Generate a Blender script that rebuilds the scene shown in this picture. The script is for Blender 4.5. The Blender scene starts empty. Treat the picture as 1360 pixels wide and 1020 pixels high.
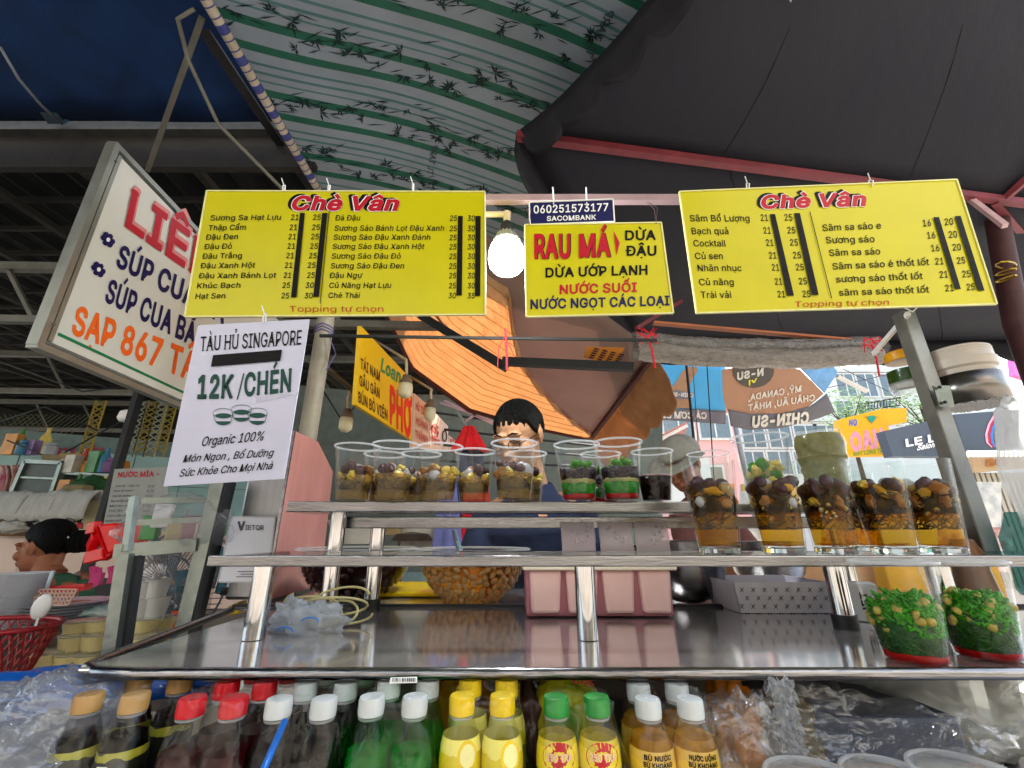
import bpy, math, random, unicodedata
from mathutils import Vector, Euler, noise
from mathutils.geometry import tessellate_polygon
random.seed(7)
SC = bpy.context.scene
COL = SC.collection
EYE = 1.25                     # eye height above the ground
F = 575.0                      # focal length in photo pixels (1360 wide)
PITCH = math.radians(19.0)
CP, SP = math.cos(PITCH), math.sin(PITCH)

# ---------------------------------------------------------------- camera, sky, sun, exposure
cam = bpy.data.cameras.new('camera'); camo = bpy.data.objects.new('camera', cam); COL.objects.link(camo)
camo.location = (0, 0, EYE); camo.rotation_euler = (math.radians(90) + PITCH, 0, 0)
cam.sensor_width = 36; cam.lens = F / 1360 * 36; cam.clip_start = .02; cam.clip_end = 800
SC.camera = camo
world = bpy.data.worlds.new('World'); SC.world = world; world.use_nodes = True
wn = world.node_tree; bg = wn.nodes['Background']
sky = wn.nodes.new('ShaderNodeTexSky'); sky.sky_type = 'NISHITA'; sky.sun_disc = False
SUN_EL, SUN_AZ = math.radians(50), math.radians(38)      # azimuth clockwise from +Y: ahead and to the right
sky.sun_elevation = SUN_EL; sky.sun_rotation = SUN_AZ; sky.air_density = 1.3; sky.dust_density = 2.5
hs = wn.nodes.new('ShaderNodeHueSaturation'); hs.inputs['Saturation'].default_value = .8; wn.links.new(sky.outputs[0], hs.inputs['Color'])
wn.links.new(hs.outputs[0], bg.inputs[0]); bg.inputs[1].default_value = .15
sl = bpy.data.lights.new('sun', 'SUN'); so = bpy.data.objects.new('sun', sl); COL.objects.link(so)
sl.energy = 4.0; sl.angle = math.radians(.5); sl.color = (1, .965, .92)
_d = Vector((math.sin(SUN_AZ) * math.cos(SUN_EL), math.cos(SUN_AZ) * math.cos(SUN_EL), math.sin(SUN_EL)))
so.rotation_euler = _d.to_track_quat('Z', 'Y').to_euler(); so.location = (0, -5, 12)
SC.view_settings.view_transform = 'Standard'; SC.view_settings.look = 'None'
SC.view_settings.exposure = 2.0; SC.view_settings.gamma = 1; SC.view_settings.use_curve_mapping = False
SC.cycles.max_bounces = 12; SC.cycles.transparent_max_bounces = 24; SC.cycles.glossy_bounces = 5
SC.cycles.sample_clamp_indirect = 6; SC.cycles.caustics_reflective = False; SC.cycles.caustics_refractive = False

# ---------------------------------------------------------------- places in the world
def ray(px, py):
    u = (px - 680) / F; v = (510 - py) / F
    return Vector((u, CP - v * SP, SP + v * CP))
def P(px, py, Y):
    d = ray(px, py); return Vector((0, 0, EYE)) + d * (Y / d.y)
def PH(px, py, h):             # point at height h over the eye
    d = ray(px, py); return Vector((0, 0, EYE)) + d * (h / d.z)
def W(x, y, h): return Vector((x, y, EYE + h))
class Plane:
    def __init__(s, p, n): s.p = Vector(p); s.n = Vector(n).normalized()
    @staticmethod
    def three(a, b, c):
        n = (b - a).cross(c - a)
        if n.dot(Vector((0, 0, EYE)) - a) < 0: n = -n
        return Plane(a, n)
    def on(s, px, py, off=0.):
        d = ray(px, py); o = Vector((0, 0, EYE))
        t = (s.p - o).dot(s.n) / d.dot(s.n)
        return o + d * t + s.n * off

# ---------------------------------------------------------------- materials
def lin(c):
    return tuple((x / 12.92 if x <= .04045 else ((x + .055) / 1.055) ** 2.4) for x in c)
def hexc(h):
    h = h.lstrip('#'); return lin(tuple(int(h[i:i + 2], 16) / 255 for i in (0, 2, 4)))
MATS = {}
def mat(name, col, rough=.5, metal=0., var=.18, scale=14., bump=0., bscale=60., trans=0., coat=0., emit=None, estr=0., spec=.28, stretch=(1, 1, 1), col2=None, transl=0.):
    if name in MATS: return MATS[name]
    if isinstance(col, str): col = hexc(col)
    m = bpy.data.materials.new(name); m.use_nodes = True; nt = m.node_tree; b = nt.nodes['Principled BSDF']
    b.inputs['Roughness'].default_value = rough; b.inputs['Metallic'].default_value = metal
    b.inputs['Transmission Weight'].default_value = trans; b.inputs['Coat Weight'].default_value = coat * .35
    b.inputs['Coat Roughness'].default_value = .12
    b.inputs['Specular IOR Level'].default_value = spec
    tc = nt.nodes.new('ShaderNodeTexCoord'); mp = nt.nodes.new('ShaderNodeMapping'); mp.inputs['Scale'].default_value = stretch
    nt.links.new(tc.outputs['Object'], mp.inputs[0])
    nz = nt.nodes.new('ShaderNodeTexNoise'); nz.inputs['Scale'].default_value = scale; nz.inputs['Detail'].default_value = 5; nz.inputs['Roughness'].default_value = .6
    nt.links.new(mp.outputs[0], nz.inputs['Vector'])
    cr = nt.nodes.new('ShaderNodeValToRGB'); cr.color_ramp.elements[0].position = .3; cr.color_ramp.elements[1].position = .7
    c2 = hexc(col2) if isinstance(col2, str) else col2
    lo = tuple(x * (1 - var) for x in col); hi = c2 or tuple(min(1, x * (1 + var * .6)) for x in col)
    cr.color_ramp.elements[0].color = (*lo, 1); cr.color_ramp.elements[1].color = (*hi, 1)
    nt.links.new(nz.outputs[0], cr.inputs[0]); nt.links.new(cr.outputs[0], b.inputs['Base Color'])
    if rough < .9:
        mr = nt.nodes.new('ShaderNodeMapRange'); mr.inputs[3].default_value = max(0, rough * .75); mr.inputs[4].default_value = min(1, rough * 1.3)
        nt.links.new(nz.outputs[0], mr.inputs[0]); nt.links.new(mr.outputs[0], b.inputs['Roughness'])
    if bump:
        n2 = nt.nodes.new('ShaderNodeTexNoise'); n2.inputs['Scale'].default_value = bscale; n2.inputs['Detail'].default_value = 4
        nt.links.new(mp.outputs[0], n2.inputs['Vector'])
        bp = nt.nodes.new('ShaderNodeBump'); bp.inputs['Strength'].default_value = bump; bp.inputs['Distance'].default_value = .01
        nt.links.new(n2.outputs[0], bp.inputs['Height']); nt.links.new(bp.outputs[0], b.inputs['Normal'])
    if emit: b.inputs['Emission Color'].default_value = (*(hexc(emit) if isinstance(emit, str) else emit), 1); b.inputs['Emission Strength'].default_value = estr
    if transl:
        t = nt.nodes.new('ShaderNodeBsdfTranslucent'); nt.links.new(cr.outputs[0], t.inputs[0])
        mx = nt.nodes.new('ShaderNodeMixShader'); mx.inputs[0].default_value = transl
        nt.links.new(b.outputs[0], mx.inputs[1]); nt.links.new(t.outputs[0], mx.inputs[2]); nt.links.new(mx.outputs[0], nt.nodes['Material Output'].inputs[0])
    MATS[name] = m; return m
def film(name, tint=(1, 1, 1), ior=1.45, rough=.04, body=0., bcol=(.8, .8, .8), bump=0., bscale=30., shine=1., stretch=(1, 1, 1), head_on=.08):
    """thin clear plastic or glass: see-through, with a reflection that grows at grazing angles"""
    if name in MATS: return MATS[name]
    m = bpy.data.materials.new(name); m.use_nodes = True; nt = m.node_tree; nt.nodes.remove(nt.nodes['Principled BSDF'])
    tr = nt.nodes.new('ShaderNodeBsdfTransparent'); tr.inputs[0].default_value = (*tint, 1)
    gl = nt.nodes.new('ShaderNodeBsdfGlossy'); gl.inputs['Roughness'].default_value = rough; gl.inputs[0].default_value = (shine, shine, shine, 1)
    fw = nt.nodes.new('ShaderNodeLayerWeight'); fw.inputs[0].default_value = .5
    fp = nt.nodes.new('ShaderNodeMath'); fp.operation = 'POWER'; fp.inputs[1].default_value = 4.2; nt.links.new(fw.outputs['Facing'], fp.inputs[0])
    fr = nt.nodes.new('ShaderNodeMath'); fr.operation = 'MULTIPLY_ADD'; nt.links.new(fp.outputs[0], fr.inputs[0]); fr.inputs[1].default_value = .38; fr.inputs[2].default_value = head_on * ((ior - 1) / (ior + 1)) ** 2
    base = tr.outputs[0]
    if body:
        df = nt.nodes.new('ShaderNodeBsdfDiffuse'); df.inputs[0].default_value = (*bcol, 1)
        tl = nt.nodes.new('ShaderNodeBsdfTranslucent'); tl.inputs[0].default_value = (*bcol, 1)
        a = nt.nodes.new('ShaderNodeMixShader'); nt.links.new(df.outputs[0], a.inputs[1]); nt.links.new(tl.outputs[0], a.inputs[2])
        mb = nt.nodes.new('ShaderNodeMixShader'); mb.inputs[0].default_value = body
        nt.links.new(tr.outputs[0], mb.inputs[1]); nt.links.new(a.outputs[0], mb.inputs[2]); base = mb.outputs[0]
    mx = nt.nodes.new('ShaderNodeMixShader')
    nt.links.new(fr.outputs[0], mx.inputs[0]); nt.links.new(base, mx.inputs[1]); nt.links.new(gl.outputs[0], mx.inputs[2])
    nt.links.new(mx.outputs[0], nt.nodes['Material Output'].inputs[0])
    if bump:
        tc = nt.nodes.new('ShaderNodeTexCoord'); mp = nt.nodes.new('ShaderNodeMapping'); mp.inputs['Scale'].default_value = stretch
        nz = nt.nodes.new('ShaderNodeTexNoise'); nz.inputs['Scale'].default_value = bscale; nz.inputs['Detail'].default_value = 3; nz.inputs['Distortion'].default_value = .8
        bp = nt.nodes.new('ShaderNodeBump'); bp.inputs['Strength'].default_value = bump; bp.inputs['Distance'].default_value = .01
        nt.links.new(tc.outputs['Object'], mp.inputs[0]); nt.links.new(mp.outputs[0], nz.inputs['Vector']); nt.links.new(nz.outputs[0], bp.inputs['Height'])
        nt.links.new(bp.outputs[0], gl.inputs['Normal']); nt.links.new(bp.outputs[0], fw.inputs['Normal'])
    MATS[name] = m; return m

# ---------------------------------------------------------------- mesh builder
class MB:
    def __init__(s): s.v = []; s.f = []
    def add(s, vs, fs):
        o = len(s.v); s.v += [Vector(p) for p in vs]; s.f += [[i + o for i in f] for f in fs]; return s
    def poly(s, *p): return s.add(p, [list(range(len(p)))])
    def slab(s, pts, d):
        """flat outline pushed along vector d"""
        d = Vector(d); n = len(pts); a = [Vector(p) for p in pts]; b = [p + d for p in a]
        return s.add(a + b, [list(range(n)), list(range(2 * n - 1, n - 1, -1))] + [[(i + 1) % n, i, i + n, (i + 1) % n + n] for i in range(n)])
    def box(s, c, sz, rz=0., rx=0.):
        e = Euler((rx, 0, rz)); c = Vector(c); h = [x / 2 for x in sz]; vs = []
        for z in (-1, 1):
            for x, y in ((-1, -1), (1, -1), (1, 1), (-1, 1)):
                q = Vector((x * h[0], y * h[1], z * h[2])); q.rotate(e); vs.append(c + q)
        return s.add(vs, [[3, 2, 1, 0], [4, 5, 6, 7], [0, 1, 5, 4], [1, 2, 6, 5], [2, 3, 7, 6], [3, 0, 4, 7]])
    def bar(s, a, b, w, h=None, up=(0, 0, 1)):
        a, b = Vector(a), Vector(b); h = h or w; d = (b - a).normalized(); u = Vector(up)
        x = d.cross(u); x = x.normalized() if x.length > 1e-4 else Vector((1, 0, 0)); y = x.cross(d).normalized()
        vs = [p + x * i * w / 2 + y * j * h / 2 for p in (a, b) for i, j in ((-1, -1), (1, -1), (1, 1), (-1, 1))]
        return s.add(vs, [[3, 2, 1, 0], [4, 5, 6, 7], [0, 1, 5, 4], [1, 2, 6, 5], [2, 3, 7, 6], [3, 0, 4, 7]])
    def tube(s, pts, r, n=10, cap=True):
        pts = [Vector(p) for p in pts]; m = len(pts); rs = r if isinstance(r, (list, tuple)) else [r] * m
        vs = []; prev = None
        for i, p in enumerate(pts):
            d = (pts[min(i + 1, m - 1)] - pts[max(i - 1, 0)]).normalized()
            if prev is None: x = d.orthogonal().normalized()
            else:
                x = prev - d * prev.dot(d); x = x.normalized() if x.length > 1e-6 else d.orthogonal().normalized()
            prev = x; y = d.cross(x)
            vs += [p + (x * math.cos(6.28319 * k / n) + y * math.sin(6.28319 * k / n)) * rs[i] for k in range(n)]
        fs = [[i * n + k, i * n + (k + 1) % n, (i + 1) * n + (k + 1) % n, (i + 1) * n + k] for i in range(m - 1) for k in range(n)]
        if cap: fs += [list(range(n - 1, -1, -1)), [(m - 1) * n + k for k in range(n)]]
        return s.add(vs, fs)
    def lathe(s, prof, c=(0, 0, 0), n=28, wob=None, cap0=True, cap1=True):
        c = Vector(c); vs = []
        for r, z in prof:
            for k in range(n):
                a = 6.28319 * k / n; q = Vector((math.cos(a) * r, math.sin(a) * r, z))
                if wob: q = wob(q, a)
                vs.append(c + q)
        m = len(prof)
        fs = [[i * n + k, i * n + (k + 1) % n, (i + 1) * n + (k + 1) % n, (i + 1) * n + k] for i in range(m - 1) for k in range(n)]
        if cap0: fs.append(list(range(n - 1, -1, -1)))
        if cap1: fs.append([(m - 1) * n + k for k in range(n)])
        return s.add(vs, fs)
    def ball(s, c, r, n=12, m=8, rot=None, wob=None):
        c = Vector(c); r = Vector(r if not isinstance(r, (int, float)) else (r, r, r)); vs = []
        e = Euler(rot) if rot else None
        for i in range(m + 1):
            t = math.pi * i / m
            for k in range(n):
                a = 6.28319 * k / n; q = Vector((math.sin(t) * math.cos(a), math.sin(t) * math.sin(a), math.cos(t)))
                if wob: q = q * wob(q)
                q = Vector((q.x * r.x, q.y * r.y, q.z * r.z))
                if e: q.rotate(e)
                vs.append(c + q)
        fs = [[i * n + k, (i + 1) * n + k, (i + 1) * n + (k + 1) % n, i * n + (k + 1) % n] for i in range(m) for k in range(n)]
        return s.add(vs, fs)
    def grid(s, fn, nu, nv):
        vs = [fn(i / nu, j / nv) for j in range(nv + 1) for i in range(nu + 1)]
        return s.add(vs, [[j * (nu + 1) + i, j * (nu + 1) + i + 1, (j + 1) * (nu + 1) + i + 1, (j + 1) * (nu + 1) + i] for j in range(nv) for i in range(nu)])
    def mesh(s, name, m=None, smooth=False, off=Vector((0, 0, 0))):
        me = bpy.data.meshes.new(name); me.from_pydata([tuple(p - off) for p in s.v], [], s.f); me.update()
        if m: me.materials.append(m)
        if smooth:
            me.shade_smooth()
            if smooth != 'all':
                try: me.set_sharp_from_angle(angle=math.radians(42))
                except Exception: pass
        return me
    def build(s, name, m, parent=None, smooth=False, solid=0., bevel=0., **kw):
        off = parent_loc(parent); me = s.mesh(name, m, smooth, off)
        o = bpy.data.objects.new(name, me); COL.objects.link(o)
        if parent: o.parent = parent
        if bevel:
            b = o.modifiers.new('bevel', 'BEVEL'); b.width = bevel; b.segments = 2; b.limit_method = 'ANGLE'
        if solid:
            q = o.modifiers.new('solid', 'SOLIDIFY'); q.thickness = solid; q.offset = 0
        tag(o, **kw); return o
def parent_loc(p):
    v = Vector((0, 0, 0))
    while p: v += p.location; p = p.parent
    return v
def tag(o, label=None, cat=None, group=None, kind=None):
    if label: o['label'] = label
    if cat: o['category'] = cat
    if group: o['group'] = group
    if kind: o['kind'] = kind
    return o
def thing(name, label, cat, loc, group=None):
    o = bpy.data.objects.new(name, None); o.empty_display_size = .05; o.location = loc; COL.objects.link(o)
    return tag(o, label, cat, group)
def solo(name, mb, m, label, cat, group=None, smooth=False, **kw):
    c = sum(mb.v, Vector()) / len(mb.v); c.z = min(p.z for p in mb.v)
    me = mb.mesh(name, m, smooth, c); o = bpy.data.objects.new(name, me); o.location = c; COL.objects.link(o)
    if kw.get('solid'):
        q = o.modifiers.new('solid', 'SOLIDIFY'); q.thickness = kw['solid']; q.offset = 0
    if kw.get('bevel'):
        b = o.modifiers.new('bevel', 'BEVEL'); b.width = kw['bevel']; b.segments = 2; b.limit_method = 'ANGLE'
    return tag(o, label, cat, group)
def put(name, me, parent, loc=(0, 0, 0), rot=(0, 0, 0), sc=(1, 1, 1)):
    """a part that shares mesh data"""
    o = bpy.data.objects.new(name, me); o.location = loc; o.rotation_euler = rot; o.scale = sc if not isinstance(sc, (int, float)) else (sc,) * 3
    o.parent = parent; COL.objects.link(o); return o
def copy_thing(root, loc, rz=0., label=None, sc=1.):
    r = root.copy(); COL.objects.link(r); r.location = loc; r.rotation_euler = (root.rotation_euler.x, root.rotation_euler.y, rz); r.scale = (sc,) * 3
    if label: r['label'] = label
    for ch in list(root.children):
        c = ch.copy(); COL.objects.link(c); c.parent = r
        for g in list(ch.children):
            d = g.copy(); COL.objects.link(d); d.parent = c
    return r
def nz(x, y=0., z=0.): return noise.noise(Vector((x, y, z)))
def lerp(a, b, t): return a + (b - a) * t

# ---------------------------------------------------------------- lettering: outlines of plain capitals, small letters and figures
GLYPHS = [
    (65, 192, [[7,0,81,203,110,203,185,0,158,0,93,191,98,191,76,121,34,0],[44,79,148,79],[44,57,148,57]]),
    (66, 182, [[24,0,24,203,110,203,132,196,147,184,156,168,159,150,157,134,151,123,137,111,126,107,126,105,139,102,151,94,161,81,166,65,166,45,160,27,154,19,138,7,127,3,99,0],[50,181,50,114,102,115,115,118,125,126,132,136,134,149,133,157,130,165,125,172,118,177,108,180],[50,92,50,23,112,24,124,27,132,32,138,38,141,46,142,61,137,74,128,83,115,90,108,92]]),
    (67, 204, [[90,205,117,206,136,202,153,194,168,182,179,167,187,149,189,139,163,139,156,158,143,171,126,180,107,182,95,181,84,178,73,173,64,166,56,157,50,146,45,133,42,118,42,85,45,71,50,58,57,47,64,38,74,31,84,25,95,22,120,22,138,29,152,41,161,58,163,64,189,64,184,45,174,28,161,15,145,5,127,-1,107,-3,90,-1,74,3,60,10,47,20,37,32,28,46,21,63,17,81,16,102,17,122,21,141,28,157,37,172,47,184,60,193,74,201]]),
    (68, 201, [[24,0,24,203,50,203,50,0],[37,181,37,203,109,202,126,198,141,191,154,182,165,170,173,156,180,140,183,122,185,102,183,82,180,64,173,47,165,33,154,22,140,12,125,5,107,1,38,0,38,23,102,24,115,27,127,32,137,40,145,49,152,60,156,72,160,102,156,132,152,144,145,155,138,164,128,171,116,176,103,180]]),
    (69, 167, [[24,0,24,203,149,203,149,181,50,181,50,114,142,114,142,91,50,91,50,23,150,23,150,0]]),
    (70, 164, [[24,0,24,203,148,203,148,181,50,181,50,111,138,111,138,88,50,88,50,0]]),
    (71, 208, [[89,205,116,206,136,201,154,193,168,181,180,167,187,149,190,139,163,139,151,162,137,174,120,181,106,182,94,181,83,178,73,173,64,166,56,157,50,146,45,133,42,118,42,85,45,71,50,58,57,47,64,38,74,31,84,25,95,22,119,22,138,28,153,41,163,59,166,81,174,80,113,80,113,102,191,102,190,64,186,49,180,36,172,25,162,15,151,8,137,2,123,-2,107,-3,90,-1,74,3,60,10,47,20,36,32,28,46,21,63,17,81,16,102,17,122,21,141,28,157,36,172,47,184,60,193,74,201]]),
    (72, 207, [[24,0,24,203,50,203,50,116,157,116,157,203,183,203,183,0,157,0,157,93,50,93,50,0]]),
    (73, 120, [[12,181,12,203,108,203,108,181,73,181,73,23,108,23,108,0,12,0,12,23,47,23,47,181]]),
    (74, 159, [[109,203,135,203,135,58,133,40,127,25,118,13,105,4,91,-1,74,-3,57,-1,43,4,30,13,21,25,15,40,13,69,39,69,40,47,43,37,49,30,56,24,64,21,74,20,84,21,92,24,99,30,104,37,108,47]]),
    (75, 187, [[24,0,24,203,50,203,50,0],[145,203,179,203,92,110,91,110,42,58,42,86,80,132],[75,104,91,124,179,0,149,0]]),
    (76, 157, [[24,0,24,203,50,203,50,23,144,23,144,0]]),
    (77, 251, [[24,0,24,203,61,203,129,20,123,20,141,75,191,203,227,203,227,0,202,0,203,183,205,183,182,116,137,0,114,0,45,183,48,183,49,0]]),
    (78, 209, [[24,0,24,203,54,203,166,22,162,21,160,78,160,203,185,203,185,0,155,0,43,181,48,181,50,116,50,0]]),
    (79, 213, [[90,205,107,206,124,205,139,201,153,193,166,184,177,172,186,157,192,141,196,122,197,102,196,81,192,63,186,46,177,32,166,20,153,10,139,3,124,-1,107,-3,90,-1,74,3,60,10,48,20,37,32,28,46,21,63,17,81,16,102,17,122,21,141,28,157,37,172,48,184,60,193,74,201],[107,182,95,181,84,178,74,173,64,166,57,157,50,146,45,133,42,118,42,85,45,71,50,58,57,47,64,38,74,30,84,25,95,22,107,21,119,22,130,25,140,30,149,38,157,47,163,58,168,71,171,85,171,118,168,133,163,146,157,157,149,166,140,173,130,178,119,181]]),
    (80, 178, [[24,0,24,203,109,203,122,200,133,195,142,189,150,181,156,172,163,151,163,127,156,106,150,97,142,89,133,83,122,78,109,75,44,74,44,97,103,98,119,102,130,112,136,124,138,139,136,154,130,166,119,175,103,180,50,181,50,0]]),
    (81, 213, [[90,205,107,206,124,205,139,201,153,193,166,184,177,172,186,157,192,141,196,122,197,102,196,81,192,63,186,46,177,32,166,20,153,10,139,3,124,-1,107,-3,90,-1,74,3,60,10,48,20,37,32,28,46,21,63,17,81,16,102,17,122,21,141,28,157,37,172,48,184,60,193,74,201],[107,182,95,181,84,178,74,173,64,166,57,157,50,146,45,133,42,118,42,85,45,71,50,58,57,47,64,38,74,30,84,25,95,22,107,21,119,22,130,25,140,30,149,38,157,47,163,58,168,71,171,85,171,118,168,133,163,146,157,157,149,166,140,173,130,178,119,181],[98,64,160,-19,187,-19,125,64]]),
    (82, 180, [[24,0,24,203,109,203,122,200,133,195,143,189,150,182,156,173,163,153,163,129,156,109,150,100,143,93,133,87,122,83,94,79,39,79,39,102,103,103,119,107,130,115,136,126,138,141,136,156,130,167,119,176,103,180,50,181,50,0],[92,92,121,92,171,0,141,0]]),
    (83, 179, [[91,206,116,203,136,194,151,179,156,171,160,151,135,151,133,161,128,169,121,175,112,180,102,182,82,183,67,179,56,172,48,162,46,150,49,138,62,126,131,103,149,90,158,79,163,64,162,45,159,35,155,25,148,17,139,10,129,4,118,0,89,-4,63,0,41,9,32,16,26,24,20,33,15,55,42,55,46,41,54,30,67,23,89,20,107,22,121,27,132,37,137,49,138,62,133,72,118,82,58,101,45,108,34,116,27,125,22,136,21,149,22,160,25,170,30,179,45,194,66,203]]),
    (84, 179, [[13,181,13,203,167,203,167,181,103,181,103,0,77,0,77,181]]),
    (85, 207, [[24,203,50,203,50,62,56,45,67,32,83,24,104,21,124,24,140,32,151,45,156,62,157,203,183,203,182,56,178,43,173,32,166,22,156,13,145,6,133,1,119,-2,104,-3,88,-2,74,1,62,6,51,13,41,22,34,32,28,43,25,56]]),
    (86, 192, [[82,0,7,203,34,203,99,12,94,12,116,82,158,203,185,203,111,0]]),
    (87, 274, [[62,0,7,203,33,203,79,16,76,16,90,78,122,203,152,203,199,16,195,16,209,78,241,203,268,203,212,0,182,0,134,190,140,190,127,129,92,0]]),
    (88, 190, [[87,95,12,203,42,203,97,117,93,117,119,160,149,203,178,203,104,96,104,115,182,0,153,0,92,92,98,92,73,52,37,0,7,0,87,114]]),
    (89, 189, [[81,83,7,203,36,203,92,110,100,92,89,92,112,138,152,203,182,203,107,83,107,0,81,0]]),
    (90, 175, [[16,181,16,203,159,203,159,185,39,13,36,22,160,23,160,0,17,0,17,19,136,190,139,182]]),
    (97, 156, [[89,153,108,147,120,140,129,128,134,111,135,0,111,0,111,21,109,21,97,6,80,-2,64,-3,46,-1,30,6,19,18,13,34,13,51,17,64,26,74,43,82,106,94,110,99,109,114,104,123,96,129,78,132,60,129,44,117,40,110,16,116,25,132,38,143,53,150,61,152],[110,76,49,61,41,56,37,47,39,33,48,23,62,18,77,19,91,23,102,32,108,43,110,55]]),
    (98, 170, [[21,0,21,203,45,203,45,128,47,128,59,142,75,152,92,154,104,153,115,150,125,144,134,137,142,128,148,117,152,105,156,76,152,46,148,34,142,23,134,14,125,6,115,1,104,-2,83,-3,69,2,47,23,45,23,45,0],[79,131,64,125,54,113,47,96,45,76,47,55,54,38,65,26,79,20,97,20,112,26,123,39,129,56,131,76,129,96,123,112,112,125,97,131]]),
    (99, 158, [[70,153,97,152,116,146,132,134,142,117,145,111,121,105,111,122,92,131,73,131,65,128,52,118,43,103,39,85,39,65,43,47,52,32,65,22,88,19,108,26,120,43,122,47,145,41,136,22,122,9,104,0,83,-3,70,-2,58,1,47,7,37,14,29,23,22,34,18,46,15,60,15,90,18,104,22,116,29,127,37,137,47,144,58,149]]),
    (100, 170, [[124,128,124,203,149,203,149,0,125,0,125,23,123,23,111,9,95,-1,78,-3,66,-2,55,1,45,6,36,14,28,23,22,34,17,46,14,76,17,105,22,117,28,128,36,137,45,144,55,150,66,153,87,153,101,149,122,128],[73,131,58,125,47,112,41,96,39,76,41,56,47,39,58,26,73,20,91,20,105,26,116,38,122,55,125,76,123,96,116,113,105,125,91,131]]),
    (101, 162, [[69,153,90,153,106,150,121,142,134,130,143,113,148,91,148,68,30,68,30,88,135,88,124,81,122,99,115,115,105,126,91,131,73,131,59,125,48,115,41,100,38,84,39,60,44,42,54,29,68,21,91,19,106,23,117,33,122,42,146,36,139,22,128,10,113,2,95,-3,71,-2,58,1,47,7,37,14,29,23,22,34,17,46,15,60,15,90,17,103,22,116,29,127,37,136,46,144,57,149]]),
    (102, 101, [[97,208,91,187,78,190,66,187,59,180,57,167,57,0,32,0,33,181,38,194,48,204,61,210],[3,131,3,152,91,152,91,131]]),
    (103, 170, [[66,153,87,153,101,149,123,128,125,128,125,152,149,152,148,-16,145,-27,140,-36,134,-44,116,-54,95,-60,72,-60,54,-56,39,-49,24,-33,20,-28,41,-16,52,-30,68,-37,83,-39,94,-38,104,-35,113,-30,119,-23,123,-14,125,27,122,27,111,13,94,4,78,2,66,3,55,6,45,11,36,17,28,26,22,36,17,48,15,61,15,91,17,105,22,117,28,128,36,137,45,144,55,150],[73,131,58,125,47,113,41,96,39,77,41,57,47,42,58,30,73,24,91,24,105,30,116,41,123,57,125,77,123,97,116,113,106,125,91,131]]),
    (104, 164, [[21,0,21,203,45,203,45,115,41,115,46,128,53,138,61,145,70,150,80,153,101,153,118,147,131,136,140,119,143,96,143,0,118,0,117,105,114,114,109,122,102,127,94,131,77,131,64,127,54,119,48,107,45,91,45,0]]),
    (105, 67, [[21,0,21,152,45,152,45,0],[33,209,42,207,48,201,51,193,48,185,42,179,33,177,25,179,19,185,17,193,19,201,25,207]]),
    (106, 67, [[21,152,20,-18,16,-29,7,-34,-4,-35,-4,-57,19,-55,32,-48,41,-36,45,-21,45,152],[33,209,42,207,48,201,50,193,48,185,42,179,33,177,25,179,19,185,16,193,19,201,25,207]]),
    (107, 152, [[21,0,21,203,45,203,45,0],[48,85,114,152,144,152,74,80,71,80,44,55,44,85],[59,74,76,91,149,0,118,0]]),
    (108, 76, [[21,203,45,203,47,28,50,23,68,22,72,1,56,-1,45,0,36,3,30,8,25,15,22,23]]),
    (109, 244, [[88,154,98,153,107,150,115,144,121,137,126,128,128,118,125,118,131,131,140,142,152,150,167,154,183,154,199,149,211,138,220,123,223,102,223,0,198,0,197,111,194,119,189,125,175,131,161,132,150,128,141,121,136,111,134,99,134,0,110,0,109,112,106,119,101,124,88,131,74,132,58,125,50,116,46,103,45,0,21,0,21,152,45,152,45,118,43,118,49,133,58,143,75,153]]),
    (110, 164, [[80,153,101,153,118,147,131,136,140,119,143,96,143,0,118,0,117,105,114,114,109,122,102,127,94,131,77,131,64,127,54,119,48,107,45,91,45,0,21,0,21,152,45,152,45,115,41,115,46,128,53,138,61,145,70,150]]),
    (111, 166, [[70,153,83,154,96,153,108,149,119,144,129,137,137,127,144,116,149,104,151,90,151,60,149,46,144,34,137,23,129,14,119,7,108,1,96,-2,83,-3,70,-2,58,1,47,7,37,14,29,23,22,34,18,46,15,60,15,90,18,104,22,116,29,127,37,137,47,144,58,149],[73,131,65,128,52,118,43,103,39,85,39,65,43,47,52,32,65,22,83,19,101,22,114,32,123,47,127,65,127,85,123,103,114,118,101,128,92,131]]),
    (112, 170, [[92,154,104,153,115,150,125,144,134,137,142,128,148,117,152,105,156,76,152,46,148,34,142,23,134,14,125,6,115,1,104,-2,83,-3,69,2,47,23,45,23,45,-57,21,-57,21,152,45,152,45,128,47,128,59,142,75,152],[79,131,64,125,54,113,47,96,45,76,47,55,54,38,65,26,79,20,97,20,112,26,123,39,129,56,131,76,129,96,123,112,112,125,97,131]]),
    (113, 170, [[66,153,87,153,101,149,123,128,125,128,125,152,149,152,149,-57,124,-57,124,23,122,23,111,9,95,-1,78,-3,66,-2,55,1,45,6,36,14,28,23,22,34,17,46,14,76,17,105,22,117,28,128,36,137,45,144,55,150],[73,131,58,125,47,112,41,96,39,76,41,56,47,39,58,26,73,20,91,20,105,26,116,38,122,55,125,76,123,96,116,113,105,125,91,131]]),
    (114, 104, [[97,153,97,129,76,130,64,126,54,118,48,108,45,95,45,0,21,0,21,152,45,152,45,128,46,128,55,142,68,151]]),
    (115, 146, [[75,154,94,152,108,145,120,136,127,123,130,116,107,111,101,122,91,130,75,133,59,130,47,122,44,117,44,106,50,97,61,91,104,80,115,75,122,69,128,61,131,52,132,34,125,19,112,7,94,-1,73,-3,53,-1,37,5,25,15,17,29,14,38,38,43,44,29,56,21,73,18,91,21,103,30,106,35,107,46,102,54,92,60,47,72,37,77,29,83,23,91,20,100,20,118,26,133,38,144,55,151]]),
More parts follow.
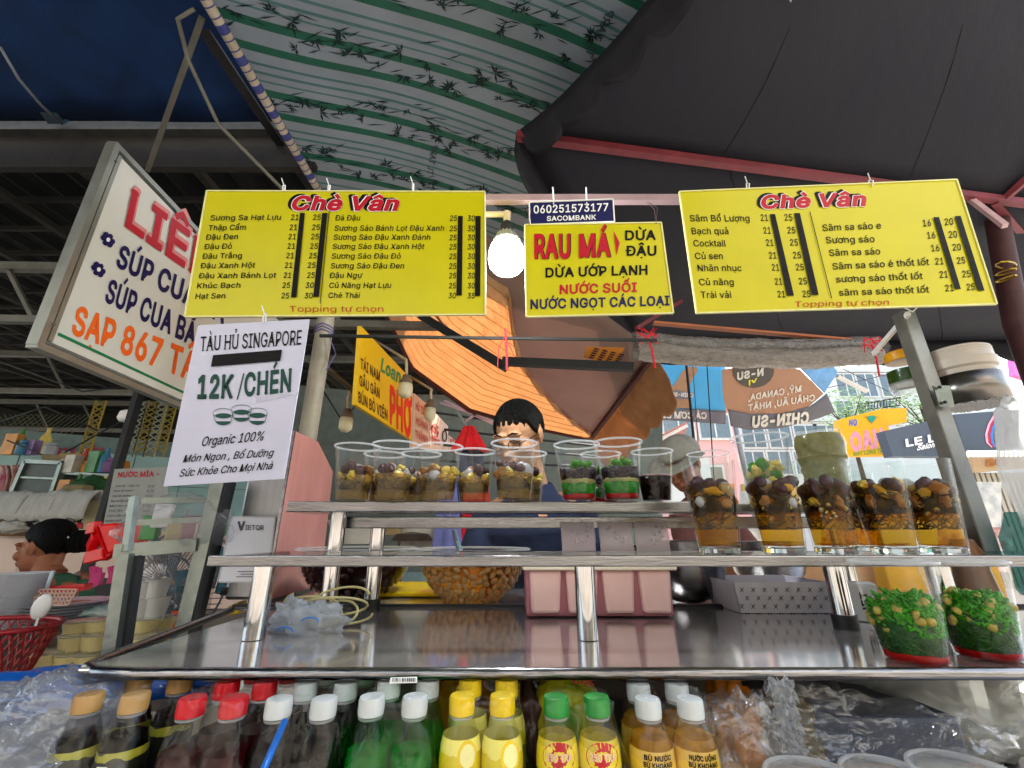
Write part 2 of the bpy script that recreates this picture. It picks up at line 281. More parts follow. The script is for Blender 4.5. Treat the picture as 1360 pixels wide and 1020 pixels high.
    (116, 91, [[26,188,26,37,27,26,31,16,37,9,45,3,55,-1,85,1,81,21,62,20,54,25,51,33,50,188],[3,131,3,152,82,152,82,131]]),
    (117, 164, [[21,152,45,152,47,47,50,37,55,30,62,24,70,21,87,21,100,25,110,33,116,45,118,61,118,152,143,152,143,0,119,0,119,37,123,37,118,24,111,14,103,7,94,2,84,-1,63,-1,46,4,33,16,24,33,22,43]]),
    (118, 156, [[65,0,7,152,34,152,82,8,74,8,90,62,122,152,149,152,91,0]]),
    (119, 227, [[55,0,9,152,35,152,70,17,66,17,82,85,101,152,127,152,161,17,157,17,173,85,192,152,218,152,172,0,147,0,111,135,116,135,79,0]]),
    (120, 151, [[68,68,11,152,40,152,83,82,70,82,93,122,113,152,141,152,83,67,83,86,143,0,115,0,69,73,82,73,59,34,37,0,8,0,69,87]]),
    (121, 156, [[65,-1,7,152,34,152,82,8,73,8,90,62,122,152,149,152,78,-31,66,-48,50,-56,19,-55,25,-34,42,-36,52,-30,60,-14]]),
    (122, 152, [[19,129,19,152,133,152,133,132,50,23,135,23,135,0,17,0,17,18,102,129]]),
    (48, 181, [[76,205,91,206,105,205,118,201,129,194,139,184,147,172,154,158,158,141,161,122,161,81,158,62,154,45,147,31,139,19,129,10,118,3,105,-1,91,-3,76,-1,63,3,52,10,42,19,34,31,28,45,23,62,20,81,20,122,23,141,28,158,34,172,42,184,52,194,64,201],[100,183,91,184,81,183,73,179,65,174,53,157,46,133,44,102,46,71,53,46,65,29,73,24,81,21,91,20,100,21,109,24,116,29,123,37,132,57,137,85,137,118,132,146,123,167,116,174,109,179]]),
    (49, 181, [[34,171,79,203,110,203,110,0,85,0,85,179,34,143],[31,0,31,22,156,22,156,0]]),
    (50, 181, [[90,206,113,203,131,193,144,178,152,159,152,142,145,120,118,84,61,24,61,23,156,23,156,0,26,0,26,19,118,119,126,136,128,156,123,167,115,176,103,182,89,184,75,182,64,175,56,165,51,152,51,145,26,145,30,167,41,185,57,198,67,203]]),
    (51, 181, [[28,181,28,203,149,203,149,184,85,111,85,116,99,116,112,114,123,110,133,105,142,98,148,89,153,79,156,69,156,47,153,36,148,26,133,11,112,1,87,-3,64,0,43,9,28,23,23,32,19,42,17,53,44,53,47,40,55,30,66,24,87,20,103,22,116,28,126,37,131,50,131,65,126,78,117,89,102,97,80,99,63,99,63,120,115,181]]),
    (52, 181, [[16,63,99,203,124,203,43,65,165,65,165,42,16,42],[113,127,137,127,137,0,113,0]]),
    (53, 181, [[27,101,38,203,147,203,147,181,60,181,54,121,71,130,92,133,109,131,125,125,138,114,148,100,154,84,156,65,155,53,152,41,148,30,141,21,133,13,123,6,113,1,101,-2,77,-2,56,4,39,16,28,33,24,52,49,52,52,41,59,31,75,22,88,20,104,23,116,30,126,42,130,57,130,73,125,88,116,100,103,108,87,111,67,107,51,98]]),
    (54, 181, [[101,203,129,203,60,104,58,104,70,118,88,125,106,125,126,118,142,105,152,86,156,63,155,51,152,39,141,20,124,6,114,1,103,-2,78,-2,67,1,57,6,48,12,40,20,34,30,29,40,25,65,28,85,37,107,45,121],[83,106,70,101,59,92,52,79,50,63,52,48,59,34,70,25,83,20,98,20,111,25,122,34,129,47,131,63,129,79,122,91,111,101,98,105]]),
    (55, 181, [[25,181,25,203,156,203,156,179,66,0,39,0,129,181]]),
    (56, 181, [[91,206,113,203,131,194,145,180,152,162,152,142,149,132,144,123,137,116,120,106,134,101,146,91,155,78,160,63,159,43,156,34,151,25,136,10,116,1,91,-3,65,1,45,10,30,25,25,34,22,43,21,63,26,78,35,91,47,101,61,107,52,110,44,116,37,123,32,132,29,142,29,162,36,180,50,194,68,203],[77,182,66,177,58,168,54,157,54,144,58,132,66,123,77,118,97,116,110,120,119,127,126,138,128,150,126,163,120,173,110,180,98,183],[82,94,68,89,56,81,49,69,46,55,49,42,56,32,67,24,82,20,99,20,114,24,125,32,132,42,135,55,132,69,125,81,113,89,99,94]]),
    (57, 181, [[78,205,67,202,48,191,34,175,29,164,26,153,26,129,33,108,46,92,65,81,93,78,111,85,123,99,121,99,52,0,80,0,136,83,149,108,155,129,155,151,152,163,147,174,141,183,133,191,124,198,114,202,103,205],[83,183,70,178,59,169,52,156,50,141,52,125,59,112,70,103,83,98,98,98,111,103,122,112,129,125,131,140,129,156,122,169,112,178,98,183]]),
    (47, 100, [[6,-31,71,213,94,213,28,-31]]),
    (37, 270, [[70,207,86,204,98,197,106,186,110,172,110,148,106,134,97,123,86,116,70,113,55,116,43,123,35,134,30,148,30,172,35,186,43,197,55,204],[53,0,193,203,216,203,76,0],[64,188,59,186,53,177,51,149,55,138,59,134,70,131,81,134,87,143,89,171,85,182,81,186,77,188],[200,90,216,87,228,80,236,69,240,55,240,31,236,17,228,6,216,-1,200,-4,185,-1,173,6,165,17,161,31,161,55,165,69,173,80,185,87],[194,71,189,69,183,60,182,32,186,21,189,17,200,14,212,17,218,26,219,54,215,65,212,69,207,71]]),
    (44, 75, [[15,-48,27,28,55,28,34,-48]]),
    (46, 75, [[38,35,47,32,54,26,56,16,54,7,47,1,38,-2,29,1,22,7,20,16,22,26,29,32]]),
    (45, 181, [[46,75,46,98,135,98,135,75]]),
    (40, 109, [[71,216,94,216,76,171,65,125,60,83,64,46,75,6,94,-38,71,-38,51,2,40,42,36,83,40,129,53,176]]),
    (41, 109, [[15,216,39,216,57,176,69,129,74,83,70,42,58,1,39,-38,15,-38,39,21,47,59,48,96,42,141,28,187]]),
    (38, 179, [[80,205,98,203,113,195,123,184,129,170,128,150,117,130,102,117,76,120,58,145,55,160,58,172,67,181,81,184,93,182,102,173,105,162,100,147,86,134,28,88,19,76,14,62,15,43,22,25,35,10,54,1,79,-3,99,0,118,7,133,19,152,43,161,67,163,90,140,90,137,70,131,52,55,110,35,138,31,152,31,168,36,183,47,195,62,203],[82,114,175,0],[61,101,146,0,62,87,44,70,39,59,39,46,44,35,52,26,63,21,77,19,93,21,108,28,120,38,126,45]]),
]
GL = {chr(code): (adv * .0025, [[(l[i] * .0025, l[i + 1] * .0025) for i in range(0, len(l), 2)] for l in loops]) for code, adv, loops in GLYPHS}
CAPH = max(y for l in GL['H'][1] for x, y in l); XH = max(y for l in GL['x'][1] for x, y in l) / CAPH
for ch in GL: GL[ch] = (GL[ch][0] / CAPH, [[(x / CAPH, y / CAPH) for x, y in l] for l in GL[ch][1]])
def ribbon(pts, w, closed):
    out = []; n = len(pts)
    for i in range(n if closed else n - 1):
        a, b = pts[i], pts[(i + 1) % n]; dx, dy = b[0] - a[0], b[1] - a[1]; l = math.hypot(dx, dy) or 1e-9
        dx, dy = dx / l, dy / l; nx, ny = -dy * w / 2, dx * w / 2; e = w * .32
        out.append([(a[0] - dx * e + nx, a[1] - dy * e + ny), (a[0] - dx * e - nx, a[1] - dy * e - ny), (b[0] + dx * e - nx, b[1] + dy * e - ny), (b[0] + dx * e + nx, b[1] + dy * e + ny)])
    return out
def inside(a, b):
    for x, y in a:
        c = False
        for i in range(len(b)):
            (x0, y0), (x1, y1) = b[i - 1], b[i]
            if (y0 > y) != (y1 > y) and x < (x1 - x0) * (y - y0) / (y1 - y0) + x0: c = not c
        if not c: return False
    return True
def glyph_polys(text, bold=0., serif=False, track=0., mark=None):
    """list of (polygon, layer) with cap height 1, and the total advance"""
    out = []; x = 0.; mw = mark or (.09 + bold * .8)
    for ch in text:
        if ch == ' ': x += .38; continue
        bar = ch in 'Đđ'; base = {'Đ': 'D', 'đ': 'd'}.get(ch, ch); d = unicodedata.normalize('NFD', base); b0, marks = d[0], d[1:]
        if b0 not in GL: x += .3; continue
        adv, L = GL[b0]; up = b0.isupper() or b0.isdigit(); top = 1. if up else XH
        if b0 in 'bdfhklt' : top = 1.
        dot = b0 in 'ij' and any(m in '\u0300\u0301\u0303\u0309\u0302' for m in marks)
        Ls = [[(px + x, py) for px, py in l] for l in L if not (dot and min(q[1] for q in l) > XH * 1.05)]
        allp = [q for l in Ls for q in l]
        for oi, l in enumerate(Ls):
            if any(k != oi and inside(l, m) for k, m in enumerate(Ls)): continue
            grp = [l] + [m for k, m in enumerate(Ls) if k != oi and inside(m, l)]; gp = [q for m in grp for q in m]
            out += [([gp[i] for i in t], 0 + .4 * oi) for t in tessellate_polygon([[Vector((px, py, 0)) for px, py in m] for m in grp])]
        if bold:
            for l in Ls: out += [(r, 1) for r in ribbon(l, bold, True)]
        if serif:
            for l in Ls:
                n = len(l)
                for i in range(n):
                    a, c = l[i], l[(i + 1) % n]; wd = abs(a[0] - c[0])
                    if abs(a[1] - c[1]) < .012 and .08 < wd < .26 and (a[1] < .03 or a[1] > top - .03):
                        x0, x1 = min(a[0], c[0]) - .085, max(a[0], c[0]) + .085; y = a[1]; s_ = .05 if y < .5 else -.05
                        out.append(([(x0, y), (x1, y), (x1, y + s_), (x0, y + s_)], 2))
        xs = [q[0] for q in allp]; cx = (min(xs) + max(xs)) / 2; wd = max(xs) - min(xs)
        y = top + .13 + bold * .3; st = []
        if bar: yb = .52 if ch == 'Đ' else .86; st.append([(min(xs) - .1, yb), (min(xs) + .34, yb)] if ch == 'Đ' else [(max(xs) - .42, yb), (max(xs) + .1, yb)])
        if '\u031b' in marks: st.append([(max(xs) - .06, top - .06), (max(xs) + .1, top - .02), (max(xs) + .13, top + .13)])
        if '\u0302' in marks: st.append([(cx - .2, y), (cx, y + .16), (cx + .2, y)]); y += .16; cx += .2 if any(m in marks for m in '\u0301\u0300\u0309') else 0
        if '\u0306' in marks: st.append([(cx - .18, y + .14), (cx - .1, y + .02), (cx + .1, y + .02), (cx + .18, y + .14)]); y += .18
        if '\u0301' in marks: st.append([(cx - .07, y), (cx + .1, y + .2)])
        if '\u0300' in marks: st.append([(cx + .07, y), (cx - .1, y + .2)])
        if '\u0309' in marks: st.append([(cx - .08, y + .2), (cx + .07, y + .2), (cx + .07, y + .11), (cx, y + .07), (cx, y)])
        if '\u0303' in marks: st.append([(cx - .2, y + .03), (cx - .08, y + .12), (cx + .08, y + .04), (cx + .2, y + .13)])
        if '\u0323' in marks: out.append(([(cx - .08, -.32), (cx + .08, -.32), (cx + .08, -.17), (cx - .08, -.17)], 3))
        for q in st: out += [(r, 3) for r in ribbon(q, mw, False)]
        x += adv + track + bold * .5
    return out, x
def letters(mb, pl, text, a, b, h, h1=None, up=(0, -1), up1=None, bold=0., shear=0., serif=False, off=.0015, track=0., grow=0., mirror=False):
    """lettering fitted between two baseline points, on plane pl; h = cap height"""
    polys, wd = glyph_polys(text, bold + grow, serif, track)
    h1 = h1 or h; up1 = up1 or up
    for k, (p, lay) in enumerate(polys):
        vs = []
        for x, y in p:
            s = (x + shear * y) / wd
            if mirror: s = 1 - s
            hh = lerp(h, h1, s); ux, uy = lerp(up[0], up1[0], s), lerp(up[1], up1[1], s)
            vs.append(pl.on(lerp(a[0], b[0], s) + ux * y * hh, lerp(a[1], b[1], s) + uy * y * hh, off + lay * 6e-5 + (k % 7) * 1.2e-5))
        mb.poly(*vs)
def zm(ox, oy, sc): return lambda x, y: (ox + x / sc, oy + y / sc)

# ================================================================ materials in use
STEEL = mat('stainless_steel', (.25, .25, .26), .2, 1., var=.35, scale=4, bump=.12, bscale=30, stretch=(1, 14, 14))
STEEL_D = mat('worn_steel', (.28, .28, .285), .34, 1., var=.2, scale=9, bump=.1, bscale=60)
CHROME = mat('chrome', (.46, .46, .47), .1, 1., var=.12, scale=20)
MIRROR = mat('polished_deck', (.62, .58, .56), .10, .8, var=.16, scale=5, bump=.012, bscale=18)
YEL = mat('yellow_plastic_sheet', '#C4BD00', .3, var=.1, scale=3, bump=.04, bscale=5, spec=.3)
YEDGE = mat('pale_sheet_edge', '#E3E1A0', .5)
BLK = mat('black_print', '#08080C', .6, var=.05, spec=.2)
RED = mat('red_print', '#B50A26', .45, var=.06)
WHT = mat('white_print', '#EDEFEE', .5, var=.04)
NAVY = mat('navy_print', '#121250', .5, var=.06)
ORG = mat('orange_print', '#F0681C', .5, var=.06)
THIN = mat('orange_red_print', '#B03010', .5, var=.05)
GRN = mat('green_print', '#0A7A4E', .5, var=.06)
DGRN = mat('bottle_green_print', '#0E4038', .5, var=.08)
TIE = mat('white_nylon', '#E4E6E4', .4)
TAPE = mat('black_tape', '#070709', .6, var=.2, bump=.08, spec=.2)
CLEAR = film('clear_cup_plastic', (.975, .98, .98), 1.5, .05, bump=.12, bscale=60, head_on=.22)
RIMC = film('cup_rim_plastic', (.93, .94, .95), 1.6, .12, body=.35, bcol=(.85, .88, .9))
GLASS = film('thick_glass', (.96, .975, .965), 1.5, .02, bump=.12, bscale=40, head_on=.2)
GBASE = mat('glass_base', (.9, .95, .93), .03, trans=.95, var=.02)
WRAP = film('shrink_wrap', (.98, .98, .98), 1.5, .03, bump=.9, bscale=22, head_on=.5, body=0, bcol=(.8, .82, .85), stretch=(1, 1, .35))
BAGF = film('crumpled_bag_film', (.95, .96, .97), 1.9, .05, bump=1., bscale=38, head_on=.8, body=.07, bcol=(.8, .82, .85))
DARKMETAL = mat('painted_dark_steel', '#262729', .6, var=.3, scale=10, bump=.15)
GREYMETAL = mat('dusty_grey_steel', '#6B6A62', .6, .3, var=.3, scale=9, bump=.15)
MAROON = mat('maroon_paint', '#6E2B33', .5, var=.3, scale=12, bump=.1)
ASPH = mat('street_surface', '#A09A90', .85, var=.25, scale=.6, bump=.3, bscale=30)

# ================================================================ ground
g = MB().grid(lambda u, v: Vector((-150 + 300 * u, -60 + 360 * v, 0)), 6, 6)
g.build('ground', ASPH, kind='structure')
g = MB().box((-3.2, 4, .012), (5.8, 9, .02)); g.build('floor', mat('market_floor_tile', '#5B564E', .5, var=.3, scale=3, bump=.1), kind='structure')

# ================================================================ canopies overhead
# striped tarpaulin over the stall
TA = math.radians(18.8)
def tarp_h(x, y):
    t = max(0, y - 1.5)
    return 2.0 - .10 * t - .02 * t * t + .05 * math.sin(x * 2.1 + y * 1.3) + .03 * nz(x * 1.3, y * 1.3, 3.)
def tarp_pt(u, v):
    y = lerp(-1.6, 2.85, v); xl = lerp(-1.36, -1.12, v); xr = lerp(1.0, 1.15, v)  # sheet carried back unseen past the viewer to cut front light
    x = lerp(xl, xr, u); return W(x, y, tarp_h(x, y))
def striped(name):
    m = bpy.data.materials.new(name); m.use_nodes = True; nt = m.node_tree; b = nt.nodes['Principled BSDF']; b.inputs['Roughness'].default_value = .55
    L = nt.links.new; tc = nt.nodes.new('ShaderNodeTexCoord'); mp = nt.nodes.new('ShaderNodeMapping'); mp.inputs['Rotation'].default_value = (0, 0, -TA)
    L(tc.outputs['Object'], mp.inputs[0]); sp = nt.nodes.new('ShaderNodeSeparateXYZ'); L(mp.outputs[0], sp.inputs[0])
    def math_(op, a, bb):
        n = nt.nodes.new('ShaderNodeMath'); n.operation = op
        for i, q in enumerate((a, bb)):
            if isinstance(q, (int, float)): n.inputs[i].default_value = q
            elif q is not None: L(q, n.inputs[i])
        return n.outputs[0]
    ph = math_('FRACT', math_('MULTIPLY', sp.outputs[1], 1 / .32), None)
    cr = nt.nodes.new('ShaderNodeValToRGB'); cr.color_ramp.interpolation = 'CONSTANT'
    wc, gc, mc = hexc('#8A95A2'), hexc('#1E5E4E'), hexc('#4C7678'); stops = [(0, wc), (.16, gc), (.27, wc), (.42, mc), (.46, wc), (.55, mc), (.59, wc), (.68, mc), (.71, wc), (.82, gc), (.94, wc)]
    el = cr.color_ramp.elements; el[0].color = (*wc, 1); el[1].position = .16; el[1].color = (*gc, 1)
    for p_, c in stops[2:]: e = el.new(p_); e.color = (*c, 1)
    L(ph, cr.inputs[0])
    n = nt.nodes.new('ShaderNodeTexNoise'); n.inputs['Scale'].default_value = 4; n.inputs['Detail'].default_value = 6; L(tc.outputs['Object'], n.inputs['Vector'])
    mr = nt.nodes.new('ShaderNodeMapRange'); mr.inputs[3].default_value = .72; mr.inputs[4].default_value = 1.08; L(n.outputs[0], mr.inputs[0])
    mx = nt.nodes.new('ShaderNodeMix'); mx.data_type = 'RGBA'; mx.blend_type = 'MULTIPLY'; mx.inputs[0].default_value = 1
    L(cr.outputs[0], mx.inputs[6]); L(mr.outputs[0], mx.inputs[7]); L(mx.outputs[2], b.inputs['Base Color'])
    wv = nt.nodes.new('ShaderNodeTexNoise'); wv.inputs['Scale'].default_value = 7; L(tc.outputs['Object'], wv.inputs['Vector'])
    bp = nt.nodes.new('ShaderNodeBump'); bp.inputs['Strength'].default_value = .35; bp.inputs['Distance'].default_value = .03; L(wv.outputs[0], bp.inputs['Height']); L(bp.outputs[0], b.inputs['Normal'])
    t = nt.nodes.new('ShaderNodeBsdfTranslucent'); L(mx.outputs[2], t.inputs[0]); ms = nt.nodes.new('ShaderNodeMixShader'); ms.inputs[0].default_value = .1
    L(b.outputs[0], ms.inputs[1]); L(t.outputs[0], ms.inputs[2]); L(ms.outputs[0], nt.nodes['Material Output'].inputs[0]); return m
tarp = thing('striped_tarpaulin', 'green and white striped tarpaulin printed with bamboo, stretched over the stall', 'tarpaulin', W(0, 2.6, 1.7))
MB().grid(tarp_pt, 60, 60).build('tarp_sheet', striped('striped_tarp'), tarp, smooth='all', solid=.003)
mb = MB(); rs = random.Random(4); ct, st_ = math.cos(TA), math.sin(TA)
def leaf(cx, cy, a, l, w):
    q = []
    for t, s in ((0, 0), (.45, 1), (1, 0), (.45, -1)):
        x = cx + math.cos(a) * l * t - math.sin(a) * w * s; y = cy + math.sin(a) * l * t + math.cos(a) * w * s; q.append(W(x, y, tarp_h(x, y) - .0045))
    mb.poly(*q)
for row in range(-4, 17):
    for k in range(56):
        s = -1.5 + k * .058 + rs.uniform(-.05, .05); t = row * .32 + rs.choice((.14, .19, .24)) + rs.uniform(-.03, .03)
        x, y = s * ct - t * st_, s * st_ + t * ct
        if not (.5 < y < 2.75 and -1.18 < x < 1.0): continue
        a0 = rs.uniform(0, 6.28); n = rs.randint(5, 8); L = rs.uniform(.026, .058)
        for j in range(n): leaf(x, y, a0 + rs.uniform(-.25, .25) + j * 3.9 / n, L * rs.uniform(.6, 1.1), L * .1)
        for j in range(3):                                     # stem joints
            leaf(x + rs.uniform(-.09, .09), y + rs.uniform(-.04, .04), rs.uniform(-.4, .5), rs.uniform(.05, .11), .003)
mb.build('bamboo_print', mat('bamboo_ink', '#142C2C', .6, var=.3), tarp, kind='stuff')
mb = MB()
for cx, cy in ((.02, 1.15), (.33, 1.36), (-.62, 1.12), (-.12, 2.3), (.36, 2.4), (-.5, 2.0)):
    pl = Plane(W(cx, cy, tarp_h(cx, cy) - .02), (0, 0, -1)); o = W(cx, cy, tarp_h(cx, cy))
    polys, wd = glyph_polys('TL TARP', .05, True)
    for p_, lay in polys:
        mb.poly(*[(lambda a, b_: W(a, b_, tarp_h(a, b_) - .005 - lay * 4e-4))(cx + (y * .034) * ct - x * .034 * -st_, cy + y * .034 * st_ - x * .034 * ct) for x, y in p_])
mb.build('lettering', mat('grey_ink', '#3E4A52', .6), tarp)

# fabric-wrapped pole along the tarp edge
pole = thing('awning_pole', 'beige pole with blue striped cloth sleeve running along the tarpaulin edge', 'pole', P(262, 0, 1.05))
a, b = P(250, -40, 1.0), P(436, 275, 2.1)
MB().tube([a, b], .021, 14).build('pole_tube', mat('beige_sleeve', '#A79C8D', .7, var=.25, bump=.2), pole, smooth=True)
for k in range(9):
    t = .06 + k * .105
    for dt, w, mt in ((0, .045, 'blue_band'), (.036, .006, 'blue_line'), (-.036, .006, 'blue_line')):
        MB().tube([a.lerp(b, t + dt - w / 3), a.lerp(b, t + dt + w / 3)], .0222, 14).build('sleeve_band', mat('blue_band', '#3A3F78', .7, var=.2), pole, smooth=True)

# black gazebo canopy
BLACKC = mat('charcoal_canvas', '#1A1A23', .8, var=.3, scale=2.2, bump=.5, bscale=7)
gz = thing('black_gazebo_canopy', 'charcoal canvas canopy with scalloped edge on a maroon steel frame', 'canopy', W(1.5, 1.6, 1.8))
c0, c1 = P(686, 176, 1.45), P(1330, 262, 1.85)
z0 = c0.z
def near_slope(u, v):
    e = c0.lerp(c1, u * 1.25); far = P(lerp(868, 1560, u), lerp(-10, -60, u), 1.0 + .25 * u); d = far - e
    q = e + d * v * 3.2; q.z -= .05 * math.sin(math.pi * min(1, v * 3.2)) - .012 * nz(u * 4, v * 9); return q  # unseen run overhead, stretched to cut front light
MB().grid(near_slope, 24, 24).build('canopy_near_slope', BLACKC, gz, smooth='all', solid=.003)
def far_slope(u, v):
    e = c0.lerp(c1, u * 1.3); f = P(lerp(850, 1500, u), 452, 3.4); q = e.lerp(f, v); q.z -= .05 * math.sin(math.pi * v) - .012 * nz(u * 5, v * 4, 9); return q
MB().grid(far_slope, 24, 16).build('canopy_far_slope', BLACKC, gz, smooth='all', solid=.003)
# hanging scalloped valance of the near edge (side facing the tarpaulin)
def valance(name, base, drop, n, per, d, mt, parent, sharp=0):
    m_ = MB()
    def fn(u, v):
        q = base(u); s = abs(math.sin(math.pi * u * per)); k = drop * (.55 + .45 * s ** .5)
        return q + Vector(d) * k * v + Vector((0, .012 * math.sin(u * 40), 0)) * v
    m_.grid(fn, n, 4); return m_.build(name, mt, parent, smooth='all', solid=.002)
nl = [Vector(near_slope(0, t * .45)) for t in [i / 20 for i in range(21)]]
def base_left(u):
    t = u * 20; i = min(19, int(t)); return nl[i].lerp(nl[i + 1], t - i)
valance('valance', base_left, .17, 160, 5, (.45, .05, -.88), mat('black_valance', '#14141B', .7, var=.15), gz)
fe = [far_slope(i / 40, 1) for i in range(41)]
def base_far(u):
    t = u * 40; i = min(39, int(t)); return fe[i].lerp(fe[i + 1], t - i)
valance('valance', base_far, .23, 200, 7, (0, 0, -1), mat('black_valance', '#14141B'), gz)
ls = [far_slope(0, i / 10) for i in range(11)]
valance('valance', lambda u: ls[min(9, int(u * 10))].lerp(ls[min(9, int(u * 10)) + 1], u * 10 - min(9, int(u * 10))), .2, 60, 4, (-.1, 0, -1), mat('black_valance', '#14141B'), gz)
for u_ in (.3, .62):
    MB().tube([near_slope(u_, k / 24 * .5) + Vector((0, 0, -.002)) for k in range(13)], .0018, 5).build('canopy_seam', mat('black_valance', '#14141B'), gz, smooth='all')
    MB().tube([far_slope(u_, k / 12) + Vector((0, 0, -.004)) for k in range(13)], .0035, 5).build('canopy_seam', mat('black_valance', '#14141B'), gz, smooth='all')
MB().bar(c0 + Vector((0, 0, -.02)), c0.lerp(c1, 1.25) + Vector((0, 0, -.02)), .035).build('frame_bar', MAROON, gz)
q = c0.lerp(c1, 1.0)
MB().bar(q + Vector((0, 0, -.02)), q + Vector((.55, -.75, .55)), .03).build('frame_bar', MAROON, gz)
MB().bar(q + Vector((-.05, 0, -.03)), P(1420, 380, 2.7), .03).build('frame_bar', MAROON, gz)
MB().bar(P(1072, 235, 1.85), P(1010, 300, 2.6), .028).build('frame_bar', MAROON, gz)
MB().bar(P(905, 400, 2.3), P(845, 436, 2.1), .02).build('frame_bar', MAROON, gz)
MB().bar(P(1270, 250, 1.9), P(1335, 300, 1.7), .022).build('frame_strut', mat('pink_white_paint', '#C9A9AE', .5, var=.15), gz)
gp = thing('gazebo_post', 'round maroon-brown post with wire twisted round it beside the menu board', 'post', Vector((P(1330, 400, 2.0).x, 2.0, 0)))
MB().tube([P(1316, 250, 2.0), P(1350, 430, 1.95), Vector((P(1376, 560, 1.95).x, 1.95, 0))], .05, 14).build('post_tube', mat('rusty_post', '#43292B', .6, var=.4, bump=.2), gp, smooth=True)
mb = MB()
for k in range(3):
    mb.tube([P(1336 + 14 * math.cos(t * .7 + k), 352 + k * 9 + 5 * math.sin(t * .7), 1.9 + .05 * math.sin(t * .7)) for t in range(10)], .004, 6)
mb.build('twisted_wire', mat('brass_wire', '#A58A2C', .4, .8), gp)

# orange awning in the depth of the stall
OR1 = mat('orange_ribbed_awning', '#DFB68C', .6, var=.12, scale=8, transl=.5)
OR2 = mat('beige_awning', '#9A8078', .7, var=.12, scale=3, transl=.35)
aw = thing('orange_awning', 'orange ribbed fabric awning with scalloped edge above the vendor', 'awning', P(700, 500, 3.0))
A10, A11 = P(784, 583, 3.6), P(872, 468, 2.35)
BC = [P(500, 392, 3.9), P(548, 490, 3.9), P(622, 544, 3.85), P(704, 567, 3.7), P(784, 583, 3.6)]
def pline(L, u): u = min(.9999, max(0, u)) * (len(L) - 1); i = int(u); return L[i].lerp(L[i + 1], u - i)
def awp(u, v): return pline(BC, u).lerp(P(620, 300, 2.3).lerp(A11, u), v)
def aw_w(u): return .86 if u < .35 else lerp(.86, .50, (u - .35) / .25) if u < .6 else lerp(.50, .06, (u - .6) / .4)
def aw_o(u, v):
    q = awp(u, v * aw_w(u)); q.z += .02 * math.sin(v * aw_w(u) * 118); return q
MB().grid(aw_o, 30, 240).build('ribbed_panel', OR1, aw, smooth='all', solid=.003)
RIB_SHADE = mat('awning_seam', '#B98A5A', .8, var=.2)  # dark cords added to stand in for shading along the ribs
for k in range(16):
    t = (k + .75) * 6.2832 / 118; us = [i / 40 for i in range(41) if t < aw_w(i / 40)]
    if len(us) > 2: MB().tube([awp(u, t) + Vector((0, 0, -.022)) for u in us], .0026, 5).build('seam_cord', RIB_SHADE, aw, smooth='all')
def aw_b(u, v):
    q = awp(u, lerp(aw_w(u) - .03, 1, v)); q.z += .02 + .02 * nz(u * 5, v * 4); return q
MB().grid(aw_b, 24, 12).build('plain_panel', OR2, aw, smooth='all', solid=.003)
def aw_side(u, v):
    q = A10.lerp(A11, u); d = Vector((.14, .12, -.28)) * (.85 + .12 * abs(math.sin(u * math.pi * 7)) ** .5) * (1.1 if u > .1 else .7 + 4 * u)
    q = q + d * v; q += Vector((.006 * math.sin(v * 9 + u * 3), 0, 0)); return q
MB().grid(aw_side, 84, 20).build('valance', mat('brown_orange_valance', '#A87C56', .6, var=.2, scale=12, transl=.4), aw, smooth='all', solid=.003)
MB().tube(BC, .022, 8).build('frame_bar', mat('brown_frame', '#4A2622', .6, var=.2), aw)
MB().bar(A10, A11, .03).build('frame_bar', mat('brown_frame', '#4A2622'), aw)
MB().bar(P(560, 420, 3.0), P(672, 488, 2.7), .06).build('frame_bar', DARKMETAL, aw)
MB().bar(P(668, 480, 2.6), P(842, 488, 2.4), .05).build('frame_bar', DARKMETAL, aw)
pl = Plane.three(P(775, 462, 2.42), P(830, 462, 2.36), P(800, 485, 2.5))
mb = MB(); mb.poly(*[pl.on(x, y, .004) for x, y in ((779, 460), (830, 461), (818, 485), (775, 474))]); mb.build('sticker', mat('sticker_orange', '#C07A2C', .5), aw)
mb = MB()
for k in range(20): x_, y_ = 782 + (k % 4) * 11 + (k // 4) * 1.8, 474 + (k % 4) * 2.4 - (k // 4) * 2.8; mb.slab([pl.on(x_, y_, .008), pl.on(x_ + 6, y_ + 1.4, .008), pl.on(x_ + 6.8, y_ - .4, .008), pl.on(x_ + .8, y_ - 1.8, .008)], pl.n * .0005)
mb.build('sticker_print', mat('sticker_ink', '#3C2030', .5), aw)

# ================================================================ menu boards
def board(name, label, cat, pl, corners, m, thick=.004, group=None, edge=None):
    pts = [pl.on(x, y) for x, y in corners]; c = sum(pts, Vector()) / 4; c.z = min(p.z for p in pts)
    t = thing(name, label, cat, c, group)
    MB().slab(pts[::-1], -pl.n * thick).build('panel', m, t)
    if edge:
        for i in range(len(pts)):
            a, b = pts[i], pts[(i + 1) % len(pts)]; MB().bar(a, b, .0035, thick + .002, up=pl.n).build('edge_strip', edge, t)
    return t
def words(t, pl, rows, m, name='lettering'):
    mb = MB()
    for r in rows:
        kw = dict(r[4]) if len(r) > 4 else {}
        letters(mb, pl, r[0], r[1], r[2], r[3], **kw)
    return mb.build(name, m, t)
def strip(t, pl, quad, m, name='price_tape', off=.0028):
    mb = MB().slab([pl.on(x, y, off) for x, y in quad], pl.n * .0004); return mb.build(name, m, t)
def ties(t, pl, spots, thick=.007):
    for x, y in spots:
        p = pl.on(x, y + 5, .002); mb = MB()
        mb.tube([p, p + Vector((.001, -.006, .014)), p + Vector((0, .004, .026)), p + Vector((0, .008, .006))], .0019, 6)
        mb.tube([p + Vector((0, 0, .02)), p + Vector((-.007, -.006, .04))], .0014, 5)
        mb.build('zip_tie', TIE, t)
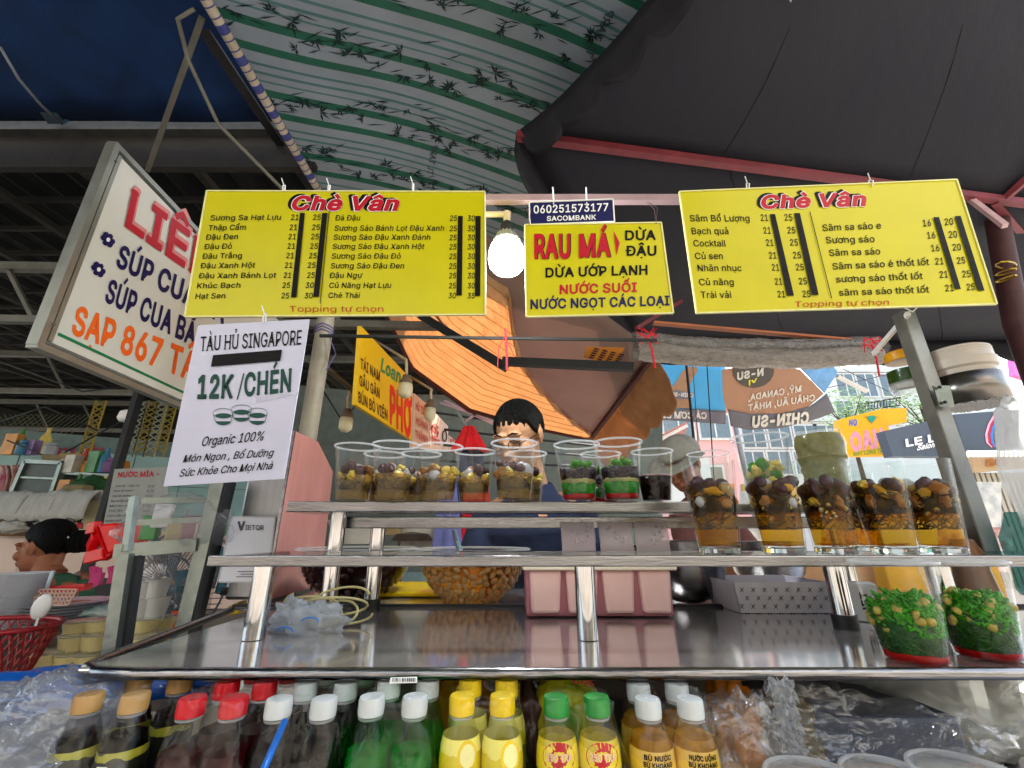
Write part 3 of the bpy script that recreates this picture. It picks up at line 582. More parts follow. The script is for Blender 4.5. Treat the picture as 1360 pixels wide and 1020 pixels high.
def title(t, pl, text, a, b, h, tilt=.25):
    kw = dict(bold=.14, shear=tilt, serif=True)
    for m, dx, dy, off, gr in ((BLK, -4.2, -1.6, .0016, .10), (WHT, 0, 0, .0021, .08), (RED, 0, 0, .0026, .0)):
        mb = MB(); letters(mb, pl, text, (a[0] + dx, a[1] + dy), (b[0] + dx, b[1] + dy), h, off=off, grow=gr, **kw); mb.build('title_lettering', m, t)
PM = Plane(P(500, 330, .95), (0, -1, 0))
z = zm(230, 230, 3.163)
m1 = board('menu_board', 'yellow price board of sweet soups hanging above the white soy pudding poster', 'menu board', PM, [(275, 254), (644, 255), (644.5, 418), (246, 421)], YEL, group='yellow menu boards', edge=YEDGE)
names = ['Sương Sa Hạt Lựu', 'Thập Cẩm', 'Đậu Đen', 'Đậu Đỏ', 'Đậu Trắng', 'Đậu Xanh Hột', 'Đậu Xanh Bánh Lọt', 'Khúc Bạch', 'Hạt Sen']
by = [200, 242, 281, 321, 361, 401, 443, 485, 529]; x0 = [155, 147, 137, 130, 122, 114, 107, 98, 91]; x1 = [455, 308, 275, 249, 291, 345, 433, 285, 222]
rows = []; sl_ = (('bold', .035), ('shear', .15))
for i in range(9):
    rows.append((names[i], z(x0[i], by[i]), z(x1[i], by[i] - 3), 6.9, sl_))
    a = [493, 487, 482, 478, 473, 467, 462, 457, 453][i]; rows.append((('21' if i < 7 else '25'), z(a, by[i] - 2), z(a + 36, by[i] - 2), 7.2, sl_))
    a = [585, 581, 577, 573, 568, 563, 560, 555, 551][i]; rows.append((('25' if i < 7 else '30'), z(a, by[i] - 2), z(a + 37, by[i] - 2), 7.2, sl_))
n2 = ['Đá Đậu', 'Sương Sáo Bánh Lọt Đậu Xanh', 'Sương Sáo Đậu Xanh Đánh', 'Sương Sáo Đậu Xanh Hột', 'Sương Sáo Đậu Đỏ', 'Sương Sáo Đậu Đen', 'Đậu Ngự', 'Củ Năng Hạt Lựu', 'Chè Thái']
b2 = [200, 243, 281, 320, 360, 401, 441, 483, 525]; y0 = [680, 676, 672, 668, 664, 660, 656, 653, 650]; y1 = [787, 1140, 1082, 1055, 957, 972, 793, 917, 785]
for i in range(9):
    rows.append((n2[i], z(y0[i], b2[i]), z(y1[i], b2[i]), 6.9, sl_))
    rows.append((('25' if i < 8 else '30'), z(1160 - i * .6, b2[i] + 2), z(1193 - i * .6, b2[i] + 2), 7.2, sl_)); rows.append((('30' if i < 8 else '35'), z(1235, b2[i] + 2), z(1268, b2[i] + 2), 7.2, sl_))
words(m1, PM, rows, BLK)
for q in (((535, 170), (555, 170), (520, 524), (497, 524)), ((628, 170), (650, 170), (614, 522), (590, 522)), ((1197, 183), (1217, 183), (1213, 516), (1190, 516)), ((1270, 183), (1292, 183), (1290, 518), (1268, 518))):
    strip(m1, PM, [z(*c) for c in q], TAPE)
strip(m1, PM, [z(*c) for c in ((656, 160), (659, 160), (621, 550), (618, 550))], BLK, 'divider_line')
title(m1, PM, 'Chè Vân', z(492, 156), z(950, 158), 17.5)
words(m1, PM, [('Topping tự chọn', z(487, 583), z(888, 583), 7.6, (('bold', -.0), ))], THIN)
ties(m1, PM, ((376, 250), (548, 248), (436, 250)))

PR = Plane(P(1100, 330, .97), (-.06, -1, 0)); z = zm(890, 220, 2.957)
m2 = board('menu_board', 'yellow price board of herbal drinks hanging under the charcoal canopy', 'menu board', PR, [(902, 255), (1270, 239), (1323, 404), (925, 416)], YEL, group='yellow menu boards', edge=YEDGE)
nm = ['Sâm Bổ Lượng', 'Bạch quả', 'Cocktail', 'Củ sen', 'Nhãn nhục', 'Củ năng', 'Trái vải']; by = [220, 270, 318, 368, 415, 470, 520]
x0 = [77, 83, 91, 97, 106, 113, 120]; x1 = [315, 232, 220, 210, 283, 253, 243]; pa = [354, 365, 375, 387, 398, 410, 421]; pb = [447, 459, 469, 481, 492, 504, 518]; rows = []
up = (('bold', .03), ('up', (-.12, -1)))
for i in range(7):
    rows += [(nm[i], z(x0[i], by[i]), z(x1[i], by[i]), 8.3, up), ('21', z(pa[i], by[i] - 2), z(pa[i] + 33, by[i] - 2), 8.5, up), ('25', z(pb[i], by[i] - 3), z(pb[i] + 36, by[i] - 3), 8.5, up)]
nm = ['Sâm sa sáo e', 'Sương sáo', 'Sâm sa sáo', 'Sâm sa sáo é thốt lốt', 'sương sáo thốt lốt', 'sâm sa sáo thốt lốt']
b0 = [258, 306, 356, 409, 460, 512]; b1 = [248, 301, 349, 391, 446, 499]; x0 = [597, 610, 623, 636, 650, 662]; x1 = [830, 805, 827, 1018, 993, 1018]
pa = [(990, 240, '16'), (1007, 288, '16'), (1023, 338, '16'), (1039, 390, '21'), (1056, 442, '21'), (1078, 495, '21')]; pb = [(1076, 235, '20'), (1092, 285, '20'), (1107, 335, '20'), (1124, 387, '25'), (1145, 440, '25'), (1162, 491, '25')]
for i in range(6):
    rows.append((nm[i], z(x0[i], b0[i]), z(x1[i], b1[i]), 8.4, up))
    for a in (pa[i], pb[i]): rows.append((a[2], z(a[0], a[1]), z(a[0] + 37, a[1] - 2), 8.7, up))
words(m2, PR, rows, BLK)
for q in (((390, 193), (410, 193), (484, 513), (457, 513)), ((485, 189), (507, 189), (581, 510), (553, 510)), ((1031, 205), (1052, 205), (1138, 487), (1115, 487)), ((1115, 201), (1137, 200), (1230, 493), (1205, 493))):
    strip(m2, PR, [z(*c) for c in q], TAPE)
strip(m2, PR, [z(*c) for c in ((545, 183), (548, 183), (633, 522), (630, 522))], BLK, 'divider_line')
title(m2, PR, 'Chè Vân', z(352, 170), z(772, 158), 16.5, .1)
words(m2, PR, [('Topping tự chọn', z(487, 556), z(862, 547), 7.2)], THIN)
ties(m2, PR, ((994, 247), (1158, 243)))

PC = Plane(P(795, 350, .99), (0, -1, -.02)); z = zm(640, 230, 5.037)
m3 = board('drinks_board', 'small yellow board for pennywort and coconut drinks beside the lit bulb', 'sign', PC, [(697, 299), (878, 296), (894, 416), (699, 421)], YEL, edge=YEDGE)
kb = (('bold', .09), )
words(m3, PC, [('DỪA', z(952, 449), z(1165, 446), 12.2, kb), ('ĐẬU', z(963, 553), z(1175, 551), 12.5, kb), ('DỪA ƯỚP LẠNH', z(420, 698), z(1115, 678), 12, kb)], BLK)
words(m3, PC, [('NƯỚC NGỌT CÁC LOẠI', z(320, 910), z(1258, 884), 12.2, kb), ], NAVY)
words(m3, PC, [('NƯỚC SUỐI', z(515, 809), z(1040, 793), 11.6, kb)], RED)
for m, dx, off in ((BLK, 1.2, .0016), (RED, 0, .0026)):
    words(m3, PC, [('RAU', (z(345, 569)[0] + dx, z(345, 569)[1]), (z(600, 566)[0] + dx, z(0, 566)[1]), 30, (('bold', .12), ('off', off))), ('MÁ', (z(642, 563)[0] + dx, z(0, 563)[1]), (z(862, 556)[0] + dx, z(0, 556)[1]), 29, (('bold', .12), ('off', off)))], m, 'title_lettering')
strip(m3, PC, [z(880, 392), z(920, 470), z(900, 553)], RED, 'arrow_mark')
PB = Plane(P(757, 282, 1.0), (0, -1, 0))
m4 = board('bank_account_sign', 'small navy sign with a white account number tied above the drinks board', 'sign', PB, [(703, 269), (814, 265), (816, 295), (704, 299)], NAVY, edge=WHT)
words(m4, PB, [('060251573177', z(343, 271), z(850, 254), 10, (('bold', .07), )), ('SACOMBANK', z(433, 322), z(764, 312), 6.2, (('bold', .07), ))], WHT)
mb = MB()
for x in (735, 779): mb = MB(); mb.tube([PB.on(x, 272, .003), PB.on(x + 1, 262, -.01), PB.on(x - 1, 250, .004)], .0022, 6); mb.build('zip_tie', TIE, m4)
for x, y in ((703, 300), (871, 298)):
    mb = MB(); mb.tube([PC.on(x, y, .003), PC.on(x - 2, y - 20, .0), PC.on(x - 4, y - 46, -.05)], .0009, 5); mb.tube([PC.on(x, y, .003), PC.on(x + 2, y - 22, .0), PC.on(x - 1, y - 45, -.05)], .0009, 5); mb.build('hanging_wire', mat('rusty_wire', '#5A4A48', .6), m3)
# cross rail the boards hang from
solo('sign_rail', MB().box(W(-.02, 1.06, P(780, 265, 1.06).z - EYE), (1.62, .022, .022)), mat('pinkish_painted_rail', '#A58C92', .5, var=.25, scale=6), 'pale square steel rail carrying the three yellow boards', 'rail')

# white poster
PT = Plane(P(315, 530, .9), (.0, -1, 0)); z = zm(200, 410, 5.23)
POST = mat('laminated_white_poster', '#BDBFD4', .25, var=.04, coat=.5, bump=.03, bscale=8)
m5 = board('pudding_poster', 'laminated white poster with green bowls and black tape, curling under the price board', 'poster', PT, [(263, 432), (411, 424), (377, 636), (217, 646)], POST, thick=.003)
words(m5, PT, [('TÀU HỦ SINGAPORE', z(343, 297), z(1052, 250), 19, (('serif', True), ('shear', .12), ('bold', .02)))], BLK)
strip(m5, PT, [z(*c) for c in ((440, 326), (917, 288), (904, 365), (425, 406))], TAPE, 'black_tape')
words(m5, PT, [('12K', z(318, 622), z(575, 617), 29, (('bold', .12), ('serif', True), ('shear', .1))), ('/', z(600, 610), z(640, 610), 29, (('bold', .0), ('shear', .2))), ('CHÉN', z(648, 607), z(985, 572), 29, (('bold', .1), ('serif', True), ('shear', .08)))], DGRN)
z = zm(200, 560, 5.23); sc = (('shear', .45), ('bold', .03), ('track', -.02))
words(m5, PT, [('Organic 100%', z(350, 172), z(787, 130), 12, sc), ('Món Ngon , Bổ Dưỡng', z(222, 284), z(852, 240), 9.4, sc), ('Sức Khỏe Cho Mọi Nhà', z(197, 384), z(846, 330), 9.6, sc)], BLK)
z = zm(200, 410, 5.23)
for cx, cy in ((508, 725), (635, 700), (745, 722)):
    mb = MB()
    def el(x, y, rx, ry, a0, a1, n=18): return [z(x + rx * math.cos(math.radians(lerp(a0, a1, i / n))), y + ry * math.sin(math.radians(lerp(a0, a1, i / n)))) for i in range(n + 1)]
    mb.poly(*[PT.on(*q, .0018) for q in el(cx, cy + 20, 56, 18, 0, 360)])
    mb.poly(*[PT.on(*q, .0019) for q in el(cx, cy + 52, 56, 34, 10, 170)])
    o = el(cx, cy, 70, 32, 0, 360, 24)
    for i in range(24): mb.slab([PT.on(*o[i], .0021), PT.on(*o[i + 1], .0021), PT.on(o[i + 1][0], o[i + 1][1] + .7, .0021), PT.on(o[i][0], o[i][1] + .7, .0021)], PT.n * .0002)
    for s in (-1, 1): mb.slab([PT.on(*z(cx + s * 70, cy), .0021), PT.on(*z(cx + s * 72, cy), .0021), PT.on(*z(cx + s * 56, cy + 60), .0021), PT.on(*z(cx + s * 52, cy + 60), .0021)], PT.n * .0002)
    mb.build('bowl_print', DGRN, m5)
mb = MB().grid(lambda u, v: PT.on(*z(lerp(740, 1040, u), 590 + 40 * (1 - u) + lerp(-16, 24, v) * (1 - .5 * u) + 8 * nz(u * 9, v * 3)), .004 + .005 * abs(nz(u * 14, v * 6, 2))), 24, 8)
mb.build('glossy_tape', film('glossy_tape_film', (.95, .95, .97), 1.8, .2, bump=1, bscale=60, body=.25), m5, smooth='all')
ties(m5, PT, ((350, 424), ))

# light box sign at the left, running away from the viewer
aa, bb, cc = P(62, 452, 1.5), P(158, 205, 1.5), P(245, 520, 2.28)
PL_ = Plane.three(aa, bb, cc); fd = (cc - aa); fd.z = 0; fd.normalize(); zz = zm(0, 160, 2.957)
LT, LB = bb.z, aa.z; o_ = Vector((aa.x, aa.y, 0)); ob = lambda s, h, d=0: o_ + fd * s + Vector((0, 0, h)) + PL_.n * d
lb = thing('light_box_sign', 'big white light box sign with red, navy and orange lettering in an aluminium frame', 'sign', ob(.8, LB))
ALU = mat('aluminium_trim', '#8F938C', .4, .6, var=.2, scale=8, bump=.08)
MB().slab([ob(0, LB), ob(1.75, LB), ob(1.75, LT), ob(0, LT)], -PL_.n * .03).build('panel', mat('lit_white_acrylic', '#D3D6D0', .35, var=.03), lb)
for s0, h0, s1, h1 in ((-.03, LB - .03, 1.78, LB - .03), (-.03, LT + .03, 1.78, LT + .03), (-.02, LB - .03, -.02, LT + .03), (1.77, LB - .03, 1.77, LT + .03)):
    MB().bar(ob(s0, h0, -.014), ob(s1, h1, -.014), .026, .042, up=PL_.n).build('frame_bar', ALU, lb)
MB().bar(ob(0.008, LB, .002), ob(0.008, LT, .002), .018, .008, up=PL_.n).build('trim_strip', ALU, lb)
for h in (LB + .06, LT - .06): MB().ball(ob(-.02, h, .024), .006, 8, 5).build('screw', GREYMETAL, lb)
for m, dx, off, gr in ((mat('pink_print', '#D88A8A', .5), 3, .002, .03), (RED, 0, .003, 0)):
    words(lb, PL_, [('LIÊN', (zz(480, 405)[0] + dx, zz(0, 405)[1] - dx), (zz(850, 665)[0] + dx, zz(0, 665)[1] - dx), 47, (('up', (.22, -1)), ('up1', (.14, -1)), ('h1', 45), ('serif', True), ('bold', .09), ('off', off), ('grow', gr)))], m, 'title_lettering')
words(lb, PL_, [('SÚP CUA CÁ', zz(452, 568), zz(880, 800), 27, (('up', (.27, -1)), ('up1', (.16, -1)), ('bold', .1))), ('SÚP CUA BẮP', zz(408, 706), zz(800, 905), 28, (('up', (.27, -1)), ('up1', (.16, -1)), ('bold', .1)))], NAVY)
words(lb, PL_, [('SẠP 867 TÂN', zz(276, 832), zz(830, 1050), 35, (('up', (.24, -1)), ('up1', (.14, -1)), ('bold', .1)))], ORG)
for cx, cy in ((422, 468), (385, 585)):
    mb = MB()
    for k in range(6):
        a = k * 1.047; mb.poly(*[PL_.on(*zz(cx + 17 * math.cos(a) + 12 * math.cos(t * .785), cy + 18 * math.sin(a) + 12 * math.sin(t * .785) + 8 * math.cos(a)), .002 + k * 1e-4) for t in range(8)])
    mb.poly(*[PL_.on(*zz(cx + 15 * math.cos(t * .785), cy + 15 * math.sin(t * .785)), .0028) for t in range(8)]); mb.build('flower_print', NAVY, lb)
    MB().poly(*[PL_.on(*zz(cx + 8 * math.cos(t * .785), cy + 9 * math.sin(t * .785)), .0034) for t in range(8)]).build('flower_centre', WHT, lb)
MB().slab([ob(.03, LB + .035, .001), ob(1.74, LB + .035, .001), ob(1.74, LB + .048, .001), ob(.03, LB + .048, .001)], PL_.n * .001).build('green_line', GRN, lb)

# LED bulb
bc = P(673, 342, 1.08)
bl = thing('led_bulb', 'big lit white bulb hanging on a pale pipe between two yellow boards', 'light bulb', bc)
EM = mat('lit_bulb_glass', '#FFFFFF', .4, emit='#F2F6FF', estr=7)
MB().lathe([(.0, -.052), (.022, -.050), (.040, -.042), (.050, -.028), (.054, -.008), (.053, .016), (.047, .036), (.038, .05)], bc, 28, cap0=False, cap1=False).build('bulb_globe', EM, bl, smooth=True)
MB().lathe([(.038, .05), (.04, .052), (.034, .07), (.024, .082)], bc, 28).build('bulb_collar', mat('grey_plastic', '#9A9BA4', .5), bl, smooth=True)
for k in range(16):
    a = k * .3927; MB().bar(bc + Vector((.0405 * math.cos(a), .0405 * math.sin(a), .051)), bc + Vector((.026 * math.cos(a), .026 * math.sin(a), .082)), .004).build('cooling_fin', mat('grey_plastic', '#9A9BA4'), bl)
MB().lathe([(.016, .082), (.019, .09), (.019, .115), (.012, .125)], bc, 18).build('lamp_socket', mat('dark_socket', '#2B2A30', .5), bl, smooth=True)
MB().tube([bc + Vector((0, 0, .12)), bc + Vector((0, 0, .162))], .011, 12).tube([bc + Vector((.012, 0, .155)), bc + Vector((-.16, 0, .155))], .009, 12).build('pvc_pipe', mat('cream_pvc', '#C9B9A8', .5), bl, smooth=True)
pt = bpy.data.lights.new('bulb_light', 'POINT'); pt.energy = 5; pt.shadow_soft_size = .05; pt.color = (.93, .96, 1)
po = bpy.data.objects.new('bulb_light', pt); po.location = Vector((0, -.02, -.075)); po.parent = bl; COL.objects.link(po)

# thin black pipe and post of the stall
solo('cross_pipe', MB().tube([P(425, 446, 1.35), P(872, 452, 1.4)], .0065, 8), DARKMETAL, 'thin dark pipe crossing under the boards with red string tied on', 'pipe', smooth=True)
mb = MB().tube([P(671, 436, 1.33), P(673, 470, 1.33), P(673, 492, 1.33)], .004, 6).tube([P(671, 446, 1.33), P(662, 462, 1.33), P(661, 488, 1.33)], .0015, 5).tube([P(672, 450, 1.33), P(684, 474, 1.33)], .0015, 5)
solo('red_string', mb, mat('red_string_fibre', '#8A1B28', .7), 'dark red string knotted round the thin pipe', 'string')
pp = Vector((P(418, 520, 1.5).x, 1.5, 0)); ps = thing('stall_post', 'weathered grey pipe post behind the white poster with violet twine', 'post', pp)
MB().tube([pp + Vector((.0, 0, .9)), pp + Vector((0, 0, EYE + .95))], .031, 16).build('post_tube', mat('weathered_pipe', '#8B8478', .6, .2, var=.35, scale=6, bump=.2), ps, smooth=True)
mb = MB()
for k in range(3): mb.tube([pp + Vector((.034 * math.cos(t * .7), .034 * math.sin(t * .7), P(425, 443, 1.5).z + k * .012 + .004 * math.sin(t * 2.))) for t in range(10)], .003, 5)
mb.tube([P(436, 443, 1.46), P(446, 470, 1.46), P(433, 492, 1.46)], .002, 5); mb.build('twine', mat('violet_twine', '#5A527E', .7), ps)

# ================================================================ stepped display rack
rk = thing('display_rack', 'stepped stainless rack with three shelves on polished tube legs', 'rack', W(.2, .9, -.42))
def shelf(name, x0, x1, y0, y1, top, th, mt, skirt=0):
    t = MB().box(W((x0 + x1) / 2, (y0 + y1) / 2, top - th / 2), (x1 - x0, y1 - y0, th)); return t.build(name, mt, rk, bevel=.0025)
# lower deck: polished sheet with a rolled front rim
shelf('lower_shelf', -.53, 1.25, .612, 1.07, -.156, .006, MIRROR)
shelf('lower_shelf', -.62, 1.6, 1.076, 1.45, -.158, .006, MIRROR)
MB().box(W(.35, 1.073, -.153), (1.94, .012, .006)).build('seam_strip', DARKMETAL, rk)
mb = MB(); pth = [W(-.62, 1.07, -.16), W(-.545, .66, -.16), W(-.535, .632, -.16), W(-.505, .612, -.16), W(-.45, .606, -.16), W(1.3, .606, -.16)]
mb.tube(pth, .0068, 12).build('front_rim', STEEL, rk, smooth=True)
# middle shelf: clear sheet in a steel frame
MB().box(W(.33, .744, -.0418), (1.62, .018, .0165)).build('shelf_rail', STEEL, rk, bevel=.002)
MB().box(W(.36, .985, -.0418), (1.6, .014, .012)).build('shelf_rail', STEEL, rk, bevel=.002)
MB().box(W(-.474, .865, -.0418), (.016, .226, .0120)).build('shelf_rail', STEEL, rk, bevel=.002)
MB().box(W(.335, .865, -.0375), (1.6, .222, .004)).build('clear_sheet', film('shelf_sheet', (.93, .95, .95), 1.5, .03), rk)
# top shelf
MB().box(W(-.045, 1.0, .052), (.85, .13, .021)).build('top_shelf', STEEL, rk, bevel=.002)
MB().box(W(.655, 1.0, .050), (.54, .13, .018)).build('top_shelf', STEEL, rk, bevel=.002)
MB().box(W(.02, 1.035, .0225), (.82, .03, .025)).build('support_rail', STEEL, rk, bevel=.002)
MB().box(W(.68, 1.035, .0225), (.46, .03, .025)).build('support_rail', STEEL, rk, bevel=.002)
def leg(x, y, h0, h1, foot=False):
    l = MB().tube([W(x, y, h0), W(x, y, h1)], .0165, 20).build('leg', CHROME, rk, smooth=True)
    if foot: MB().tube([W(x, y, h0 - .001), W(x, y, h0 + .022)], .0195, 20).build('rubber_foot', mat('black_rubber', '#111214', .45), l, smooth=True)
leg(-.402, .765, -.155, -.05); leg(.118, .765, -.155, -.05); leg(.575, .84, -.155, -.044, True); leg(.715, .79, -.155, -.05)
leg(-.38, .995, -.155, .042); leg(-.302, 1.03, -.155, .01, True); leg(.74, 1.04, -.155, .01, True)
# counter below with the packs
cn = thing('stall_counter', 'low counter of the stall carrying shrink wrapped drinks', 'counter', W(.2, .9, -.50))
MB().box(W(.25, .82, -.435), (1.9, 1.1, .03)).build('counter_top', STEEL_D, cn)
MB().box(W(.25, .9, -.93), (1.7, .9, .93)).build('counter_body', mat('counter_side', '#8D8F90', .4, .6, bump=.1), cn)
MB().box(W(.3, 1.40, -.30), (1.8, .01, .26)).build('back_panel', mat('brown_grey_panel', '#4A423C', .6, var=.4, scale=6), cn)  # added dark sheet, blocks the bright ground behind the bottles
for x in (-.5, 1.1): MB().box(W(x, 1.25, -.28), (.03, .03, .26)).build('leg', STEEL_D, cn)

# ================================================================ cups of sweet soup
def ringprof(r0, r1, h, rim=.0035):
    return [(r0 * .9, 0), (r0, .002), (lerp(r0, r1, .5), h * .5), (lerp(r0, r1, .8), h * .8), (lerp(r0, r1, .8) + .0012, h * .805), (r1, h - rim * 1.5)]
CUPM = MB().lathe(ringprof(.033, .0465, .117), n=40, cap1=False).lathe([(.0322, .003), (.0455, .112)], n=40, cap0=True, cap1=False).mesh('cup_wall', CLEAR, True)
def torus(mb, r, z, t, n=40, k=8, c=(0, 0)):
    mb.add([Vector((c[0] + (r + t * math.cos(b)) * math.cos(a), c[1] + (r + t * math.cos(b)) * math.sin(a), z + t * math.sin(b))) for a in [6.28319 * i / n for i in range(n)] for b in [6.28319 * j / k for j in range(k)]],
           [[i * k + j, ((i + 1) % n) * k + j, ((i + 1) % n) * k + (j + 1) % k, i * k + (j + 1) % k] for i in range(n) for j in range(k)]); return mb
RIMM = torus(MB(), .0475, .1155, .0022).mesh('cup_rim', RIMC, True)
def liquidmat(name, col, opac=.5, tr=None, bump=0., bs=60):
    if name in MATS: return MATS[name]
    col = hexc(col) if isinstance(col, str) else col
    m = mat(name, col, .2, var=.3, scale=60, bump=bump, bscale=bs, spec=.15, transl=.45); nt = m.node_tree
    out = nt.nodes['Material Output']; src = out.inputs[0].links[0].from_socket
    t = nt.nodes.new('ShaderNodeBsdfTransparent'); t.inputs[0].default_value = (*(tr or tuple(min(1, c * 1.6 + .1) for c in col)), 1)
    mx = nt.nodes.new('ShaderNodeMixShader'); mx.inputs[0].default_value = opac
    nt.links.new(t.outputs[0], mx.inputs[1]); nt.links.new(src, mx.inputs[2]); nt.links.new(mx.outputs[0], out.inputs[0]); return m
L_TAN = liquidmat('tan_syrup', '#D4AC62', .30, (.95, .82, .55)); L_AMB = liquidmat('amber_jelly', '#F0A810', .30, (.99, .74, .20), .8, 160)
L_RED = liquidmat('red_syrup', '#D0181A', .6, (.8, .05, .03)); L_DRK = liquidmat('dark_soda', '#22100D', .8, (.12, .03, .02))
L_BRN = liquidmat('brown_broth', '#A87024', .22, (.88, .66, .34)); L_COCO = liquidmat('coconut_cream', '#B9B77A', .9)
S_BLK = mat('grass_jelly', '#0C0908', .2, var=.5, scale=40, bump=.4, bscale=120, coat=.5)
S_GRN = mat('pandan_jelly', '#2A8A1A', .25, var=.5, scale=70, bump=.7, bscale=130, coat=.5, transl=.35)
S_DGR = mat('dark_pandan_jelly', '#1F5212', .3, var=.5, scale=60, bump=.7, bscale=120, coat=.4, transl=.3)
S_LIM = mat('lime_jelly', '#46A81A', .22, var=.35, scale=60, bump=.6, bscale=110, coat=.5, transl=.4)
S_JUJ = mat('jujube_skin', '#3C0A14', .2, var=.5, scale=40, bump=.5, bscale=70, coat=.6); S_LYC = mat('lychee_flesh', '#B7B9BE', .2, var=.1, coat=.6, transl=.4)
S_YEL = mat('ginkgo_nut', '#C9B24A', .3, var=.15, scale=30, coat=.4, transl=.25); S_ORG = mat('dried_fruit_orange', '#A8763E', .35, var=.5, scale=40, bump=.5, coat=.3, transl=.2)
S_WHT = mat('white_pearl', '#CFC9A8', .3, var=.12, coat=.3, transl=.3); S_BEAN = mat('red_bean_heap', '#22101A', .4, var=.7, scale=90, bump=1., bscale=110)
S_DUR = mat('durian_flesh', '#B9A855', .4, var=.25, scale=50, bump=.6, bscale=80, transl=.25)
BALL = {k: MB().ball((0, 0, 0), 1, 14, 10, wob=(lambda q: 1 + .07 * math.sin(q.x * 9 + q.y * 7) * math.cos(q.z * 8)) if k == 'j' else (lambda q: 1 + .04 * nz(q.x * 2, q.y * 2, q.z * 2))) for k in 'jr'}
BALL['e'] = MB().ball((0, 0, 0), 1, 16, 10); BALL['c'] = MB().ball((0, 0, 0), 1, 18, 12, wob=lambda q: 1 + .5 * nz(q.x * 1.6 + 4, q.y * 1.6, q.z * 1.6) + .16 * nz(q.x * 5, q.y * 5, q.z * 5))
TM = {}
def topping(kind, m):
    k = (kind, m.name)
    if k not in TM: TM[k] = BALL[kind].mesh('topping', m, 'all')
    return TM[k]
LAYERS = {}
def layer(key, r0, r1, z0, z1, m, bump=.0, seed=0, dome=0.):
    if key in LAYERS: return LAYERS[key]
    n = 36; mb = MB(); prof = [(r0 * .02, 0, 1), (r0, 0, 1), (lerp(r0, r1, .5), .5, 1), (r1, 1, 1), (r1 * .75, 1, .7), (r1 * .35, 1, .3), (.0003, 1, 0)]
    vs = []
    for i, (r, t, e) in enumerate(prof):
        for k in range(n):
            a = 6.28319 * k / n; b_ = bump * nz(math.cos(a) * 2.2 + seed, math.sin(a) * 2.2, i * .8 + seed) if t > .8 else bump * .5 * nz(math.cos(a) * 2 + seed, math.sin(a) * 2, 7)
            vs.append(Vector((math.cos(a) * r, math.sin(a) * r, lerp(z0, z1, t) + b_ + dome * (1 - e))))
    fs = [[i * n + k, i * n + (k + 1) % n, (i + 1) * n + (k + 1) % n, (i + 1) * n + k] for i in range(len(prof) - 1) for k in range(n)]
    mb.add(vs, fs); LAYERS[key] = mb.mesh('jelly_layer', m, 'all'); return LAYERS[key]
def rcup(z, r0, r1, h): return lerp(r0, r1, z / h) - .0022
def strands(seed, r, z0, z1, n, m, t=.0012, slope=0.):
    k = ('s', seed, n, m.name, round(r, 3))
    if k in LAYERS: return LAYERS[k]
    rs = random.Random(seed); mb = MB()
    for _ in range(n):
        a = rs.uniform(0, 6.28); f_ = rs.uniform(.93, 1.); z_ = rs.uniform(z0, z1); da = rs.choice((-1, 1)); pts = []
        for j in range(5):
            rr = (r + slope * (z_ - z0)) * f_; pts.append(Vector((rr * math.cos(a), rr * math.sin(a), z_))); a += rs.uniform(.03, .24) * da; z_ = min(z1, max(z0, z_ + rs.uniform(-.009, .004)))
        mb.tube(pts, t, 5)
    LAYERS[k] = mb.mesh('jelly_strands', m, 'all'); return LAYERS[k]
DARKEN = ((S_JUJ, 'jujube', 'j', (.0085, .0085, .0100)), (S_LYC, 'lychee', 'r', (.011, .009, .0085)), (S_YEL, 'lotus_seed', 'c', (.0080, .0065, .0100)), (S_ORG, 'longan', 'c', (.012, .007, .009)), (S_WHT, 'white_pearl', 'r', (.004, .004, .004)))
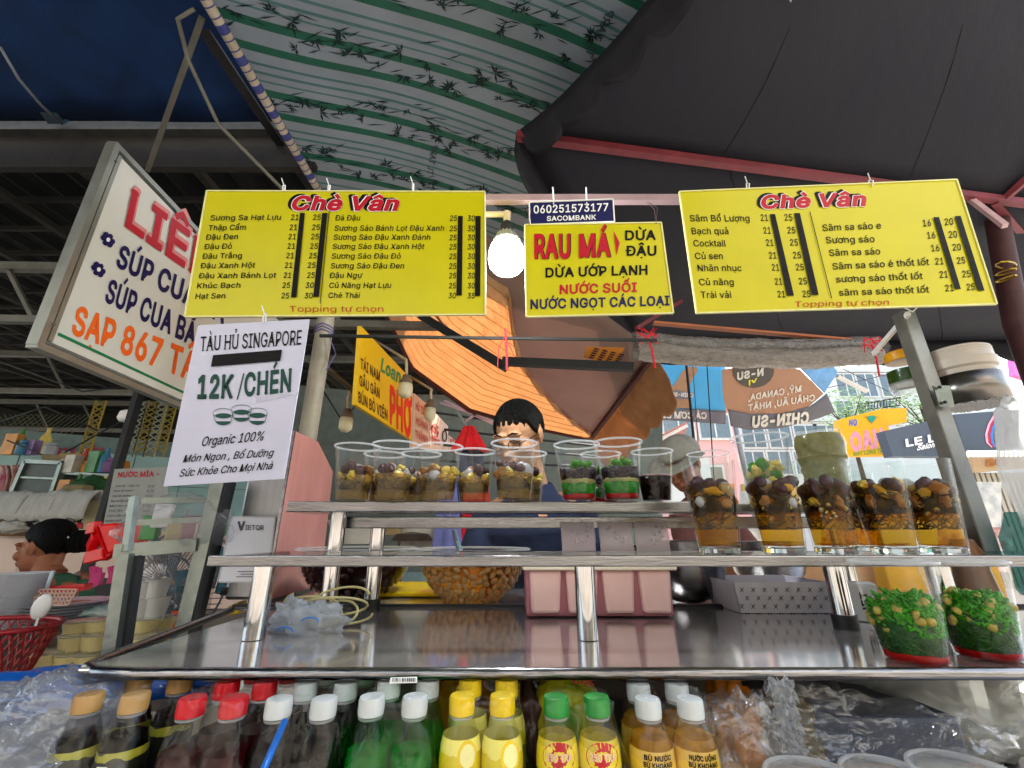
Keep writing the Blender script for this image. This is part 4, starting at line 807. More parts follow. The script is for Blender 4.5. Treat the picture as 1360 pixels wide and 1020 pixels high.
def cup(loc, label, kind, seed, group='clear plastic cups on the top shelf', sc=1., tall=1.):
    rs = random.Random(seed); t = thing('dessert_cup', label, 'cup', loc, group); t.rotation_euler.z = rs.uniform(0, 6.28); t.scale = (sc, sc, sc * tall)
    put('cup_wall', CUPM, t); put('cup_rim', RIMM, t); R = lambda z_: rcup(z_, .033, .0465, .117)
    if kind == 'soup':
        put('syrup', layer('tan0', R(.003), R(.052), .004, .052, L_TAN, .001), t)
        put('grass_jelly', layer('gj%d' % (seed % 3), R(.022) - .008, R(.042) - .005, .024, .040, S_BLK, .012, seed % 3), t)
        put('jelly_strands', strands(seed % 3, R(.022) + .0006, .022, .047, 75, S_BLK, .0010, .105), t, rot=(0, 0, rs.uniform(0, 6)))
        for k in range(13):
            a = k * .9 + rs.uniform(-.2, .2); r = .026 * rs.uniform(.8, 1.15); i = rs.choices((0, 1, 2, 3, 4), (1.6, 1.4, 6, 2., 1.2))[0]
            m, nm_, kd, s_ = DARKEN[i]; f = rs.uniform(.85, 1.25); z_ = .050 + (k % 2) * .009 + (.011 if i == 0 else 0) + rs.uniform(0, .004)
            put(nm_, topping(kd, m), t, (r * math.cos(a), r * math.sin(a), z_), (rs.uniform(0, 3), rs.uniform(0, 3), a), tuple(q * f * 1.12 for q in s_))
        for k in range(3):
            a = k * 2.1 + seed; m, nm_, kd, s_ = DARKEN[(k + seed) % 4]
            put(nm_, topping(kd, m), t, (.014 * math.cos(a), .014 * math.sin(a), .066), (rs.uniform(0, 3), rs.uniform(0, 3), a), tuple(q * 1.15 for q in s_))
    elif kind == 'green':
        put('red_syrup', layer('r0', R(.003), R(.012), .004, .012, L_RED, .001), t)
        put('pandan_jelly', layer('g0%d' % (seed % 2), R(.01), R(.036), .0115, .034, S_GRN, .005, seed), t)
        put('coconut_cream', layer('cc', R(.033) - .0005, R(.043), .031, .043, L_COCO, .004), t)
        put('red_beans', layer('rb%d' % (seed % 2), R(.041), R(.064), .041, .062, S_BEAN, .007, seed), t)
        for k in range(16):
            a = k * 1.3; r = rs.uniform(.0, .026); put('lime_jelly', topping('j', S_LIM), t, (.006 + r * math.cos(a), r * math.sin(a), .067 + rs.uniform(0, .012)), (rs.uniform(0, 3), rs.uniform(0, 3), 0), (.008, .006, .006))
    elif kind == 'dark':
        put('dark_drink', layer('dk', R(.003), R(.055), .004, .056, L_DRK, .0), t)
        put('foam_ring', layer('fm', R(.056), R(.059), .056, .0595, mat('pink_foam', '#A98E90', .6), .001), t)
    elif kind == 'fruit':
        for k in range(46):
            a = k * 2.4; r = .028 * math.sqrt((k % 9) / 9); m = (S_DUR, S_LIM, S_YEL)[k % 3]
            put('jelly_piece', topping('c', m), t, (r * math.cos(a), r * math.sin(a), .012 + k * .0012), (rs.uniform(0, 3), rs.uniform(0, 3), a), (.011, .008, .009))
    elif kind == 'clear': pass
    return t
TOPH = .0635
def xat(px, py, Y): return P(px, py, Y).x
lab = ['cup of sweet soup with a big red date, right beside the pink steel panel', 'cup of sweet soup with three dark jujubes, second from the pink steel panel', 'cup of sweet soup with pale lotus seeds below the white roadside poster', 'short-looking cup of sweet soup with a white lychee below the red cloth', 'cup of sweet soup with lychee and orange peel in front of the vendor']
for i, (px, Y) in enumerate(((468, .945), (520, .94), (582, .945), (629, .96), (683, .93))):
    cup(W(xat(px, 660, Y), Y, TOPH), lab[i], 'soup', 11 + i, sc=(1, 1.03, 1, .93, 1.04)[i])
lab = ['cup of sweet soup standing behind the two cups nearest the pink panel', 'rear cup of sweet soup between the second and third front cups', 'rear cup of sweet soup showing its rim beside the vendor neck']
for i, (px, Y) in enumerate(((506, 1.03), (556, 1.025), (700, 1.02))): cup(W(xat(px, 656, Y), Y, TOPH), lab[i], 'soup', 31 + i, sc=.98)
cup(W(xat(769, 660, .94), .94, TOPH), 'cup with green jelly, cream and black beans in front of the navy shirt', 'green', 3, sc=1.03)
cup(W(xat(826, 660, .93), .93, TOPH), 'wide rimmed cup of green jelly and black beans by the dark soda', 'green', 4, sc=1.06)
cup(W(xat(801, 656, 1.02), 1.02, TOPH), 'cup of green jelly set behind and between two like it', 'green', 6, sc=.97)
cup(W(xat(872, 660, .96), .96, TOPH), 'cup half full of dark brown drink with a pink foam ring', 'dark', 7, sc=.93)
cup(W(xat(1020, 650, .97), .97, TOPH), 'large clear cup with green and yellow jelly pieces behind the second tall glass', 'fruit', 8, sc=1.22)
cup(W(xat(947, 650, 1.0), 1.0, TOPH), 'small empty clear cup behind the first tall glass', 'clear', 9, sc=.95)

# tub of pale jelly behind the glasses
tj = thing('jelly_tub', 'clear ribbed tub packed with cloudy grey-green jelly, tallest on the top shelf', 'tub', W(xat(1099, 640, .97), .97, TOPH), )
mb = MB().lathe([(.040, 0), (.043, .03), (.045, .05), (.043, .055), (.0475, .07), (.045, .076), (.050, .095), (.047, .10), (.051, .125), (.046, .152), (.042, .156)], n=36); put('tub_wall', mb.mesh('tub_wall', CLEAR, True), tj)
mb = MB().lathe([(.038, .002), (.041, .03), (.043, .05), (.041, .055), (.0455, .07), (.043, .076), (.048, .095), (.045, .10), (.048, .125), (.043, .146), (.02, .149)], n=36); put('cloudy_jelly', mb.mesh('cloudy_jelly', liquidmat('cloudy_jelly', '#8E8C62', .8), True), tj)

# ================================================================ tall glasses on the middle shelf
GW = MB().lathe([(.030, .0), (.0325, .003), (.0335, .012), (.0455, .158), (.0445, .160), (.0430, .158), (.0305, .016), (.006, .013), (.0002, .013)], n=40).mesh('glass_wall', GLASS, True)
GB = MB().lathe([(.0295, .0012), (.0322, .004), (.0328, .011), (.0300, .0132), (.0002, .0125)], n=24).mesh('glass_foot', GBASE, False)
def glass(loc, label, seed, dark=.5, pearls=0, sc=1.):
    rs = random.Random(seed); t = thing('dessert_glass', label, 'glass', loc, 'tall glasses of layered amber dessert'); t.rotation_euler.z = rs.uniform(0, 6.28); t.scale = (sc,) * 3
    R = lambda z_: lerp(.0302, .0425, z_ / .158) - .0008
    put('glass_wall', GW, t); put('glass_foot', GB, t)
    put('amber_jelly', layer('am%d' % (seed % 3), R(.015), R(.068), .0165, .068, L_AMB, .008, seed % 3, .006), t)
    put('amber_broth', layer('ab', R(.055), R(.116), .055, .116, liquidmat('amber_broth', '#B07A28', .08, (.95, .76, .40)), .0), t)
    put('grass_jelly', layer('gg%d' % (seed % 3), R(.065) - .004, R(.095) - .006, .070, .096, S_BLK, .02, seed % 3), t)
    put('jelly_strands', strands(50 + seed % 4, R(.042) + .0003, .042, .100, 120, S_BLK, .0011, .078), t)
    for k in range(8):
        a = k * .80 + rs.uniform(-.2, .2); i = rs.choices((0, 1, 2, 3), (4, 1, 3, 1))[0]; m, nm_, kd, s_ = DARKEN[i]
        put(nm_, topping(kd, m), t, (.029 * math.cos(a), .029 * math.sin(a), .103 + (k % 3) * .007 + (.004 if i == 0 else 0)), (rs.uniform(0, 3), rs.uniform(0, 3), a), tuple(q * rs.uniform(.8, 1.35) * (1.25 if i == 0 else 1) for q in s_))
    for k in range(4):
        a = k * 1.6; m, nm_, kd, s_ = DARKEN[rs.choice((0, 0, 1))]
        put(nm_, topping(kd, m), t, (.020 * math.cos(a), .020 * math.sin(a), .117), (rs.uniform(0, 3), rs.uniform(0, 3), a), tuple(q * 1.2 for q in s_))
    for k in range(5):
        a = k * 1.25 + .5; m, nm_, kd, s_ = DARKEN[rs.choice((2, 1, 3))]
        put(nm_, topping(kd, m), t, (.030 * math.cos(a), .030 * math.sin(a), .086), (rs.uniform(0, 3), rs.uniform(0, 3), a), tuple(q * 1.1 for q in s_))
    for k in range(pearls):
        a = rs.uniform(0, 6.28); z_ = rs.uniform(.058, .088); r = R(z_) - .004
        put('white_pearl', topping('r', S_WHT), t, (r * math.cos(a), r * math.sin(a), z_), (0, 0, 0), (.0042,) * 3)
    return t
GH = -.0354
for i, (px, Y, lb_, pr) in enumerate(((956, .795, 'glass of amber dessert with long dark jelly strands, beside the smaller cup rim', 6), (1042, .795, 'glass of amber dessert with two dark jujubes on top, before the wide clear cup', 8), (1112, .80, 'glass of amber dessert crowded with white pearls in front of the jelly tub', 36), (1189, .79, 'glass of amber dessert with brown longan below the yellow street sign', 10), (1254, .80, 'glass of amber dessert with a large red jujube, next to the steel angle post', 16))):
    glass(W(xat(px, 733, Y), Y, GH), lb_, 70 + i, pearls=pr)
glass(W(xat(1146, 722, .90), .90, GH), 'glass of amber dessert standing behind two others in the gap between them', 80, pearls=14, sc=.95)

# ================================================================ green jelly cups low on the deck
def worms(key, m, seed, r, z0, z1, n, a0, th=.0022):
    k = ('wm', key, seed)
    if k in LAYERS: return LAYERS[k]
    rs = random.Random(seed); mb = MB()
    for _ in range(n):
        a = a0 + rs.gauss(0, 1.3); z_ = lerp(z0 + max(0, math.cos(a - a0)) * -.012, z1, rs.random()); rr = (.0318 + .0135 * z_ / .117) * rs.uniform(.75, 1.0) * (1 - max(0, z_ - .062) * 30); p = Vector((rr * math.cos(a), rr * math.sin(a), z_)); d = Vector((rs.gauss(0, 1), rs.gauss(0, 1), rs.gauss(0, .7))).normalized(); pts = [p]
        for q in range(4):
            d = (d + Vector((rs.gauss(0, .6), rs.gauss(0, .6), rs.gauss(0, .5)))).normalized(); e = pts[-1] + d * .0027; h_ = math.hypot(e.x, e.y); mx = (.0318 + .0135 * e.z / .117) - max(0, e.z - .07) * .6
            if h_ > mx: e.x *= mx / h_; e.y *= mx / h_
            pts.append(e)
        mb.tube(pts, [th * .7, th, th, th, th * .6], 6)
    LAYERS[k] = mb.mesh('jelly_strands', m, 'all'); return LAYERS[k]
def ecup(loc, label, seed):
    rs = random.Random(seed); t = thing('jelly_cup', label, 'cup', loc, 'tall clear cups of green jelly on the deck')
    put('cup_wall', CUPM, t, sc=(1.03, 1.03, 1.03)); put('cup_rim', RIMM, t, sc=(1.03, 1.03, 1.03)); R = lambda z_: rcup(z_, .033, .0465, .117) + .001
    put('red_syrup', layer('er', R(.003), R(.011), .003, .012, L_RED, .001), t)
    put('dark_pandan_jelly', layer('eg%d' % seed, R(.011), R(.05), .0115, .050, S_DGR, .004, seed), t)
    put('lime_jelly', worms('lime', S_LIM, seed, .032, .046, .077, 1300, 5.2, .0019), t); put('durian_chunk', worms('durian', S_DUR, seed + 5, .030, .052, .076, 40, 3.3, .0058), t)
    put('jelly_core', layer('ec%d' % seed, R(.045) - .006, .012, .048, .074, S_DGR, .008, seed, .004), t); put('jelly_strands', strands(90 + seed, R(.014) + .0003, .014, .056, 150, S_DGR, .0013, .115), t)
    return t
DH = -.156
ecup(W(.523, .645, DH), 'cup of dark and lime green jelly over red syrup, wholly in view on the deck', 1)
ecup(W(.632, .66, DH), 'cup of green jelly over red syrup cut by the photo edge on the deck', 2)

# ================================================================ bowls, boxes and trays behind
def bowl_glass(loc, label, R_, H, fillm, beans=0, seed=1, fill=.8, bm=None):
    t = thing('glass_bowl', label, 'bowl', loc); rs = random.Random(seed)
    prof = [(R_ * .42, 0), (R_ * .5, .003), (R_ * .72, H * .22), (R_ * .88, H * .5), (R_ * .98, H * .85), (R_, H)]
    put('bowl_wall', MB().lathe(prof + [(R_ * 1.03, H * 1.02), (R_ * 1.035, H), (R_ * 1.0, H * .98)], n=48, cap1=False).mesh('bowl_wall', GLASS, True), t)
    ip = [(r * .965, z_ + .004) for r, z_ in prof if z_ < H * fill] ; rt = R_ * lerp(.88, .98, (fill - .5) / .35) * .96
    put('bowl_contents', MB().lathe(ip + [(rt, H * fill), (rt * .5, H * fill + .001)], n=48).mesh('bowl_contents', fillm, True), t)
    torus_ = torus(MB(), R_ * 1.02, H, .003, 48, 8).mesh('bowl_rim', RIMC, True); put('bowl_rim', torus_, t)
    def rad(z_):
        for (r0, z0_), (r1, z1_) in zip(prof, prof[1:]):
            if z0_ <= z_ <= z1_: return lerp(r0, r1, (z_ - z0_) / (z1_ - z0_))
        return R_
    pts_ = []
    for _ in range(beans * 30):
        if len(pts_) >= beans: break
        z_ = H * fill * rs.uniform(.03, .96); a = 3.2 + 3.05 * rs.random(); r = rad(z_) * .935; p = Vector((r * math.cos(a), r * math.sin(a), z_))
        if all((p - q_[0]).length > .0145 for q_ in pts_): pts_.append((p, a))
    for p, a in pts_: put('bean', topping('e', bm), t, p, (rs.uniform(-1.5, 1.5), 0, a), (.0042, .0112 * rs.uniform(.85, 1.1), .0066))
    return t
BW = mat('cooked_bean', '#C29A66', .35, var=.2, coat=.3, transl=.15)
bp_ = P(627, 790, 1.19); b0 = bowl_glass(W(P(627, 790, 1.19).x, 1.19, -.154), 'big glass bowl of pale brown beans in syrup behind the middle shelf', .142, .115, L_BRN, 190, 5, .80, BW)
b1 = bowl_glass(W(P(470, 780, 1.24).x, 1.24, -.154), 'big glass bowl of dark red bean soup behind the two chromed legs', .15, .115, liquidmat('dark_bean_soup', '#2E1010', .95), 60, 6, .82, mat('dark_bean', '#2A0D10', .3, coat=.4))
# ladle in the beans
ld = MB().tube([P(603, 704, 1.2), P(607, 720, 1.2), P(612, 735, 1.17)], [.006, .007, .009], 8)
solo('ladle', ld, mat('grey_plastic_handle', '#5F6E78', .4), 'grey plastic ladle handle sticking out of the bean bowl', 'ladle', smooth=True)
solo('yellow_tray', MB().box(W(P(560, 800, 1.35).x, 1.36, -.150), (.34, .26, .012)), mat('yellow_plastic', '#D9B90E', .35), 'flat yellow plastic tray under the two glass bowls', 'tray', bevel=.004)

# pink condiment box with open clear lids
PINK = mat('pink_plastic', '#FAD2CF', .3, var=.06, transl=.2, coat=.2); PINKD = mat('deep_pink_plastic', '#C07E8C', .35, var=.08, transl=.2); CREAM = mat('cream_plastic', '#EFE6D6', .35, var=.06)
cb = thing('condiment_box', 'pink four compartment seasoning box with raised clear lids behind the centre leg', 'box', W(.245, .985, -.156))
X0, X1, YF = P(699, 800, .93).x, P(897, 800, .93).x, .93; wb = X1 - X0
MB().slab([W(X0, YF + .012, -.154), W(X1, YF + .012, -.154), W(X1 + .002, YF + .012, -.055), W(X0 - .002, YF + .012, -.055)], (0, .11, 0)).build('box_shell', PINKD, cb, bevel=.006)
for k in range(4):
    a = X0 + .006 + k * wb / 4; bmid = MB().slab([W(a + .004, YF, -.147), W(a + wb / 4 - .014, YF, -.147), W(a + wb / 4 - .008, YF, -.07), W(a, YF, -.07)], (0, .05, 0)); bmid.build('compartment', PINK, cb, bevel=.006)
MB().box(W((X0 + X1) / 2, YF + .05, -.064), (wb + .014, .125, .010)).build('box_rim', CREAM, cb, bevel=.003)
MB().box(W((X0 + X1) / 2, YF + .05, -.0585), (wb + .008, .118, .0015)).build('inner_top', PINKD, cb)
LIDF = film('frosted_lid', (.95, .93, .95), 1.5, .12, body=.42, bcol=(.98, .9, .93), bump=.6, bscale=70)
for k, px in enumerate((769, 820, 868)):
    x = P(px, 720, 1.0).x; y = 1.0; w = .036; a = W(x, y, 0)
    l = MB().slab([W(x - w, y, -.06), W(x + w, y, -.06), W(x + w, y + .012, .022), W(x - w, y + .012, .022)], (0, .004, 0)).build('clear_lid', LIDF, cb)
    mb = MB(); mb.tube([W(x + .013 * math.cos(q * .3927 ), y + .013, .022 + .011 * math.sin(q * .3927)) for q in range(9)], .003, 8); mb.build('lid_handle', CLEAR, l, smooth='all')
    mb = MB(); mb.bar(W(x - w, y + .004, -.02), W(x - w, y + .012, .022), .0022).bar(W(x + w, y + .004, -.02), W(x + w, y + .012, .022), .0022).bar(W(x - w, y + .0115, .022), W(x + w, y + .0115, .022), .0022).build('lid_edge', RIMC, l)
    mb = MB(); rs = random.Random(k)
    for q in range(9):
        cx, cz = x + rs.uniform(-.026, .026), rs.uniform(-.03, .014); mb.ball(W(cx, y + .006, cz), (.0035, .0012, .0035), 7, 5)
    mb.build('flower_relief', film('relief', (.95, .93, .95), 1.6, .2, body=.3, bcol=(.85, .8, .84)), l, smooth='all')
MB().slab([W(X0 + .004, 1.0, -.056), W(X0 + .07, 1.0, -.056), W(X0 + .07, 1.07, -.044), W(X0 + .004, 1.07, -.044)], (0, 0, .003)).build('clear_lid', LIDF, cb)

def steel_bowl(loc, label, R_, H):
    t = thing('steel_bowl', label, 'bowl', loc, 'steel mixing bowls behind the rack')
    prof = [(R_ * .35, 0), (R_ * .6, H * .08), (R_ * .85, H * .35), (R_ * .97, H * .7), (R_, H), (R_ * 1.02, H * 1.005), (R_ * .98, H * .99), (R_ * .93, H * .6), (R_ * .6, H * .12), (R_ * .1, H * .05)]
    put('bowl_wall', MB().lathe(prof, n=44).mesh('bowl_wall', STEEL, True), t); return t
steel_bowl(W(P(912, 790, 1.14).x + .01, 1.15, -.154), 'deep stainless bowl beside the pink seasoning box', .098, .135)
steel_bowl(W(P(1035, 750, 1.3).x, 1.36, -.154), 'stainless bowl standing behind the checked paper tray', .105, .13)
steel_bowl(W(P(1010, 750, 1.3).x - .3, 1.5, -.154), 'shadowed stainless bowl further back behind the condiment box', .10, .12)

# paper tray with x marks
tr = thing('paper_tray', 'pale grey paper tray printed with small crosses behind the rack', 'tray', W(.48, 1.02, -.156))
TRM = mat('grey_lilac_card', '#D6D4E0', .6, var=.06); a, b = P(985, 822, .99), P(1106, 822, .99); tl, t2 = P(973, 776, .96), P(1104, 782, .96)
for p in (a, b): p.z = EYE - .155
for p in (tl, t2): p.z = EYE - .094
dy = Vector((0, .13, 0))
pt_ = Plane.three(a, b, tl)
MB().slab([a, b, t2, tl], (0, .003, 0)).build('tray_side', TRM, tr); MB().slab([a + dy, b + dy, t2 + dy * 1.2, tl + dy * 1.2], (0, .003, 0)).build('tray_side', TRM, tr)
MB().slab([a, tl, tl + dy * 1.2, a + dy], (.003, 0, 0)).build('tray_side', TRM, tr); MB().slab([b, t2, t2 + dy * 1.2, b + dy], (.003, 0, 0)).build('tray_side', TRM, tr)
MB().slab([a, b, b + dy, a + dy], (0, 0, .003)).build('tray_base', TRM, tr)
mb = MB()
for j in range(4):
    for i in range(8):
        x, y = 985 + i * 15 + (j % 2) * 7, 783 + j * 11
        if x > 1100: continue
        for s in (-1, 1): mb.slab([pt_.on(x - 2.6, y - 2.6 * s, .001), pt_.on(x - 2., y - 3 * s, .001), pt_.on(x + 2.6, y + 2.6 * s, .001), pt_.on(x + 2., y + 3 * s, .001)], pt_.n * (.0003 + .0001 * s))
mb.build('cross_print', BLK, tr)
# white carton with lettering
ct_ = thing('white_carton', 'small white upright carton with black letters beside a black rubber foot', 'carton', W(.60, .87, -.156))
a = W(P(1152, 838, .9).x, .90, -.155); e = Euler((0, 0, -.5))
def cp(x, y, z_): q = Vector((x, y, z_)); q.rotate(e); return a + q
MB().add([cp(x, y, z_) for z_ in (0, .065) for x, y in ((-.022, 0), (.03, 0), (.03, .05), (-.022, .05))], [[3, 2, 1, 0], [4, 5, 6, 7], [0, 1, 5, 4], [1, 2, 6, 5], [2, 3, 7, 6], [3, 0, 4, 7]]).build('carton_body', mat('white_card', '#C9C9CC', .5, var=.05), ct_, bevel=.0015)
pq = Plane.three(cp(-.022, 0, 0), cp(.03, 0, 0), cp(.03, 0, .06))
mb = MB(); c_ = lambda p_: (680 + F * ((p_ - Vector((0, 0, EYE))).x / ((p_.y) * CP + (p_.z - EYE) * SP)), 510 - F * (((p_.z - EYE) * CP - p_.y * SP) / ((p_.y) * CP + (p_.z - EYE) * SP)))
q0, q1 = c_(cp(.012, 0, .016)), c_(cp(.012, 0, .052)); letters(mb, pq, 'JET', q0, q1, 9, up=(-1, .1), bold=.15, off=.0006); mb.build('lettering', BLK, ct_)

# crumpled bag with cord on the deck
def crumple(c, r, seed, nu=40, nv=26, amp=.45):
    mb = MB(); c = Vector(c)
    def w(q):
        return 1 + amp * nz(q.x * 2.2 + seed, q.y * 2.2, q.z * 2.2) + amp * .5 * abs(nz(q.x * 6 + seed, q.y * 6, q.z * 6)) + amp * .16 * nz(q.x * 15, q.y * 15 + seed, q.z * 15)
    return mb.ball(c, r, nu, nv, wob=w)
cg = thing('crumpled_bag', 'knotted clear plastic bag with blue print and yellow cord on the deck', 'plastic bag', P(411, 838, .80))
cbag = P(411, 828, .82)
crumple(cbag, (.052, .035, .026), 3, amp=.6).build('bag_film', film('frosty_bag', (.9, .92, .95), 1.5, .18, bump=1, bscale=40, body=.42, bcol=(.7, .75, .82)), cg, smooth='all')
crumple(cbag + Vector((-.03, .0, .012)), (.03, .026, .022), 9, amp=.6).build('bag_film', film('frosty_bag'), cg, smooth='all')
CORD = mat('yellowed_cord', '#B9AE7E', .5, var=.2)
for seed in range(6):
    rs = random.Random(seed); pts = []; c = cbag + Vector((rs.uniform(-.03, .04), .03, rs.uniform(.01, .035))); a0 = rs.uniform(0, 6)
    for t in range(22): pts.append(c + Vector((.045 * math.cos(a0 + t * .28) * (1 + .1 * seed % 1), .02 * math.sin(t * .4), .022 * math.sin(a0 + t * .28) - .0012 * t)))
    MB().tube(pts, .0021, 7).build('cord', CORD, cg, smooth='all')
mb = MB()
for x, y in ((378, 838), (412, 825)): mb.tube([P(x + 11 * math.cos(t * .45 + 3), y + 5 * math.sin(t * .45 + 3), .775) for t in range(9)], .0011, 6)
mb.build('print_mark', mat('blue_ink', '#2A6FC2', .5), cg)

# ================================================================ shrink wrapped bottle packs
CAPM = {}
def capmesh(m):
    if m.name not in CAPM:
        mb = MB(); n = 40; prof = [(.0135, 0), (.0138, .003), (.0136, .004), (.0134, .014), (.0128, .0165), (.0105, .0172), (.0002, .0172)]
        mb.lathe(prof, n=n, wob=lambda q, a: q * 1.0 if q.z > .0145 or q.z < .0035 else Vector((q.x * (1 + .03 * math.cos(a * 20)), q.y * (1 + .03 * math.cos(a * 20)), q.z)))
        CAPM[m.name] = mb.mesh('cap', m, True)
    return CAPM[m.name]
PET = film('bottle_pet', (.96, .97, .97), 1.5, .02, bump=.25, bscale=55, head_on=.35)
def bottle(loc, label, capm, liq, group, style='soda', tint=None, lab_m=None, fillz=.0, tilt=(0, 0), seed=0, text=None, patch=None):
    """origin at the cap top; the bottle hangs below it"""
    t = thing('drink_bottle', label, 'bottle', loc, group); t.rotation_euler = (tilt[0], tilt[1], seed * 1.7)
    w = {'soda': [(.0105, -.017), (.0122, -.021), (.0150, -.027), (.0188, -.037), (.0215, -.048), (.0228, -.062), (.0230, -.08), (.0230, -.23)],
         'tea': [(.0105, -.017), (.0125, -.020), (.0155, -.026), (.0195, -.033), (.0218, -.041), (.0228, -.052), (.0228, -.23)],
         'slim': [(.0105, -.017), (.0125, -.021), (.0150, -.027), (.0185, -.035), (.0208, -.044), (.0218, -.056), (.0218, -.23)]}[style]
    k = ('w', style, tint or 'pet')
    if k not in TM: TM[k] = MB().lathe(w[::-1], n=32, cap1=False).mesh('bottle_wall', film('tinted_' + tint, {'green': (.45, .95, .6), 'dark': (.75, .75, .75)}[tint], 1.5, .02, bump=.25, bscale=55, head_on=.35) if tint else PET, True)
    put('bottle_wall', TM[k], t); put('cap', capmesh(capm), t, (0, 0, -.0172))
    torus_k = 'neckring'
    if torus_k not in TM: TM[torus_k] = torus(MB(), .0118, -.0195, .0014, 24, 6).mesh('neck_ring', RIMC, True)
    put('neck_ring', TM[torus_k], t)
    k = ('l', style, liq.name, round(fillz, 3))
    if k not in TM:
        pr = [(r - .0012, z_) for r, z_ in w if z_ <= fillz]; top = [(.0002, pr[0][1] + .0), ]
        TM[k] = MB().lathe([(r, z_) for r, z_ in pr[::-1]] , n=28).mesh('drink', liq, True)
    put('drink', TM[k], t)
    if lab_m:
        k = ('lb', style, lab_m.name)
        if k not in TM: zt = {'soda': -.045, 'tea': -.040, 'slim': -.033}[style]; TM[k] = MB().lathe([(w[-1][0] + .0006, -.20)] + [(r + .0006, z_) for r, z_ in w[::-1] if -.2 < z_ <= zt], n=32, cap0=False, cap1=False).mesh('bottle_label', lab_m, True)
        put('bottle_label', TM[k], t)
    if patch:
        for (nm_, m_, ac, zc, ra, rz_, dr) in patch:
            r = w[-1][0] + .0009 + dr; n_ = 20; rr = lambda z_: max(.006, (lambda q: q + .0009 + dr)(next((lerp(a_[0], b_[0], (z_ - a_[1]) / (b_[1] - a_[1])) for a_, b_ in zip(w, w[1:]) if b_[1] <= z_ <= a_[1]), w[-1][0])))
            mb = MB(); c_ = []
            for ring in (0, .5, 1):
                for k2 in range(n_): A_ = -1.5708 - seed * 1.7 + ac + ra * ring * math.cos(6.283 * k2 / n_); Z_ = zc + rz_ * ring * math.sin(6.283 * k2 / n_); c_.append(Vector((rr(Z_) * math.cos(A_), rr(Z_) * math.sin(A_), Z_)))
            mb.add(c_, [[i_ * n_ + k2, i_ * n_ + (k2 + 1) % n_, (i_ + 1) * n_ + (k2 + 1) % n_, (i_ + 1) * n_ + k2] for i_ in (0, 1) for k2 in range(n_)]); put(nm_, mb.mesh(nm_, m_, 'all'), t)
    if text:
        mb = MB()
        for (s, zc, hh, half, m_, bd) in text:
            polys, wd = glyph_polys(s, bd); mb = MB(); r = w[-1][0] + .0012
            for p_, l_ in polys:
                vs = []
                for x, y in p_: a = -1.5708 - seed * 1.7 + (x / wd - .5) * 2 * half; vs.append(Vector((r * math.cos(a), r * math.sin(a), zc + y * hh)))
                mb.poly(*vs)
            put('lettering', mb.mesh('lettering', m_), t)
    return t
CR, CW, CY, CG, CGD, CWG = [mat(n_, c_2, .35, var=.06, coat=.3) for n_, c_2 in (('red_cap', '#C01020'), ('white_cap', '#C9D0D2'), ('yellow_cap', '#E0C010'), ('green_cap', '#1E8A34'), ('gold_cap', '#B08A50'), ('frosty_cap', '#B9C2C6'))]
Q_GR = liquidmat('green_soda', '#10B454', .4, (.12, .88, .4)); Q_CO = liquidmat('cola', '#120A0A', .95); Q_RD = liquidmat('dark_red_soda', '#4A0812', .85); Q_TE = liquidmat('lemon_tea', '#6A4326', .7); Q_OR = liquidmat('orange_water', '#D9A01E', .65, (.9, .65, .2)); Q_CL = liquidmat('black_tea', '#1A1A16', .9)
def labmat(name, stops, scale=1.):
    if name in MATS: return MATS[name]
    m = bpy.data.materials.new(name); m.use_nodes = True; nt = m.node_tree; b = nt.nodes['Principled BSDF']; b.inputs['Roughness'].default_value = .35; b.inputs['Coat Weight'].default_value = .4
    tc = nt.nodes.new('ShaderNodeTexCoord'); sp = nt.nodes.new('ShaderNodeSeparateXYZ'); nt.links.new(tc.outputs['Object'], sp.inputs[0])
    n = nt.nodes.new('ShaderNodeTexNoise'); n.inputs['Scale'].default_value = 45; nt.links.new(tc.outputs['Object'], n.inputs['Vector'])
    ad = nt.nodes.new('ShaderNodeMath'); ad.operation = 'MULTIPLY_ADD'; nt.links.new(n.outputs[0], ad.inputs[0]); ad.inputs[1].default_value = .02; nt.links.new(sp.outputs[2], ad.inputs[2])
    mr = nt.nodes.new('ShaderNodeMapRange'); mr.inputs[1].default_value = -.095; mr.inputs[2].default_value = -.028; nt.links.new(ad.outputs[0], mr.inputs[0])
    cr = nt.nodes.new('ShaderNodeValToRGB'); cr.color_ramp.interpolation = 'CONSTANT'; el = cr.color_ramp.elements
    el[0].color = (*hexc(stops[0][1]), 1); el[1].position = stops[1][0]; el[1].color = (*hexc(stops[1][1]), 1)
    for p_, c in stops[2:]: e = el.new(p_); e.color = (*hexc(c), 1)
    nt.links.new(mr.outputs[0], cr.inputs[0]); nt.links.new(cr.outputs[0], b.inputs['Base Color']); MATS[name] = m; return m
LB_LEM = labmat('lemon_label', [(0, '#1C6B3A'), (.45, '#0F4A2C'), (.62, '#D6C41A'), (.85, '#E8E06A')]); LB_TEA = labmat('tea_label', [(0, '#1B6A2E'), (.5, '#174F2E'), (.66, '#E4CF22'), (.95, '#C8B420')])
LB_OR = labmat('orange_label', [(0, '#E0A820'), (.5, '#E6BF3A'), (.8, '#D9B24A')]); LB_BK = labmat('black_label', [(0, '#141713'), (.55, '#191D16'), (.74, '#9A9A2E'), (.86, '#1E241A')])
HZ = -.170
